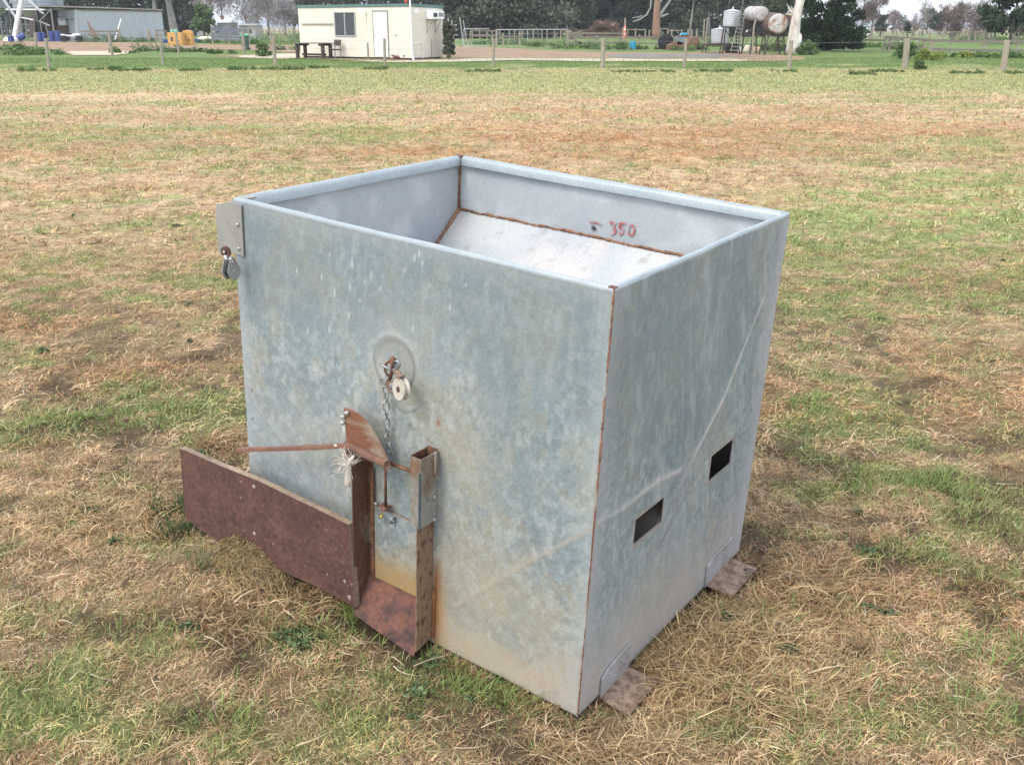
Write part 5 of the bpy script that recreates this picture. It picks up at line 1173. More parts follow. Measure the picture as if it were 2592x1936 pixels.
# weeds: uncounted broad leaved growth in bands and clumps
Vs = []
def weeds(lst, pal='weed', dens=1.0, size=.05):
    for (u0, u1, v, h, dep) in lst:
        p0, p1 = G(u0, v), G(u1, v); L = (p1 - p0).length; n = max(4, int(L * 7.0 * dens)); cc, rr = [], []
        for i in range(n):
            t = RNG.random(); q = p0.lerp(p1, t); hh = h * (.25 + 1.1 * float(fbm(q.x * 1.3 + 8, q.y * 1.3, 2))) * RNG.uniform(.35, 1.0); cc.append((q.x, q.y + RNG.normal(0, dep), hh * .35)); rr.append((hh * .75, hh * .6, hh * .55))
        Vs.append(leaf_cloud(cc, rr, int(n * 60), size * .8, PAL[pal], .2))
weeds([(-20,95,140,1.0,.8),(95,165,139,.8,.5),(0,50,128,.9,.8),(200,300,107,1.3,.6),(300,400,107,1.0,.6),(290,350,135,.5,.5),(345,420,131,.7,.5),(420,520,133,.7,.6),(520,600,137,.5,.5),(560,660,112,1.1,.8),(660,765,112,1.6,1.),
       (480,560,110,.7,.5),(690,770,128,.6,.4),(1330,1400,119,.7,.8),(1400,1500,124,.8,.8),(1500,1600,127,.7,.6),(1600,1700,126,.5,.5),(1690,1800,128,.7,.8),(1860,1920,130,.9,.4),(1920,2010,131,.9,.4),(1180,1330,113,.7,.6),
       (2140,2230,121,.8,.6),(2230,2330,126,.9,.6),(2270,2330,140,.6,.4),(2460,2520,146,.5,.4),(2500,2600,148,.5,.4),(1770,1860,119,1.,.6),(2040,2090,130,.9,.4),(2420,2600,108,1.2,.6),(2330,2440,146,.35,.3)], size=.09)
weeds([(60,140,181,.24,.3),(215,300,178,.22,.3),(290,370,181,.16,.3),(460,520,180,.16,.3),(580,690,178,.25,.3),(690,770,178,.28,.3),(770,830,174,.2,.3),(910,980,177,.2,.3),(1170,1270,182,.16,.4),(1550,1700,183,.16,.3),(1755,1860,183,.16,.3),
       (1960,2010,182,.16,.3),(2150,2210,190,.24,.3),(2210,2280,183,.2,.4),(2400,2500,187,.2,.4),(2550,2600,188,.24,.3)], size=.03, dens=3.2)
cc, rr = [], []
for i in range(45):
    yy_ = RNG.uniform(1.6, 9); xx_ = RNG.uniform(-.55, .55) * yy_
    if free_of_bin(np.array([xx_]), np.array([yy_]))[0]: r_ = RNG.uniform(.012, .035); cc.append((xx_, yy_, float(height(xx_, yy_)) + .012)); rr.append((r_ * 1.5, r_, .010))
for (px, py) in ((640,1385),(620,1395),(668,1392),(650,1410),(1080,1470),(250,1180),(900,1500),(1700,1410),(95,765),(1570,1335)):
    g_ = G(px * KD, py * KD); cc.append((g_.x, g_.y, float(height(g_.x, g_.y)) + .015)); rr.append((.035, .025, .014))
Vs.append(leaf_cloud(cc, rr, len(cc) * 60, .0075, [(0.115,0.165,0.070),(0.16,0.20,0.09),(0.085,0.125,0.060)], .1, slim=1.6, droop=-.6))
Vv = np.concatenate([p[0] for p in Vs]); o_ = 0; Ff = []
for p in Vs: Ff.append(p[1] + o_); o_ += len(p[0])
Vv[:, 2] = np.maximum(Vv[:, 2], .01)
tag(mesh_np('weeds', Vv, np.concatenate(Ff), 'leaf', np.concatenate([p[2] for p in Vs])), 'dark green weeds along the fences and the track', kind='stuff')

# ---- wire fence, one thing with its posts
fz = thing('wire_fence', 'plain wire fence on grey round timber posts across the paddock', 'fence', (G(1296, 172).x, G(1296, 172).y, 0)); fo = fz.location.copy()
heads = []
for (ut, vt, ub, vb, r) in ((116,98,124.5,171,.072),(406,92,413,167,.070),(692,92,697,169,.075),(973,98,975,172,.062),(1249,98,1249,169,.066),(1527,97,1526,172,.100),(1737,98,1732,172,.062),(2003,103,1997,175,.085),(2297,99,2290,175,.125),(2550,102,2539,179,.120)):
    b = G(ub, vb); tp = A(ut, vt, b.y + random.uniform(-.05, .05)); m_ = MB(); m_.tube([b - fo + Vector((0, 0, -.15)), (b - fo).lerp(tp - fo, .5) + Vector((random.uniform(-.01, .01), 0, 0)), tp - fo], [r, r * .97, r * .93], 12, jit=.03)
    m_.build('post', 'post_wood', fz, bevel=.01); heads.append((b - fo, tp - fo))
m_ = MB()
for fr in (.3, .62, .9):
    m_.tube([b.lerp(t_, fr) + Vector((0, -.07, 0)) for b, t_ in heads], .0035, 4)
m_.build('wire', 'wire', fz)
f2 = thing('wire_fence', 'second wire fence of thin grey posts nearer the left track', 'fence', (G(440, 140).x, G(440, 140).y, 0)); fo2 = f2.location.copy()
for (ut, vt, ub, vb, r) in ((89,82,92,129,.10),(275,82,285,142,.085),(445,83,453,138,.07),(614,80,618,133,.10),(684,80,688,130,.06)):
    b = G(ub, vb); tp = A(ut, vt, b.y); m_ = MB(); m_.tube([b - fo2 + Vector((0, 0, -.15)), tp - fo2], [r, r * .93], 10, jit=.03); m_.build('post', 'post_wood', f2)

# ---- the cabin
ca = rad(33); cx0 = G(1043, 153); WC, DC, HCb = 7.3, 2.75, 2.52
cab = thing('site_cabin', 'cream portable cabin with green roof edge, white door and barred window', 'cabin', (cx0.x, cx0.y, 0), 0)
E1 = Vector((-math.cos(ca), math.sin(ca), 0)); E2 = Vector((math.sin(ca), math.cos(ca), 0)); UPZ = Vector((0, 0, 1))
def CAx(u, v, plane):      # photo pixel -> (distance along wall, height); plane 'f' or 's'
    e = E1 if plane == 'f' else E2; r = ray(u, v); o = Vector((0, 0, HC)) - cx0
    nrm = e.cross(UPZ); t = -o.dot(nrm) / r.dot(nrm); p = o + r * t; return p.dot(e), p.z
WC = CAx(759, 100, 'f')[0]; DC = CAx(1122, 100, 's')[0]
def wallp(plane, a, z, off=0.0):
    e = E1 if plane == 'f' else E2; nn = -E2 if plane == 'f' else -E1
    return e * a + UPZ * z + nn * off
def cbox(m_, plane, a0, a1, z0, z1, off, th):
    e = E1 if plane == 'f' else E2; nn = -E2 if plane == 'f' else -E1
    p = [e * a + UPZ * z + nn * o for (a, z, o) in ((a0, z0, off), (a1, z0, off), (a1, z0, off + th), (a0, z0, off + th), (a0, z1, off), (a1, z1, off), (a1, z1, off + th), (a0, z1, off + th))]
    return m_.hexa(p)
ztf = CAx(1043, 17.4, 'f')[1]; ztr = CAx(1121, 23, 's')[1]
m_ = MB(); P = [Vector((0, 0, .10)), E2 * DC + UPZ * .10, E1 * WC + E2 * DC + UPZ * .10, E1 * WC + UPZ * .10, UPZ * ztf, E2 * DC + UPZ * ztr, E1 * WC + E2 * DC + UPZ * ztr, E1 * WC + UPZ * ztf]
m_.hexa(P); wl_ = m_.build('wall', 'cabin_wall', cab)
m_ = MB(); g_ = .09
P = [(-.04, -.04, ztf), (-.04, DC + .04, ztr), (WC + .04, DC + .04, ztr), (WC + .04, -.04, ztf)]
m_.hexa([E1 * a + E2 * b + UPZ * (z + .002) for a, b, z in P] + [E1 * a + E2 * b + UPZ * (z + .135) for a, b, z in P]); m_.build('roof', 'cabin_green', cab, bevel=.01)
m_ = MB(); m_.hexa([E1 * a + E2 * b + UPZ * z for a, b, z in ((.1, .1, 0), (.1, DC - .1, 0), (WC - .1, DC - .1, 0), (WC - .1, .1, 0), (.1, .1, .1), (.1, DC - .1, .1), (WC - .1, DC - .1, .1), (WC - .1, .1, .1))]); m_.build('skid_base', 'dark_iron', cab)
z2 = lambda zx, zy: (500 + zx / 2.989, zy / 2.989)
# window
(a1, z1), (a0, z0) = CAx(*z2(1034, 92), 'f'), CAx(*z2(1202, 278), 'f')
m_ = MB(); cbox(m_, 'f', a0, a1, z0, z0 + .05, 0, .05); cbox(m_, 'f', a0, a1, z1 - .05, z1, 0, .05); cbox(m_, 'f', a0, a0 + .05, z0 + .05, z1 - .05, 0, .05); cbox(m_, 'f', a1 - .05, a1, z0 + .05, z1 - .05, 0, .05); cbox(m_, 'f', (a0 + a1) / 2 - .03, (a0 + a1) / 2 + .03, z0 + .05, z1 - .05, 0, .05)
wf = m_.build('window', 'alu', cab)
m_ = MB(); cbox(m_, 'f', a0 + .04, a1 - .04, z0 + .04, z1 - .04, .004, .004); m_.build('pane', 'glass_dark', wf)
m_ = MB()
W_, H_ = a1 - a0 - .08, z1 - z0 - .08
for k in np.arange(-H_, W_, .11):
    for s_ in (0, 1):
        t0, t1 = max(0, -k), min(H_, W_ - k)
        if t1 > t0 + .02:
            f_ = (lambda t: wallp('f', a0 + .04 + (k + t if not s_ else W_ - k - t), z0 + .04 + t, .03 + .002 * s_)); m_.tube([f_(t0), f_(t1)], .0055, 4)
m_.build('security_mesh', 'grey_iron', wf)
# door
(a1, z1), (a0, z0) = CAx(*z2(1332, 95), 'f'), CAx(*z2(1447, 432), 'f')
m_ = MB(); cbox(m_, 'f', a0, a1, z0, z1, 0, .045); dr = m_.build('door', 'white_paint', cab)
m_ = MB(); cbox(m_, 'f', a0 - .05, a0 - .005, z0, z1 + .04, 0, .05); cbox(m_, 'f', a1 + .005, a1 + .05, z0, z1 + .04, 0, .05); cbox(m_, 'f', a0 - .05, a1 + .05, z1 + .042, z1 + .085, 0, .05); m_.build('door_frame', 'grey_iron', dr)
m_ = MB(); ha_, hz_ = CAx(*z2(1350, 280), 'f'); cbox(m_, 'f', ha_ - .05, ha_ + .03, hz_ - .02, hz_ + .02, .045, .05); cbox(m_, 'f', ha_ - .02, ha_ + .02, hz_ + .06, hz_ + .10, .045, .03); m_.build('handle', 'alu', dr)
# timber rail, conduits, notices
(a1, z1), (a0, z0) = CAx(*z2(790, 180), 'f'), CAx(*z2(1030, 193), 'f')
m_ = MB(); cbox(m_, 'f', a0 + .02, a1, z0, z1, 0, .03); m_.build('coat_rail', 'post_wood', cab)
for (x1, y1, x2, y2, mt, nm, th) in ((1268,92,1282,112,'cabin_wall','light_fitting',.08),(1278,115,1284,250,'cabin_wall','conduit',.03),(1286,325,1297,445,'post_wood','stake',.06),(1208,62,1262,92,'white_paint','notice',.01),(1496,264,1505,275,'dark','vent_hole',.01)):
    (p, q), (r_, s_) = CAx(*z2(x1, y1), 'f'), CAx(*z2(x2, y2), 'f'); m_ = MB(); cbox(m_, 'f', min(p, r_), max(p, r_), min(q, s_), max(q, s_), .001, th); m_.build(nm, mt, cab)
# panel joints on the walls
m_ = MB()
for u in (1028, 1560): p, _ = CAx(*z2(u, 200), 'f'); cbox(m_, 'f', p - .008, p + .008, .15, ztf - .05, 0, .006)
m_.build('joint_strip', 'cabin_wall', cab)
# end wall: air conditioner, brackets, gas bottle, pipe
(p, q), (r_, s_) = CAx(*z2(1725, 85), 's'), CAx(*z2(1818, 148), 's')
m_ = MB(); cbox(m_, 's', p, r_, s_, q, 0, .42); ac = m_.build('air_conditioner', 'white_paint', cab, bevel=.01)
m_ = MB(); mid = (p + r_) / 2; cbox(m_, 's', mid + .02, r_ - .08, s_ + .12, q - .08, .42, .01); m_.build('grille', 'grey_iron', ac)
m_ = MB(); cbox(m_, 's', p + .10, mid - .10, s_ + .10, q - .10, .42, .01); m_.build('grille', 'dark_iron', ac)
for a_ in (p + .08, mid + .25):
    m_ = MB(); m_.tube([wallp('s', a_, s_ - .01, .42), wallp('s', a_, s_ - .02, .01)], .015, 6); m_.tube([wallp('s', a_, s_ - .02, .40), wallp('s', a_, s_ - .65, .01)], .015, 6); m_.tube([wallp('s', a_, s_ - .02, .01), wallp('s', a_, s_ - .68, .01)], .015, 6); m_.build('bracket', 'grey_iron', ac)
(p, q), (r_, s_) = CAx(*z2(1632, 65), 's'), CAx(*z2(1670, 100), 's'); m_ = MB(); cbox(m_, 's', p + .03, r_, s_, q, .001, .01); m_.build('notice', 'white_paint', cab)
m_ = MB(); gp = lambda zx, zy, off=.05: wallp('s', *CAx(*z2(zx, zy), 's'), off)
m_.tube([gp(1640, 332), gp(1695, 325), gp(1698, 445)], .025, 6); m_.build('waste_pipe', 'white_paint', cab)
m_ = MB(); m_.tube([gp(1766, 300), gp(1766, 440)], .018, 6); m_.build('waste_pipe', 'grey_iron', cab)
# white mast at the corner
mp_ = thing('mast_pole', 'tall thin white pole standing at the cabin corner', 'pole', tuple(cx0 + Vector((0.03, -.22, 0))))
m_ = MB(); m_.tube([(0.05, 0, 0), (0, 0, .4), (-.03, 0, 4.2)], [.05, .045, .04], 10); m_.build('pole', 'white_paint', mp_)
m_ = MB(); m_.tube([(.05, 0, 0.02), (.12, -.05, .02)], .05, 8); m_.build('foot', 'white_paint', mp_)
rf = thing('roof_light', 'small red lamp on the cabin roof', 'lamp', tuple(cx0 + wallp('f', CAx(*z2(1568, 20), 'f')[0], ztf + .13, -.1)))
m_ = MB(); m_.lathe((0, 0, 0), [(.05, 0), (.05, .06), (.08, .07), (.08, .2), (.04, .24)], 12); m_.build('lamp_body', 'red_paint', rf)
# gas bottle
gb_ = G(*z2(1793, 447)); gbt = thing('gas_bottle', 'cream gas bottle standing at the end wall of the cabin', 'gas bottle', tuple(gb_))
m_ = MB(); m_.lathe((0, 0, 0), [(.14, 0), (.16, .03), (.17, .1), (.17, .75), (.15, .86), (.07, .93)], 16); m_.build('bottle', 'cabin_wall', gbt, smooth=True)
m_ = MB(); m_.lathe((0, 0, .93), [(.07, 0), (.07, .12)], 10); m_.tube([(0, 0, 1.0), (0.2, 0, .95), (.22, 0, .3)], .015, 6); m_.build('valve', 'white_paint', gbt)
# outdoor table and chairs
tb = G(*z2(890, 447)); tbl = thing('picnic_table', 'weathered timber table outside the cabin', 'table', (tb.x, tb.y - .2, 0), -rad(30))
s_ = .0214
m_ = MB()
for k in range(5): m_.box((0, -.36 + k * .18, .78), (2.0, .165, .05))
m_.build('tabletop', 'table_wood', tbl, bevel=.005)
for x in (-.85, .85):
    m_ = MB(); m_.box((x, -.3, .37), (.14, .14, .75)); m_.build('leg', 'dark_wood', tbl)
    m_ = MB(); m_.box((x, .3, .37), (.14, .14, .75)); m_.build('leg', 'dark_wood', tbl)
m_ = MB(); m_.box((0, 0, .22), (1.56, .1, .1)); m_.box((-.7, 0, .7), (.1, .8, .1)); m_.box((.7, 0, .7), (.1, .8, .1)); m_.build('stretcher', 'dark_wood', tbl)
def chair(lab, x, y, rz):
    c = thing('chair', lab, 'chair', (x, y, 0), rz)
    m_ = MB(); m_.box((0, 0, .45), (.46, .44, .06)); m_.build('seat', 'dark_wood', c, bevel=.01)
    m_ = MB(); m_.box((0, .22, .80), (.46, .05, .28), R=Matrix.Rotation(rad(-8), 3, 'X')); m_.build('backrest', 'dark_wood', c, bevel=.01)
    for sx in (-1, 1):
        m_ = MB(); m_.tube([(sx * .21, .2, 0), (sx * .21, .2, .45), (sx * .21, .24, .9)], .016, 6); m_.build('leg', 'grey_iron', c)
        m_ = MB(); m_.tube([(sx * .21, -.2, 0), (sx * .21, -.2, .45)], .016, 6); m_.build('leg', 'grey_iron', c)
        m_ = MB(); m_.tube([(sx * .24, -.2, .45), (sx * .24, -.2, .64), (sx * .24, .2, .66)], .014, 6); m_.build('armrest', 'grey_iron', c)
    return c
cp1 = G(*z2(1046, 447)); cp2 = G(*z2(935, 440)); chair('dark chair at the right end of the timber table', cp1.x, cp1.y - .1, rad(-35)); chair('dark chair behind the timber table', cp2.x, cp2.y + .15, rad(-15))
lw = thing('log_stack', 'small stack of split red brown firewood beside the table', 'firewood', tuple(G(*z2(1100, 440))))
m_ = MB(); m_.box((0, 0, .3), (.10, .35, .75), R=Matrix.Rotation(.25, 3, 'Y')); m_.box((-.12, .1, .38), (.3, .5, .12)); m_.build('log', 'machine_brown', lw, bevel=.01)
bk = thing('bucket', 'white plastic bucket on the ground by the cabin door', 'bucket', tuple(G(*z2(1215, 442))))
m_ = MB(); m_.lathe((0, 0, 0), [(.11, 0), (.14, .24), (.15, .25), (.15, .28), (.13, .28)], 16); m_.build('bucket_body', 'white_paint', bk); m_ = MB(); m_.tube([(-.14, 0, .26), (-.1, -.06, .33), (.1, -.06, .33), (.14, 0, .26)], .006, 5); m_.build('handle', 'wire', bk)
bs = thing('white_tub', 'white tub lying in the grass below the table', 'tub', tuple(G(*z2(826, 405)))); m_ = MB(); m_.lathe((0, 0, .0), [(.2, 0), (.26, .1), (.26, .22), (.1, .3)], 14); m_.build('tub_body', 'white_paint', bs)
rb_ = thing('scrap_heap', 'heap of red brown scrap at the foot of the cabin wall', 'scrap heap', tuple(G(*z2(1552, 455))))
m_ = MB()
for k in range(22): m_.box((random.uniform(-.55, .55), random.uniform(-.2, .2), random.uniform(.03, .25) * .8), (random.uniform(.1, .5), .06, random.uniform(.03, .09)), R=Matrix.Rotation(random.uniform(-.7, .7), 3, 'Y') @ Matrix.Rotation(random.uniform(0, 3), 3, 'Z'))
m_.build('scrap', mat('scrap_red', (0.26, 0.10, 0.07), 0.8, col2=(0.13, 0.06, 0.05), scale=9), rb_)
dt = thing('tyre', 'dark tyre lying flat beside the cabin steps', 'tyre', tuple(G(*z2(1463, 452))))
m_ = MB(); m_.lathe((0, 0, .0), [(.14, .02), (.24, 0), (.28, .06), (.28, .14), (.24, .2), (.14, .18)], 20, cap=False); m_.build('tyre_ring', 'rubber', dt, smooth=True)

# ---- steps behind the cabin
st = G(*z2(1965, 378)); sp2 = thing('steel_steps', 'small galvanised steel steps with handrail behind the cabin', 'steps', tuple(st), rad(8))
m_ = MB()
for k in range(5): m_.box((-.30 + .0 * k, .0, .32 + k * .34), (.9 - .07 * k, .25, .05))
m_.build('step', 'alu', sp2)
for sx in (-1, 1):
    m_ = MB(); m_.tube([(sx * .5 - .0, 0, 0), (sx * .42 - .2, 0, 2.2)], .035, 6); m_.tube([(sx * .5 + .3, 0, 0), (sx * .42 + .05, 0, 2.0)], .03, 6); m_.build('rail', 'alu', sp2)

# ---- timber yards and gates
z3 = lambda zx, zy: (1100 + zx / 3.16, zy / 3.16)
def rail_fence(label, runs, posts, y, material='rail_wood', group=None, rt=.05, cat='fence'):
    u0 = runs[0][0] if runs else posts[0][0]; t = thing('rail_fence', label, cat, (A(u0, 100, y).x, y, 0), 0, group); o = t.location
    for (ua, va, ub, vb, hpx) in runs:
        a, b = A(ua, va, y) - o, A(ub, vb, y) - o; hh = hpx * y / FPX / 2; m_ = MB(); d = Vector((0, rt, 0)); up = Vector((0, 0, hh))
        m_.hexa([a - up - d, b - up - d, b - up, a - up, a + up - d, b + up - d, b + up, a + up]); m_.build('rail', material, t)
    for (u, vt, wpx) in posts:
        p = A(u, vt, y) - o; wd_ = wpx * y / FPX; m_ = MB(); m_.box((p.x, wd_ / 2 + .004, p.z / 2), (wd_, wd_, p.z)); m_.build('post', 'post_wood', t)
    return t
def zz(f, lst): return [(*f(a, b), *f(c, d), w_) for (a, b, c, d, w_) in lst]
rail_fence('weathered timber rail fence with diagonal boards below the dark trees', zz(z3, [(1070,270,1290,268,5),(1070,300,1290,302,6),(1070,345,1330,350,5),(1290,298,1500,300,5),(1370,345,1520,347,5),(1085,305,1180,352,4),(1290,268,1500,270,4)]),
           [(z3(1068,0)[0],76,6),(z3(1296,0)[0],86,6),(z3(1495,0)[0],92,5),(z3(1475,0)[0],96,3),(z3(1330,0)[0],110,3)], G(1440, 124).y)
rail_fence('long grey timber rails running behind the machine and the tanks', zz(z3, [(1520,300,2212,303,5),(1520,347,1800,352,3)]), [(z3(1640,0)[0],88,4),(z3(1780,0)[0],96,4),(z3(2160,0)[0],48,3),(z3(1512,0)[0],70,5)], G(1600, 121).y)
rail_fence('timber yard rails beside the steel steps', zz(z3, [(280,245,490,250,3),(280,285,490,288,5),(545,292,680,297,3)]), [(z3(285,0)[0],78,3),(z3(493,0)[0],75,5),(z3(548,0)[0],84,4),(z3(680,0)[0],80,5)], G(1250, 116).y)
def pipe_gate(label, ua, ub, vt, vb, y, nr=2, lug=True):
    t = thing('pipe_gate', label, 'gate', (A(ua, 100, y).x, y, 0), 0, 'galvanised pipe gates'); o = t.location; m_ = MB(); q = lambda u, v: A(u, v, y) - o
    m_.tube([q(ua, vt), q(ub, vt), q(ub, vb), q(ua, vb), q(ua, vt)], .035, 6)
    m_.build('gate_frame', 'alu', t); m_ = MB()
    for i in range(1, nr + 1): v = vt + (vb - vt) * i / (nr + 1); m_.tube([q(ua, v), q(ub, v)], .012, 4)
    for i in range(1, 8): u = ua + (ub - ua) * i / 8; m_.tube([q(u, vt), q(u, vb)], .008, 4)
    m_.build('gate_mesh', 'wire', t)
yg = G(1300, 119).y
pipe_gate('wide galvanised pipe gate left of the timber rails', z3(745,0)[0], z3(1060,0)[0], z3(0,238)[1], z3(0,373)[1], yg, 3)
pipe_gate('galvanised pipe gate beside the yard post', z3(500,0)[0], z3(742,0)[0], z3(0,240)[1], z3(0,378)[1], yg, 3)
pipe_gate('low galvanised pipe gate near the steel steps', z3(235,0)[0], z3(435,0)[0], z3(0,233)[1], z3(0,372)[1], yg + 2, 2)
# far yard rails and posts
GF = 'distant paddock fences'
yf = 150
rail_fence('far pale rails below the brush heap', zz(z3, [(1095,240,1230,245,2),(1540,238,1690,240,2),(1800,232,1870,232,2),(1870,245,1985,247,2),(1095,256,1230,260,1.5)]), [(z3(x,0)[0], 75 + random.uniform(-2, 2), 3) for x in (1100,1160,1228,1270,1545,1610,1688,1720,1805,1868,1900,1980,2030,2060,2100)], yf, 'post_wood', GF)
rail_fence('far posts standing behind the pipe gates', [], [(z3(x,0)[0], 76 + random.uniform(-3, 3), 2.5) for x in (300,360,420,460,520,600,640,700,790,860,900,960,1010)], 135, 'post_wood', GF)
rail_fence('far timber posts left of the cabin', zz(z2, [(380,200,430,200,2),(400,235,780,240,2)]), [(z2(x,0)[0], 72 + random.uniform(-4, 5), 2.5) for x in (470,490,518,545,580,620,645,690,720,735,765)], 120, 'post_wood', GF)
z5 = lambda zx, zy: (2000 + zx / 3.7365, zy / 3.7365)
rail_fence('line of far pale posts across the right paddock', zz(z5, [(620,300,1900,303,1.2)]), [(z5(x,0)[0], 79 + random.uniform(-2, 2), 3) for x in (640,668,770,885,980,1012,1075,1155,1230,1330,1405,1460)], 112, 'post_wood', GF)
rail_fence('line of far leaning posts in front of the leafless trees', zz(z5, [(1480,310,2212,310,1.0)]), [(z5(x,0)[0], 80 + random.uniform(-2, 3), 3) for x in (1590,1700,1765,1810,1850,1905,1945,2130,2170)], 104, 'post_wood', GF)
# right hand yard
rail_fence('dark timber rail fence right of the big dark tree', zz(z5, [(515,378,900,384,4)]), [(z5(605,0)[0],100,5),(z5(515,0)[0],104,4)], G(2150, 128).y)
rail_fence('pen of dark timber rails with white tags', zz(z5, [(900,352,1345,384,6),(885,418,1330,466,6),(905,380,1100,380,2)]), [(z5(905,0)[0],95,4),(z5(950,0)[0],98,4),(z5(1120,0)[0],100,4),(z5(1215,0)[0],102,3),(z5(1280,0)[0],105,5)], G(2300, 131).y)
rail_fence('long weathered grey timber rail fence at the right edge', zz(z5, [(1345,386,1700,392,6),(1700,392,2250,392,6),(1345,470,1700,478,6),(1700,478,2250,484,6)]), [(z5(1352,0)[0],101,7),(z5(1845,0)[0],107,5),(z5(1525,0)[0],108,3),(z5(2170,0)[0],106,5)], G(2400, 136).y)
for i, (zx, zy, lab) in enumerate(((1045,395,'upper left'),(1203,390,'upper right'),(1040,495,'lower left'),(1195,443,'middle right'),(1195,495,'lowest right'))):
    yt = G(2300, 133).y - .6; p = A(*z5(zx, zy), yt); t = thing('electric_fence_tag', lab + ' of the small white tags in front of the dark pen', 'fence tag', tuple(p), 0, 'white tags by the dark pen')
    m_ = MB(); m_.box((0, 0, 0), (.085, .02, .05)); m_.build('tag_plate', 'white_paint', t, bevel=.005)
    m_ = MB(); m_.tube([(0, .015, 0), (0, .03, -p.z)], .004, 4); m_.build('stake', 'wire', t)
# tall thin posts
for (u, vt, vb, r, lab) in ((1786,47,127,.05,'thin grey timber pole behind the machine'),):
    b = G(u, vb); t = thing('timber_pole', lab, 'pole', tuple(b)); m_ = MB(); m_.tube([(0, 0, 0), (0, 0, A(u, vt, b.y).z)], [r * 1.2, r], 8); m_.build('pole', 'post_wood', t); m_ = MB(); m_.lathe((0, 0, A(u, vt, b.y).z), [(r * 1.1, 0), (r * .9, .05)], 8); m_.build('cap', 'bark_pale', t)
b = G(1580, 122); t = thing('marker_post', 'post with a red and white painted marker board', 'post', tuple(b)); m_ = MB(); m_.box((0, .06, 1.1), (.12, .10, 2.2)); m_.build('post', 'post_wood', t)
m_ = MB(); q1, q2 = A(1580, 66, b.y).z, A(1580, 95, b.y).z; m_.box((0, 0, (q1 + q2) / 2), (.19, .02, q1 - q2)); m_.build('board', 'orange_marker', t)
m_ = MB(); m_.box((0, -.012, q1 - .25), (.10, .006, .22)); m_.box((0, -.012, q2 + .25), (.09, .006, .12)); m_.build('marking', 'white_paint', t)

# ---- drums
def drum(lab, u, vb, wpx, hpx, material, group=None, tip=None, name='drum', cat='drum', y=None):
    b = G(u, vb) if y is None else Vector((A(u, vb, y).x, y, 0)); k = b.y / FPX; r, h = wpx * k / 2, hpx * k; t = thing(name, lab, cat, tuple(b) if not tip else (b.x, b.y, r), 0, group)
    if tip: t.rotation_euler = (0, rad(tip), rad(20))
    m_ = MB(); m_.lathe((0, 0, 0), [(r * .93, 0), (r, .02), (r, h * .32), (r * 1.04, h * .34), (r, h * .36), (r, h * .64), (r * 1.04, h * .66), (r, h * .68), (r, h * .96), (r * .93, h)], 18); m_.build('drum_body', material, t)
    m_ = MB(); m_.lathe((r * .5, 0, h), [(r * .14, 0), (r * .14, .03)], 8); m_.build('bung', 'dark_iron', t); return t
z1f = lambda zx, zy: (zx / 3.4136, zy / 3.4136)
GB = 'blue plastic drums by the shed'
for (zx, vb, wp, hp, tip, lab) in ((92,326,14,11,None,'blue drum farthest left under the silo'),(345,340,11,18,None,'blue drum left of the thin shed prop'),(382,338,10,17,None,'blue drum behind the thin shed prop'),(452,348,12,21,None,'blue drum just left of the shed post'),(505,352,13,22,None,'blue drum between the shed post and the quad bike')):
    drum(lab, z1f(zx, 0)[0], z1f(0, vb)[1], wp, hp + 3, 'drum_blue', GB, tip, y=114 + zx * .002)
t = drum('blue drum lying tilted at the foot of the pale auger leg', z1f(155, 0)[0], z1f(0, 338)[1], 15, 18, 'drum_blue', GB, 62, y=113)
drum('small blue tub beside the yellow crate', z1f(1435, 0)[0], z1f(0, 374)[1], 14, 9, 'drum_blue', None, None, 'plastic_tub', 'tub')
drum('bright blue drum standing by the timber rails', z3(1584, 0)[0], z3(0, 402)[1], 15, 20, 'drum_cyan')
GW_ = 'plastic containers under the tanks'
z4 = lambda zx, zy: (1700 + zx / 4.9156, zy / 4.9156)
for (zx, vb, wp, hp, mt, lab) in ((838,650,12,11,'drum_white','low white container left of the tall one'),(882,648,8,8,'drum_white','smallest white container under the tanks'),(932,650,14,16,'drum_white','tall white container under the raised tank'),(990,650,10,14,'drum_tan','tan container right of the tall white one'),(1035,652,11,13,'drum_tan','tan container in the middle of the row'),(1080,650,13,12,'drum_tan','tan container farthest right under the rusty tank')):
    u_, _ = z4(zx, 0); b = G(u_, z4(0, vb)[1]); k = b.y / FPX; w_, h_ = wp * k, hp * k
    t = thing('plastic_container', lab, 'container', tuple(b), random.uniform(-.3, .3), GW_); m_ = MB(); m_.lathe((0, 0, 0), [(w_ * .46, 0), (w_ * .5, .04), (w_ * .5, h_ * .8), (w_ * .36, h_ * .95), (w_ * .15, h_)], 14); m_.build('container_body', mt, t, smooth=True)
    m_ = MB(); m_.lathe((0, 0, h_), [(w_ * .13, 0), (w_ * .13, .05)], 8); m_.build('cap', 'dark_iron', t)

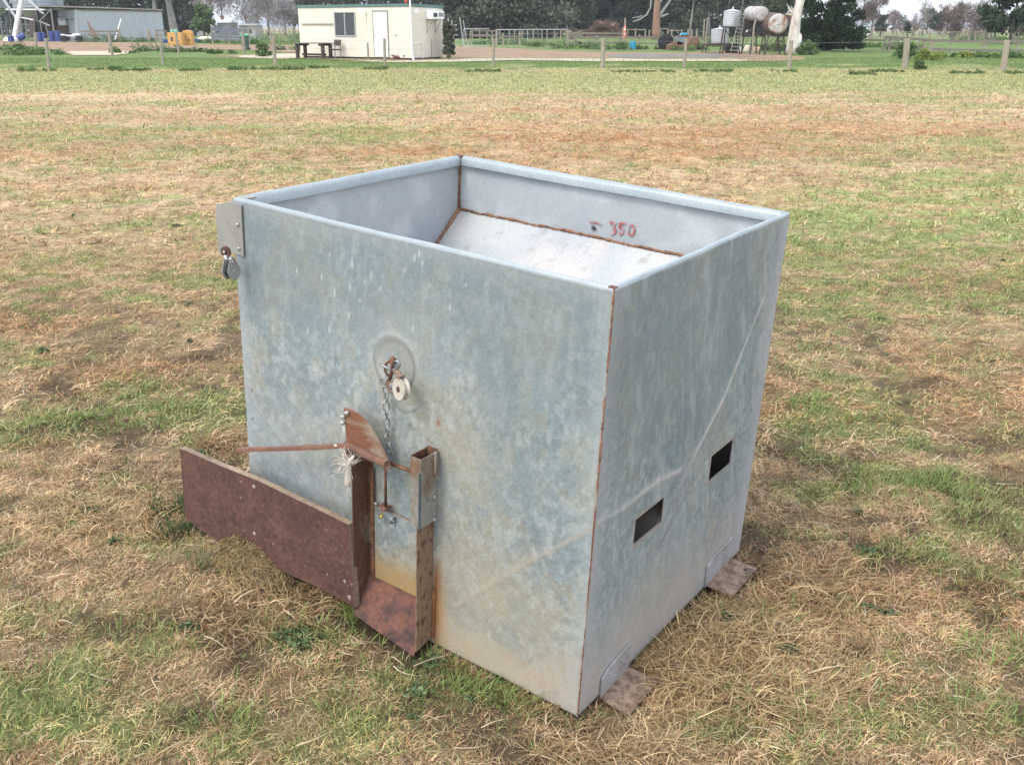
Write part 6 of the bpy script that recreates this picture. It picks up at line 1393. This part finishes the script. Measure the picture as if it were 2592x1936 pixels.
# ---- shed
ys = 118.0     # its base is hidden by weeds
sh = thing('machinery_shed', 'long low shed of grey corrugated iron with an open bay', 'shed', (A(z1f(680, 0)[0], 90, ys).x, ys, 0)); so_ = sh.location
def Q(zx, zy, dy=0.0): p = A(*z1f(zx, zy), ys + dy); return Vector((p.x - so_.x, dy, p.z))
def corr(a, b, zt_a, zt_b, zb, name, material, parent, amp=.02, pitch=.15):
    n = int((b - a).length / pitch * 4); m_ = MB(); vs = []; d = (b - a).normalized(); nn = Vector((d.y, -d.x, 0))
    for i in range(n + 1):
        t = i / n; p = a.lerp(b, t) + nn * amp * math.sin(i * math.pi / 2); vs += [(p.x, p.y, zb), (p.x, p.y, zt_a + (zt_b - zt_a) * t)]
    m_.add(vs, [(2 * i, 2 * i + 2, 2 * i + 3, 2 * i + 1) for i in range(n)]); o = m_.build(name, material, parent); sm = o.modifiers.new('thickness', 'SOLIDIFY'); sm.thickness = .01; return o
a, b = Q(676, 300), Q(1420, 300); zt1, zt2 = Q(676, 88).z, Q(1410, 98).z
corr(a, b, zt1, zt2, 0, 'front_wall', 'iron_sheet', sh)
c_ = b + Vector((-5.5, 8, 0)); corr(b, c_, zt2, zt2, 0, 'side_wall', 'iron_sheet', sh)
corr(a + Vector((0, .05, 0)), a + Vector((-5.5, 8, 0)), zt1, zt1, 0, 'side_wall', 'iron_sheet', sh)
p0, p1 = Q(415, 60), Q(1412, 92)
m_ = MB(); bk_ = Vector((-5.5, 8.2, -.10)); m_.hexa([p0 - Vector((0, .2, 0)), p1 - Vector((0, .2, 0)), p1 + bk_, p0 + bk_ + Vector((0, 0, .2)), p0 + Vector((0, -.2, .12)), p1 + Vector((0, -.2, .10)), p1 + bk_ + Vector((0, 0, .1)), p0 + bk_ + Vector((0, 0, .3))]); m_.build('roof', 'iron_roof', sh)
m_ = MB(); m_.hexa([Q(300, 330, 7.5), Q(690, 330, 7.5), Q(690, 330, 7.7), Q(300, 330, 7.7), Q(300, 90, 7.5), Q(690, 90, 7.5), Q(690, 90, 7.7), Q(300, 90, 7.7)]); m_.build('back_wall', 'dark_iron', sh); m_ = MB(); m_.hexa([Q(250, 330, 7.4), Q(302, 330, 1.2), Q(304, 330, 1.2), Q(255, 330, 7.4), Q(250, 130, 7.4), Q(302, 130, 1.2), Q(304, 130, 1.2), Q(255, 130, 7.4)]); m_.build('added_shade_wall', 'dark_iron', sh)  # end wall added to keep light out, both walls darkened so the bay reads shaded
for (zx, zt_, lean) in ((440, 80, 35),):
    m_ = MB(); m_.tube([Q(zx + lean, 352) * 1.0, Q(zx, zt_)], .09, 8); m_.build('post', 'grey_iron', sh)
for (zx, zt_) in ((345, 180), (395, 210)):
    m_ = MB(); m_.tube([Q(zx + 25, 335), Q(zx, zt_)], .05, 6); m_.build('post', 'grey_iron', sh)
m_ = MB(); m_.tube([Q(345, 182), Q(440, 85)], .05, 6); m_.build('brace', 'grey_iron', sh)
m_ = MB(); m_.tube([Q(480, 178, 1), Q(680, 170, 1)], .05, 6); m_.build('beam', 'dark_wood', sh)
m_ = MB(); m_.hexa([Q(676, 97, -.06), Q(1412, 105, -.06), Q(1412, 105, -.02), Q(676, 97, -.02), Q(676, 86, -.06), Q(1412, 95, -.06), Q(1412, 95, -.02), Q(676, 86, -.02)]); m_.build('fascia', 'rail_wood', sh)
# things round the shed
rail_fence('low dark rail fence in front of the shed wall', zz(z1f, [(690,272,1020,275,3),(690,305,1020,303,2),(1340,265,1440,268,3),(1340,305,1440,303,2)]), [(z1f(1020,0)[0],74,6),(z1f(1277,0)[0],75,6),(z1f(1345,0)[0],77,4),(z1f(800,0)[0],78,3)], 112)
yv = 111; t = thing('timber_sawhorse', 'narrow timber frame leaning by the shed wall', 'timber frame', (A(z1f(800, 0)[0], 90, yv).x, yv, 0)); o_t = t.location; m_ = MB()
for pa, pb in (((755,182),(790,320)),((762,200),(850,318)),((775,255),(815,262)),((780,285),(832,290)),((755,182),(830,325))): m_.tube([A(*z1f(*pa), yv) - o_t, A(*z1f(*pb), yv) - o_t], .05, 6)
m_.build('frame', 'crate_yellow' if False else 'gum_red', t)
t = thing('steel_pipe', 'pale steel pipe leaning on the shed wall', 'pipe', (A(z1f(990, 0)[0], 90, yv).x, yv, 0)); m_ = MB(); m_.tube([Vector((0, 0, 0.3)), A(*z1f(1045, 167), yv + 5.5) - t.location], .05, 8); m_.build('pipe', 'white_paint', t)
# quad bike
yq = 112; qb = thing('quad_bike', 'white and black quad bike parked at the shed', 'quad bike', (A(z1f(615, 0)[0], 90, yq).x, yq, 0), rad(12)); 
for sx in (-.75, .75):
    for sy in (-.45, .45):
        m_ = MB(); m_.lathe((sx, sy, .30), [(.16, -.12), (.29, -.12), (.31, 0), (.29, .12), (.16, .12)], 16, Matrix.Rotation(rad(90), 3, 'X')); m_.build('wheel', 'rubber', qb, smooth=True)
m_ = MB(); m_.prism([(-.95, -.3, .65), (-.3, -.3, .58), (.2, -.3, .55), (.9, -.3, .68), (.85, -.3, .82), (.35, -.3, .90), (.0, -.3, .72), (-.5, -.3, .74), (-.95, -.3, .8)], (0, .6, 0)); m_.box((-.75, 0, .72), (.5, 1.1, .06)); m_.box((.75, 0, .72), (.5, 1.1, .06)); m_.build('body', 'white_paint', qb, bevel=.03)
m_ = MB(); m_.box((-.25, 0, .84), (.7, .32, .14)); m_.build('seat', 'rubber', qb, bevel=.04)
m_ = MB(); m_.tube([(.35, -.38, 1.08), (.38, 0, 1.0), (.35, .38, 1.08)], .025, 6); m_.tube([(.38, 0, 1.0), (.45, 0, .7)], .03, 6); m_.build('handlebar', 'dark_iron', qb)
m_ = MB()
for yk in (-.3, 0, .3): m_.tube([(-1.05, yk, .86), (-.6, yk, .86)], .015, 5); m_.tube([(.6, yk, .9), (1.05, yk, .9)], .015, 5)
m_.build('carrier', 'grey_iron', qb)
t = thing('stored_container', 'white caged plastic container inside the open shed bay', 'container', (A(z1f(566, 0)[0], 90, 122).x, 122, 0)); zc = A(*z1f(566, 250), 122).z; m_ = MB(); m_.box((0, 0, 2.05), (1.0, .9, .8)); m_.build('container_body', 'tank_steel', t, bevel=.1); m_ = MB(); m_.box((0, 0, .8), (1.3, 1.0, 1.6)); m_.build('stand', 'dark_iron', t)
# timber loading panel
t = rail_fence('grey timber loading panel of five wide rails', zz(z1f, [(1825,240,2135,262,4.5),(1825,262,2135,280,4.5),(1825,290,2100,304,4.5),(1825,318,2100,328,4.5),(1828,338,2100,350,4.5)]), [(z1f(1822,0)[0],62,3.5),(z1f(2140,0)[0],70,3.5),(z1f(1960,0)[0],66,3)], 96, 'panel_timber' if 'panel_timber' in M else mat('panel_timber', (0.17, 0.19, 0.225), 0.9, col2=(0.12, 0.135, 0.16), scale=2).name, cat='loading panel')
t.name = 'loading_panel'
# wheelie bin
b = G(*z1f(2125, 438)); k = b.y / FPX; t = thing('wheelie_bin', 'dark green wheelie bin with a bright green lid', 'wheelie bin', tuple(b)); w_ = 17 * k; h_ = 33 * k
m_ = MB(); a_, c_ = w_ * .40, w_ * .5; m_.hexa([(-a_, -a_, .05), (a_, -a_, .05), (a_, a_, .05), (-a_, a_, .05), (-c_, -c_, h_), (c_, -c_, h_), (c_, c_, h_), (-c_, c_, h_)]); m_.build('bin_body', 'bin_green', t, bevel=.02)
m_ = MB(); m_.hexa([(-c_ * 1.08, -c_ * 1.1, h_ + .003), (c_ * 1.08, -c_ * 1.1, h_ + .003), (c_ * 1.08, c_, h_ + .003), (-c_ * 1.08, c_, h_ + .003), (-c_, -c_, h_ + .07), (c_, -c_, h_ + .07), (c_, c_, h_ + .12), (-c_, c_, h_ + .12)]); m_.build('lid', 'lid_green', t, bevel=.01)
for sx in (-1, 1): m_ = MB(); m_.lathe((sx * a_ * 1.1, a_, .1), [(.02, -.03), (.1, -.03), (.1, .03), (.02, .03)], 12, Matrix.Rotation(rad(90), 3, 'Y')); m_.build('wheel', 'rubber', t)
# yellow crates with tubs
for (za, zb_, zt_, zbt, y, lab) in ((1468,1590,283,375,92,'open yellow crate holding pale green tubs'),(1592,1672,262,380,93,'yellow cabinet with a rounded top and a latch')):
    pa, pb = A(*z1f(za, zbt), y), A(*z1f(zb_, zbt), y); h_ = A(*z1f(za, zt_), y).z; t = thing('yellow_crate', lab, 'crate', ((pa.x + pb.x) / 2, y, 0)); w_ = pb.x - pa.x
    m_ = MB()
    if za < 1500:
        m_.box((0, -w_ * .4, h_ / 2), (w_, .05, h_)); m_.box((0, w_ * .4, h_ / 2), (w_, .05, h_)); m_.box((-w_ / 2 + .025, 0, h_ / 2), (.05, w_ * .75, h_)); m_.box((w_ / 2 - .025, 0, h_ / 2), (.05, w_ * .75, h_)); m_.box((0, 0, h_ * .45), (w_ * .9, w_ * .7, .05))
    else: m_.prism([(-w_ / 2, -.4, 0), (w_ / 2, -.4, 0), (w_ / 2, -.4, h_ * .8), (w_ * .36, -.4, h_ * .96), (0, -.4, h_), (-w_ * .36, -.4, h_ * .96), (-w_ / 2, -.4, h_ * .8)], (0, .8, 0))
    m_.build('crate_body', 'crate_yellow', t, bevel=.02)
    m_ = MB(); m_.box((-w_ * .2, -w_ * .4 - .035 if za < 1500 else -.41, h_ * .5), (w_ * .14, .02, h_ * .3)); m_.box((w_ * .15, -w_ * .4 - .035 if za < 1500 else -.41, h_ * .35), (w_ * .3, .02, h_ * .06)); m_.build('latch', 'dark_iron', t)
    if za < 1500:
        for i, zx in enumerate((1490, 1520)):
            tt = thing('plastic_tub', ('left' if i == 0 else 'right') + ' pale green tub in the open yellow crate', 'tub', (A(*z1f(zx, 280), y).x, y, h_ * .8)); m_ = MB(); m_.lathe((0, 0, 0), [(.1, 0), (.15, .2), (.16, .38), (.1, .45)], 12); m_.build('tub_body', 'mint', tt)
            m_ = MB(); m_.lathe((0, 0, .44), [(.12, 0), (.12, .05)], 12); m_.build('lid', 'mint', tt)
for (zx, vb, lab, mt) in ((1690,368,'left of two dark blue cans on the ground','drum_blue'),(1722,368,'right of two dark blue cans on the ground','drum_blue')): drum(lab, z1f(zx, 0)[0], z1f(0, vb)[1], 8, 7, mt, 'dark blue cans', None, 'paint_can', 'can')
b = G(*z1f(1782, 362)); t = thing('feed_sack', 'white sack lying by the timber loading panel', 'sack', tuple(b)); m_ = MB(); m_.lathe((-.9, 0, .28), [(.05, 0), (.22, .15), (.28, .6), (.27, 1.2), (.2, 1.6), (.04, 1.75)], 12, Matrix.Rotation(rad(90), 3, 'Y')); m_.build('sack_body', 'drum_white', t, smooth=True); m_ = MB(); m_.box((.9, 0, .25), (.12, .3, .04)); m_.build('tie', 'rope', t)
# far small buildings
def far_house(lab, zx0, zx1, zr, zw, zb_, y, wallm, roofm, z_=z1f, chimney=False):
    a, b = A(*z_(zx0, zw), y), A(*z_(zx1, zw), y); hr = A(*z_(zx0, zr), y).z; t = thing('farm_house', lab, 'house', ((a.x + b.x) / 2, y, 0)); w_ = b.x - a.x; d = 5
    m_ = MB(); m_.hexa([(-w_ / 2, 0, 0), (w_ / 2, 0, 0), (w_ / 2, d, 0), (-w_ / 2, d, 0), (-w_ / 2, 0, a.z), (w_ / 2, 0, a.z), (w_ / 2, d, a.z), (-w_ / 2, d, a.z)]); m_.build('wall', wallm, t)
    m_ = MB(); m_.add([(-w_ * .54, -.3, a.z), (w_ * .54, -.3, a.z), (w_ * .54, d + .3, a.z), (-w_ * .54, d + .3, a.z), (-w_ * .42, d / 2, hr), (w_ * .42, d / 2, hr)], [(0, 1, 5, 4), (2, 3, 4, 5), (1, 2, 5), (3, 0, 4), (0, 3, 2, 1)]); r_ = m_.build('roof', roofm, t)
    for k in (-.22, .22): m_ = MB(); m_.box((w_ * k, -.02, a.z * .55), (w_ * .14, .05, a.z * .3)); m_.build('window', 'glass_dark', t)
    if chimney: m_ = MB(); m_.box((-w_ * .35, d / 2, hr + .15), (.5, .5, .9)); m_.build('chimney', 'gum_red', r_)
far_house('small far hut with a white pitched roof and red chimney', 1874, 1990, 168, 200, 230, 190, 'wall_grey', 'roof_white', chimney=True)
far_house('low far white house left of the small green tree', 1578, 1690, 197, 222, 250, 190, 'roof_white', 'iron_roof')
far_house('long low grey shed far behind the loading panel', 2060, 2200, 208, 222, 260, 150, 'wall_grey', 'iron_roof')
far_house('pale far house at the foot of the orange tree', 1380, 1440, 236, 255, 285, 260, 'wall_grey', 'roof_white', z5)
far_house('far white roofed shed beside the big dark tree', 650, 760, 262, 275, 290, 200, 'roof_white', 'roof_white', z5)

# ---- silo and auger
yS = 128.0; sl_ = thing('grain_silo', 'big ribbed steel silo on legs at the left edge', 'silo', (A(z1f(365, 0)[0], 80, yS).x, yS, 0)); so2 = sl_.location
def Qs(zx, zy, dy=0.0): p = A(*z1f(zx, zy), yS + dy); return Vector((p.x - so2.x, dy, p.z))
rS = (Qs(565, 60) - Qs(165, 60)).x / 2; zc0, zc1 = Qs(365, 75).z, Qs(365, 160).z
m_ = MB(); pr = []
for i in range(60): pr.append((rS + (.03 if i % 2 else 0), zc0 + i * .14))
m_.lathe((0, 0, 0), pr + [(rS * .3, pr[-1][1] + 1.8)], 40); m_.build('barrel', mat('silo_steel', (0.36, 0.39, 0.42), 0.45, metal=0.3, col2=(0.24, 0.265, 0.29), scale=1.5, stretch=(.4, .4, 2)), sl_)
m_ = MB(); m_.lathe((0, 0, 0), [(rS * .98, zc0 - .01), (rS * .15, zc1 * .72), (rS * .15, zc1 * .6)][::-1], 40, cap=False); m_.build('cone', 'tank_steel', sl_)
for k in range(8):
    q = k * math.pi / 4 + .3; m_ = MB(); m_.tube([(rS * math.cos(q), rS * math.sin(q), 0), (rS * math.cos(q), rS * math.sin(q), zc0 + 1)], .09, 6); m_.build('leg', 'grey_iron', sl_)
m_ = MB()
for k in range(8):
    q, q2 = k * math.pi / 4 + .3, (k + 1) * math.pi / 4 + .3; m_.tube([(rS * math.cos(q), rS * math.sin(q), .4), (rS * math.cos(q2), rS * math.sin(q2), zc0 - .3)], .035, 5); m_.tube([(rS * math.cos(q), rS * math.sin(q), zc0 * .5), (rS * math.cos(q2), rS * math.sin(q2), zc0 * .5)], .04, 5)
m_.build('brace', 'grey_iron', sl_)
t = copy_tree(sl_); t.location.x -= 2 * rS + 2.6; t.location.y += 3; t['label'] = 'steel silo partly cut off by the left edge'
for s__ in (sl_, t): s__['group'] = 'steel silos on legs'
ya = 121; au = thing('grain_auger', 'long pale steel grain auger on slanting legs before the silo', 'grain auger', (A(z1f(120, 0)[0], 90, ya).x, ya, 0)); oa = au.location
qa = lambda zx, zy: A(*z1f(zx, zy), ya) - oa
m_ = MB(); m_.tube([qa(225, -10), qa(380, 125)], .17, 10); m_.build('tube', 'alu', au)
m_ = MB(); m_.tube([qa(188, -20), qa(160, 140), qa(128, 325)], [.22, .30, .30], 10); m_.build('leg', 'white_paint', au)
m_ = MB(); m_.tube([qa(30, 0), qa(140, 160)], .17, 8); m_.build('leg', 'alu', au)
m_ = MB(); m_.tube([qa(50, 86), qa(440, 88)], .11, 8); m_.build('crossbar', 'alu', au)
m_ = MB(); m_.tube([qa(165, 150), qa(340, 188), qa(430, 225)], .10, 8); m_.build('brace', 'alu', au)
m_ = MB(); m_.lathe(qa(100, 350) * 1.0 - Vector((0, 0, qa(100, 350).z)), [(.9, 0), (.85, .25), (.3, .5)], 14); m_.build('hopper', 'white_paint', au)

# ---- tanks
yt = 64.5
def upright_tank(lab, z_c, zt_, zb_, wpx, y, material, tilt=0, cone=.12, stand=True):
    c = A(*z4(z_c, zb_), y); top = A(*z4(z_c, zt_), y).z; r = wpx / 4.9156 * y / FPX / 2; t = thing('steel_tank', lab, 'tank', (c.x, y, 0), 0, 'farm tanks')
    R = Matrix.Rotation(rad(tilt), 3, 'Y'); m_ = MB(); h_ = top - c.z; pr = [(r * .97, 0)]
    for i in range(7): pr += [(r, h_ * i / 7 + .01), (r, h_ * (i + .86) / 7), (r * 1.012, h_ * (i + .93) / 7)]
    m_.lathe((0, 0, c.z), pr + [(r * .99, h_), (r * .1, h_ + cone)], 32, R); tk = m_.build('shell', material, t, smooth=True); e = tk.modifiers.new('s', 'EDGE_SPLIT'); e.split_angle = rad(40)
    m_ = MB(); m_.lathe(Vector((0, 0, c.z)) + R @ Vector((0, 0, h_ + cone)), [(.03, -.05), (.03, .14)], 8, R); m_.build('filler', 'white_paint', tk)
    if stand:
        for sx in (-1, 1):
            for sy in (-1, 1): m_ = MB(); m_.tube([(sx * r * 1.0, sy * r * .8, 0), (sx * r * .72, sy * r * .6, c.z - .02)], .045, 6); m_.build('leg', 'dark_iron', t)
        m_ = MB(); m_.tube([(-r * .95, -r * .8, .15), (r * .8, -r * .6, c.z - .15)], .025, 5); m_.tube([(r * .95, -r * .8, .15), (-r * .8, -r * .6, c.z - .15)], .025, 5)
        m_.box((0, 0, c.z - .035), (r * 1.7, r * 1.5, .06)); m_.build('frame', 'dark_iron', t)
    return t
upright_tank('upright galvanised tank raised on a thin stand, topmost on the left', 742, 142, 335, 202, 64.0, 'tank_steel', 2)
lt = upright_tank('lower galvanised tank standing tilted on a trailer', 602, 362, 535, 205, 66.5, 'tank_steel', -4, .08, False)
m_ = MB(); m_.box((0.1, 0, A(*z4(602, 535), 66.5).z - .11), (2.2, 1.5, .10)); m_.build('deck', 'dark_iron', lt)
for sx in (.35, .75): m_ = MB(); m_.lathe((sx * .9 + .1, -.75, .30), [(.12, -.1), (.28, -.1), (.30, 0), (.28, .1), (.12, .1)], 18, Matrix.Rotation(rad(90), 3, 'X')); m_.build('wheel', 'rubber', lt, smooth=True)
m_ = MB(); m_.tube([(-1.0, -.6, 0), (-.9, -.6, .5)], .05, 6); m_.tube([(-1.0, .6, 0), (-.9, .6, .5)], .05, 6); m_.build('leg', 'dark_iron', lt)
def lying_tank(lab, front, fr, back, y, mat_end, mat_side, legs, dep):
    # a horizontal cylinder seen end-on from its right: front (end) centre and its radius in zoom px, back end centre
    cf = A(*z4(*front), y); cb = A(*z4(*back), y + dep); r = fr / 4.9156 * y / FPX; t = thing('steel_tank', lab, 'tank', (cf.x, cf.y, 0), 0, 'farm tanks'); o = t.location
    ax = (cb - cf); L = ax.length; R = ax.normalized().to_track_quat('Z', 'Y').to_matrix(); m_ = MB()
    pr = [(r * .99, 0), (r, .015)] + [(r, L * i / 6) for i in range(1, 6)] + [(r, L - .02), (r * .85, L + .08), (r * .1, L + .12)]; m_.lathe(cf - o, pr, 36, R, cap=True); s = m_.build('shell', mat_side, t, smooth=True); e = s.modifiers.new('s', 'EDGE_SPLIT'); e.split_angle = rad(40)
    m_ = MB(); m_.lathe(cf - o - ax.normalized() * .001, [(r * .2, -.045), (r * .75, -.03), (r * .97, -.002)], 36, R); m_.lathe(cf - o - ax.normalized() * .05, [(.05, -.05), (.05, 0)], 8, R); m_.build('end_plate', mat_end, t, smooth=True)
    zb_ = min(cf.z, cb.z) - r
    for (p, q) in legs:
        for k in (.12, .85):
            b_ = cf.lerp(cb, k) - o; m_ = MB(); m_.tube([(b_.x + p, b_.y, 0), (b_.x + q, b_.y, zb_ + .12)], .045, 6); m_.build('leg', 'dark_iron', t)
    m_ = MB()
    for k in (.12, .85): b_ = cf.lerp(cb, k) - o; m_.box((b_.x, b_.y, zb_ + .0), (r * 1.6, .09, .09)); m_.tube([(b_.x + legs[0][0] * .9, b_.y, .2), (b_.x + legs[-1][1], b_.y, zb_)], .022, 5)
    for sx in (-1, 1): a1_, a2_ = cf.lerp(cb, .1) - o, cf.lerp(cb, .88) - o; m_.tube([(a1_.x + sx * r * .6, a1_.y, zb_ + .04), (a2_.x + sx * r * .6, a2_.y, zb_ + .04)], .04, 6)
    m_.build('frame', 'dark_iron', t); return t
lying_tank('high lying tank with a grey patchy end, topmost on the right', (1125, 178), 85, (975, 176), 62.0, 'tank_patchy', 'tank_patchy', ((-.45, -.3), (.45, .3)), 1.9)
lying_tank('rusty lying tank with a peeling white end under the gum', (1325, 300), 118, (1235, 285), 60.5, 'tank_rusty', 'tank_rust_side', ((-.62, -.4), (.62, .4)), 2.2)
lying_tank('dark rusty lying tank half hidden behind the white gum', (1425, 262), 88, (1400, 262), 69.5, 'tank_rust_side', 'tank_rust_side', ((-.5, -.3), (.5, .3)), 1.5)
# ladder stairs
yl = 63.0; t = thing('tank_ladder', 'grey steel ladder stairs climbing between the tanks', 'ladder', (A(*z4(800, 640), yl).x, yl, 0)); o = t.location; q4 = lambda zx, zy, dy=0: A(*z4(zx, zy), yl + dy) - o + Vector((0, 0, 0))
for (a_, b_) in (((735,645),(868,120)),((835,645),(915,150))): m_ = MB(); m_.tube([q4(*a_), q4(*b_)], .03, 6); m_.build('rail', 'grey_iron', t)
m_ = MB()
for k in range(11): f_ = .03 + k * .088; pa = q4(735, 645).lerp(q4(868, 120), f_); pb = q4(835, 645).lerp(q4(915, 150), f_); m_.hexa([pa + Vector((0, -.02, -.02)), pb + Vector((0, -.02, -.02)), pb + Vector((0, .2, -.02)), pa + Vector((0, .2, -.02)), pa + Vector((0, -.02, .02)), pb + Vector((0, -.02, .02)), pb + Vector((0, .2, .02)), pa + Vector((0, .2, .02))])
m_.build('step', 'grey_iron', t)
t = thing('timber_stake', 'bent timber stake rising from the white containers to the high tank', 'stake', (A(*z4(1012, 580), 61).x, 61, 0)); m_ = MB(); m_.tube([(0, 0, 0), A(*z4(1018, 420), 61) - t.location, A(*z4(1025, 330), 61) - t.location, A(*z4(1050, 250), 61) - t.location], .05, 6); m_.build('stake', 'post_wood', t)
m_ = MB(); m_.tube([A(*z4(1012, 440), 61) - t.location, A(*z4(950, 440), 61) - t.location], .02, 5); m_.build('arm', 'dark_iron', t)

# ---- old grader machine
ym = G(*z3(1950, 404)).y; mc = thing('old_grader', 'old brown earth machine with grey engine box and blue cover', 'machine', (A(*z3(1960, 400), ym).x, ym, 0)); om = mc.location; qm = lambda zx, zy, dy=0.: A(*z3(zx, zy), ym + dy) - om
def mslab(pts, dy, name, material, bev=.02): m_ = MB(); m_.prism([qm(*p) for p in pts], (0, dy, 0)); return m_.build(name, material, mc, bevel=bev)
mslab([(1858,405),(1870,360),(1935,335),(1950,330),(2000,345),(2025,380),(2025,404)], 1.3, 'chassis', 'machine_brown')
mslab([(2020,345),(2060,325),(2105,320),(2108,345),(2080,360),(2030,385)], .9, 'boom', 'machine_brown')
mslab([(1940,360),(1938,300),(2030,300),(2052,285),(2058,330),(2000,350),(2000,362)], 1.0, 'engine_box', 'machine_grey')
mslab([(1945,298),(1948,288),(2050,282),(2050,296)], .9, 'seat', 'scrap_red')
mslab([(1968,285),(1978,270),(2015,264),(2028,272),(2030,282)], .8, 'cover', 'drum_cyan', .04)
for (zx, zy, r_, y_) in ((1848,358,.56,.9),(2065,375,.48,-.1),(2000,392,.24,-.15),(1880,395,.22,-.1)):
    m_ = MB(); c = qm(zx, zy, y_); c.z = r_ * .98; m_.lathe(c, [(r_ * .5, -.14), (r_ * .95, -.14), (r_, -.07), (r_, .07), (r_ * .95, .14), (r_ * .5, .14)], 22, Matrix.Rotation(rad(90), 3, 'X')); wh = m_.build('wheel', 'rubber' if r_ > .5 else 'machine_brown', mc, smooth=True)
    m_ = MB(); m_.lathe(c, [(r_ * .15, -.12), (r_ * .5, -.08), (r_ * .5, .08), (r_ * .15, .12)], 16, Matrix.Rotation(rad(90), 3, 'X')); m_.build('rim', 'machine_brown', wh)
mslab([(1870,372),(1980,368),(1990,378),(1872,384)], -.12, 'blade', 'gum_red')
mslab([(1868,385),(2000,388),(2000,398),(1868,396)], -.16, 'blade', 'machine_brown')

# ---- cows, one continuous body each
def cow(lab, u, v, y, rz, graze=True, s=1.0):
    me = bpy.data.meshes.new('cow'); V_ = [(0, 0, 1.05), (-.55, 0, 1.10), (.5, 0, 1.08), (.85, 0, 1.15 if not graze else .95), (1.2, 0, 1.35 if not graze else .55), (1.45, 0, 1.25 if not graze else .25), (-.72, 0, 1.15), (-.85, 0, .95), (-.87, 0, .55)]
    E_ = [(0, 1), (0, 2), (2, 3), (3, 4), (4, 5), (1, 6), (6, 7), (7, 8)]; R_ = [.36, .31, .33, .19, .13, .09, .10, .03, .03]
    for (bx, bi) in ((-.55, 1), (.5, 2)):
        for sy in (-.2, .2):
            i = len(V_); V_ += [(bx + (.05 if bx < 0 else 0), sy, .72), (bx + (-.08 if bx < 0 else .02), sy, .40), (bx, sy, .03)]; R_ += [.16, .075, .06]; E_ += [(bi, i), (i, i + 1), (i + 1, i + 2)]
    for sy in (-.14, .14): i = len(V_); b_ = V_[4]; V_.append((b_[0] - .05, sy * 1.3, b_[2] + .08)); R_.append(.035); E_.append((4, i))
    me.from_pydata([tuple(c * s for c in v) for v in V_], E_, []); o = bpy.data.objects.new('cow', me); C.objects.link(o); me.materials.append(M['hide'])
    k = o.modifiers.new('skin', 'SKIN'); o.modifiers.new('sub', 'SUBSURF').levels = 1; o.modifiers['sub'].render_levels = 1
    for i, sv in enumerate(me.skin_vertices[0].data): sv.radius = (R_[i] * s, R_[i] * s); sv.use_root = (i == 0)
    o.location = (A(u, v, y).x, y, 0); o.rotation_euler = (0, 0, rz); return tag(o, lab, 'cow', 'cows grazing behind the yards')
cow('black and white cow seen through the tank stand', z4(970,0)[0], 88, 160, rad(5), False, .8)
cow('black and white cow grazing left of the lower tank', z4(405,0)[0], 92, 165, rad(175), True, .75)
cow('black and white cow lying low beside the lower tank', z4(462,0)[0], 93, 166, rad(10), True, .75)
cow('cow with a white face behind the blue covered machine', z4(282,0)[0], 92, 165, rad(-60), False, .75)
cow('dark cow behind the machine near the far posts', z3(1915,0)[0], 92, 165, rad(20), True, .75)
cow('far cow left in the open dry paddock', z5(972,0)[0], 76, 300, rad(170)); cow('far cow right in the open dry paddock', z5(1185,0)[0], 77, 330, rad(20))
cow('small far cow beyond the dry paddock bushes', z5(1290,0)[0], 77, 340, rad(190))

# ---- far hills
m_ = MB(); N = 160; vs = []; fs = []
for j in range(6):
    for i in range(N + 1):
        x = -1400 + 2800 * i / N; hh = (float(fbm(i * .09 + 3, 1.2, 4)) * 9 + 4) * math.sin(math.pi * j / 5) ** .7; vs.append((x, 1700 + j * 90, hh - 1.0))
for j in range(5):
    for i in range(N): fs.append((j * (N + 1) + i, j * (N + 1) + i + 1, (j + 1) * (N + 1) + i + 1, (j + 1) * (N + 1) + i))
m_.add(vs, fs); tag(m_.build('hills', 'far_blue', None, smooth=True), 'low blue hills on the horizon', kind='structure')

# ---- the damp air over the farm
m = bpy.data.materials.new('haze'); m.use_nodes = True; n = m.node_tree.nodes; n.remove(n['Principled BSDF'])
v = n.new('ShaderNodeVolumePrincipled'); v.inputs['Color'].default_value = (0.92, 0.94, 0.97, 1); v.inputs['Density'].default_value = 0.00032
m.node_tree.links.new(v.outputs[0], n['Material Output'].inputs['Volume']); M['haze'] = m
m_ = MB(); m_.hexa([(-1550, -150, -2.5), (1550, -150, -2.5), (1550, 2600, -2.5), (-1550, 2600, -2.5), (-1550, -150, 24), (1550, -150, 24), (1550, 2600, 24), (-1550, 2600, 24)])
tag(m_.build('haze', 'haze', None), 'thin pale haze in the distance', kind='stuff')
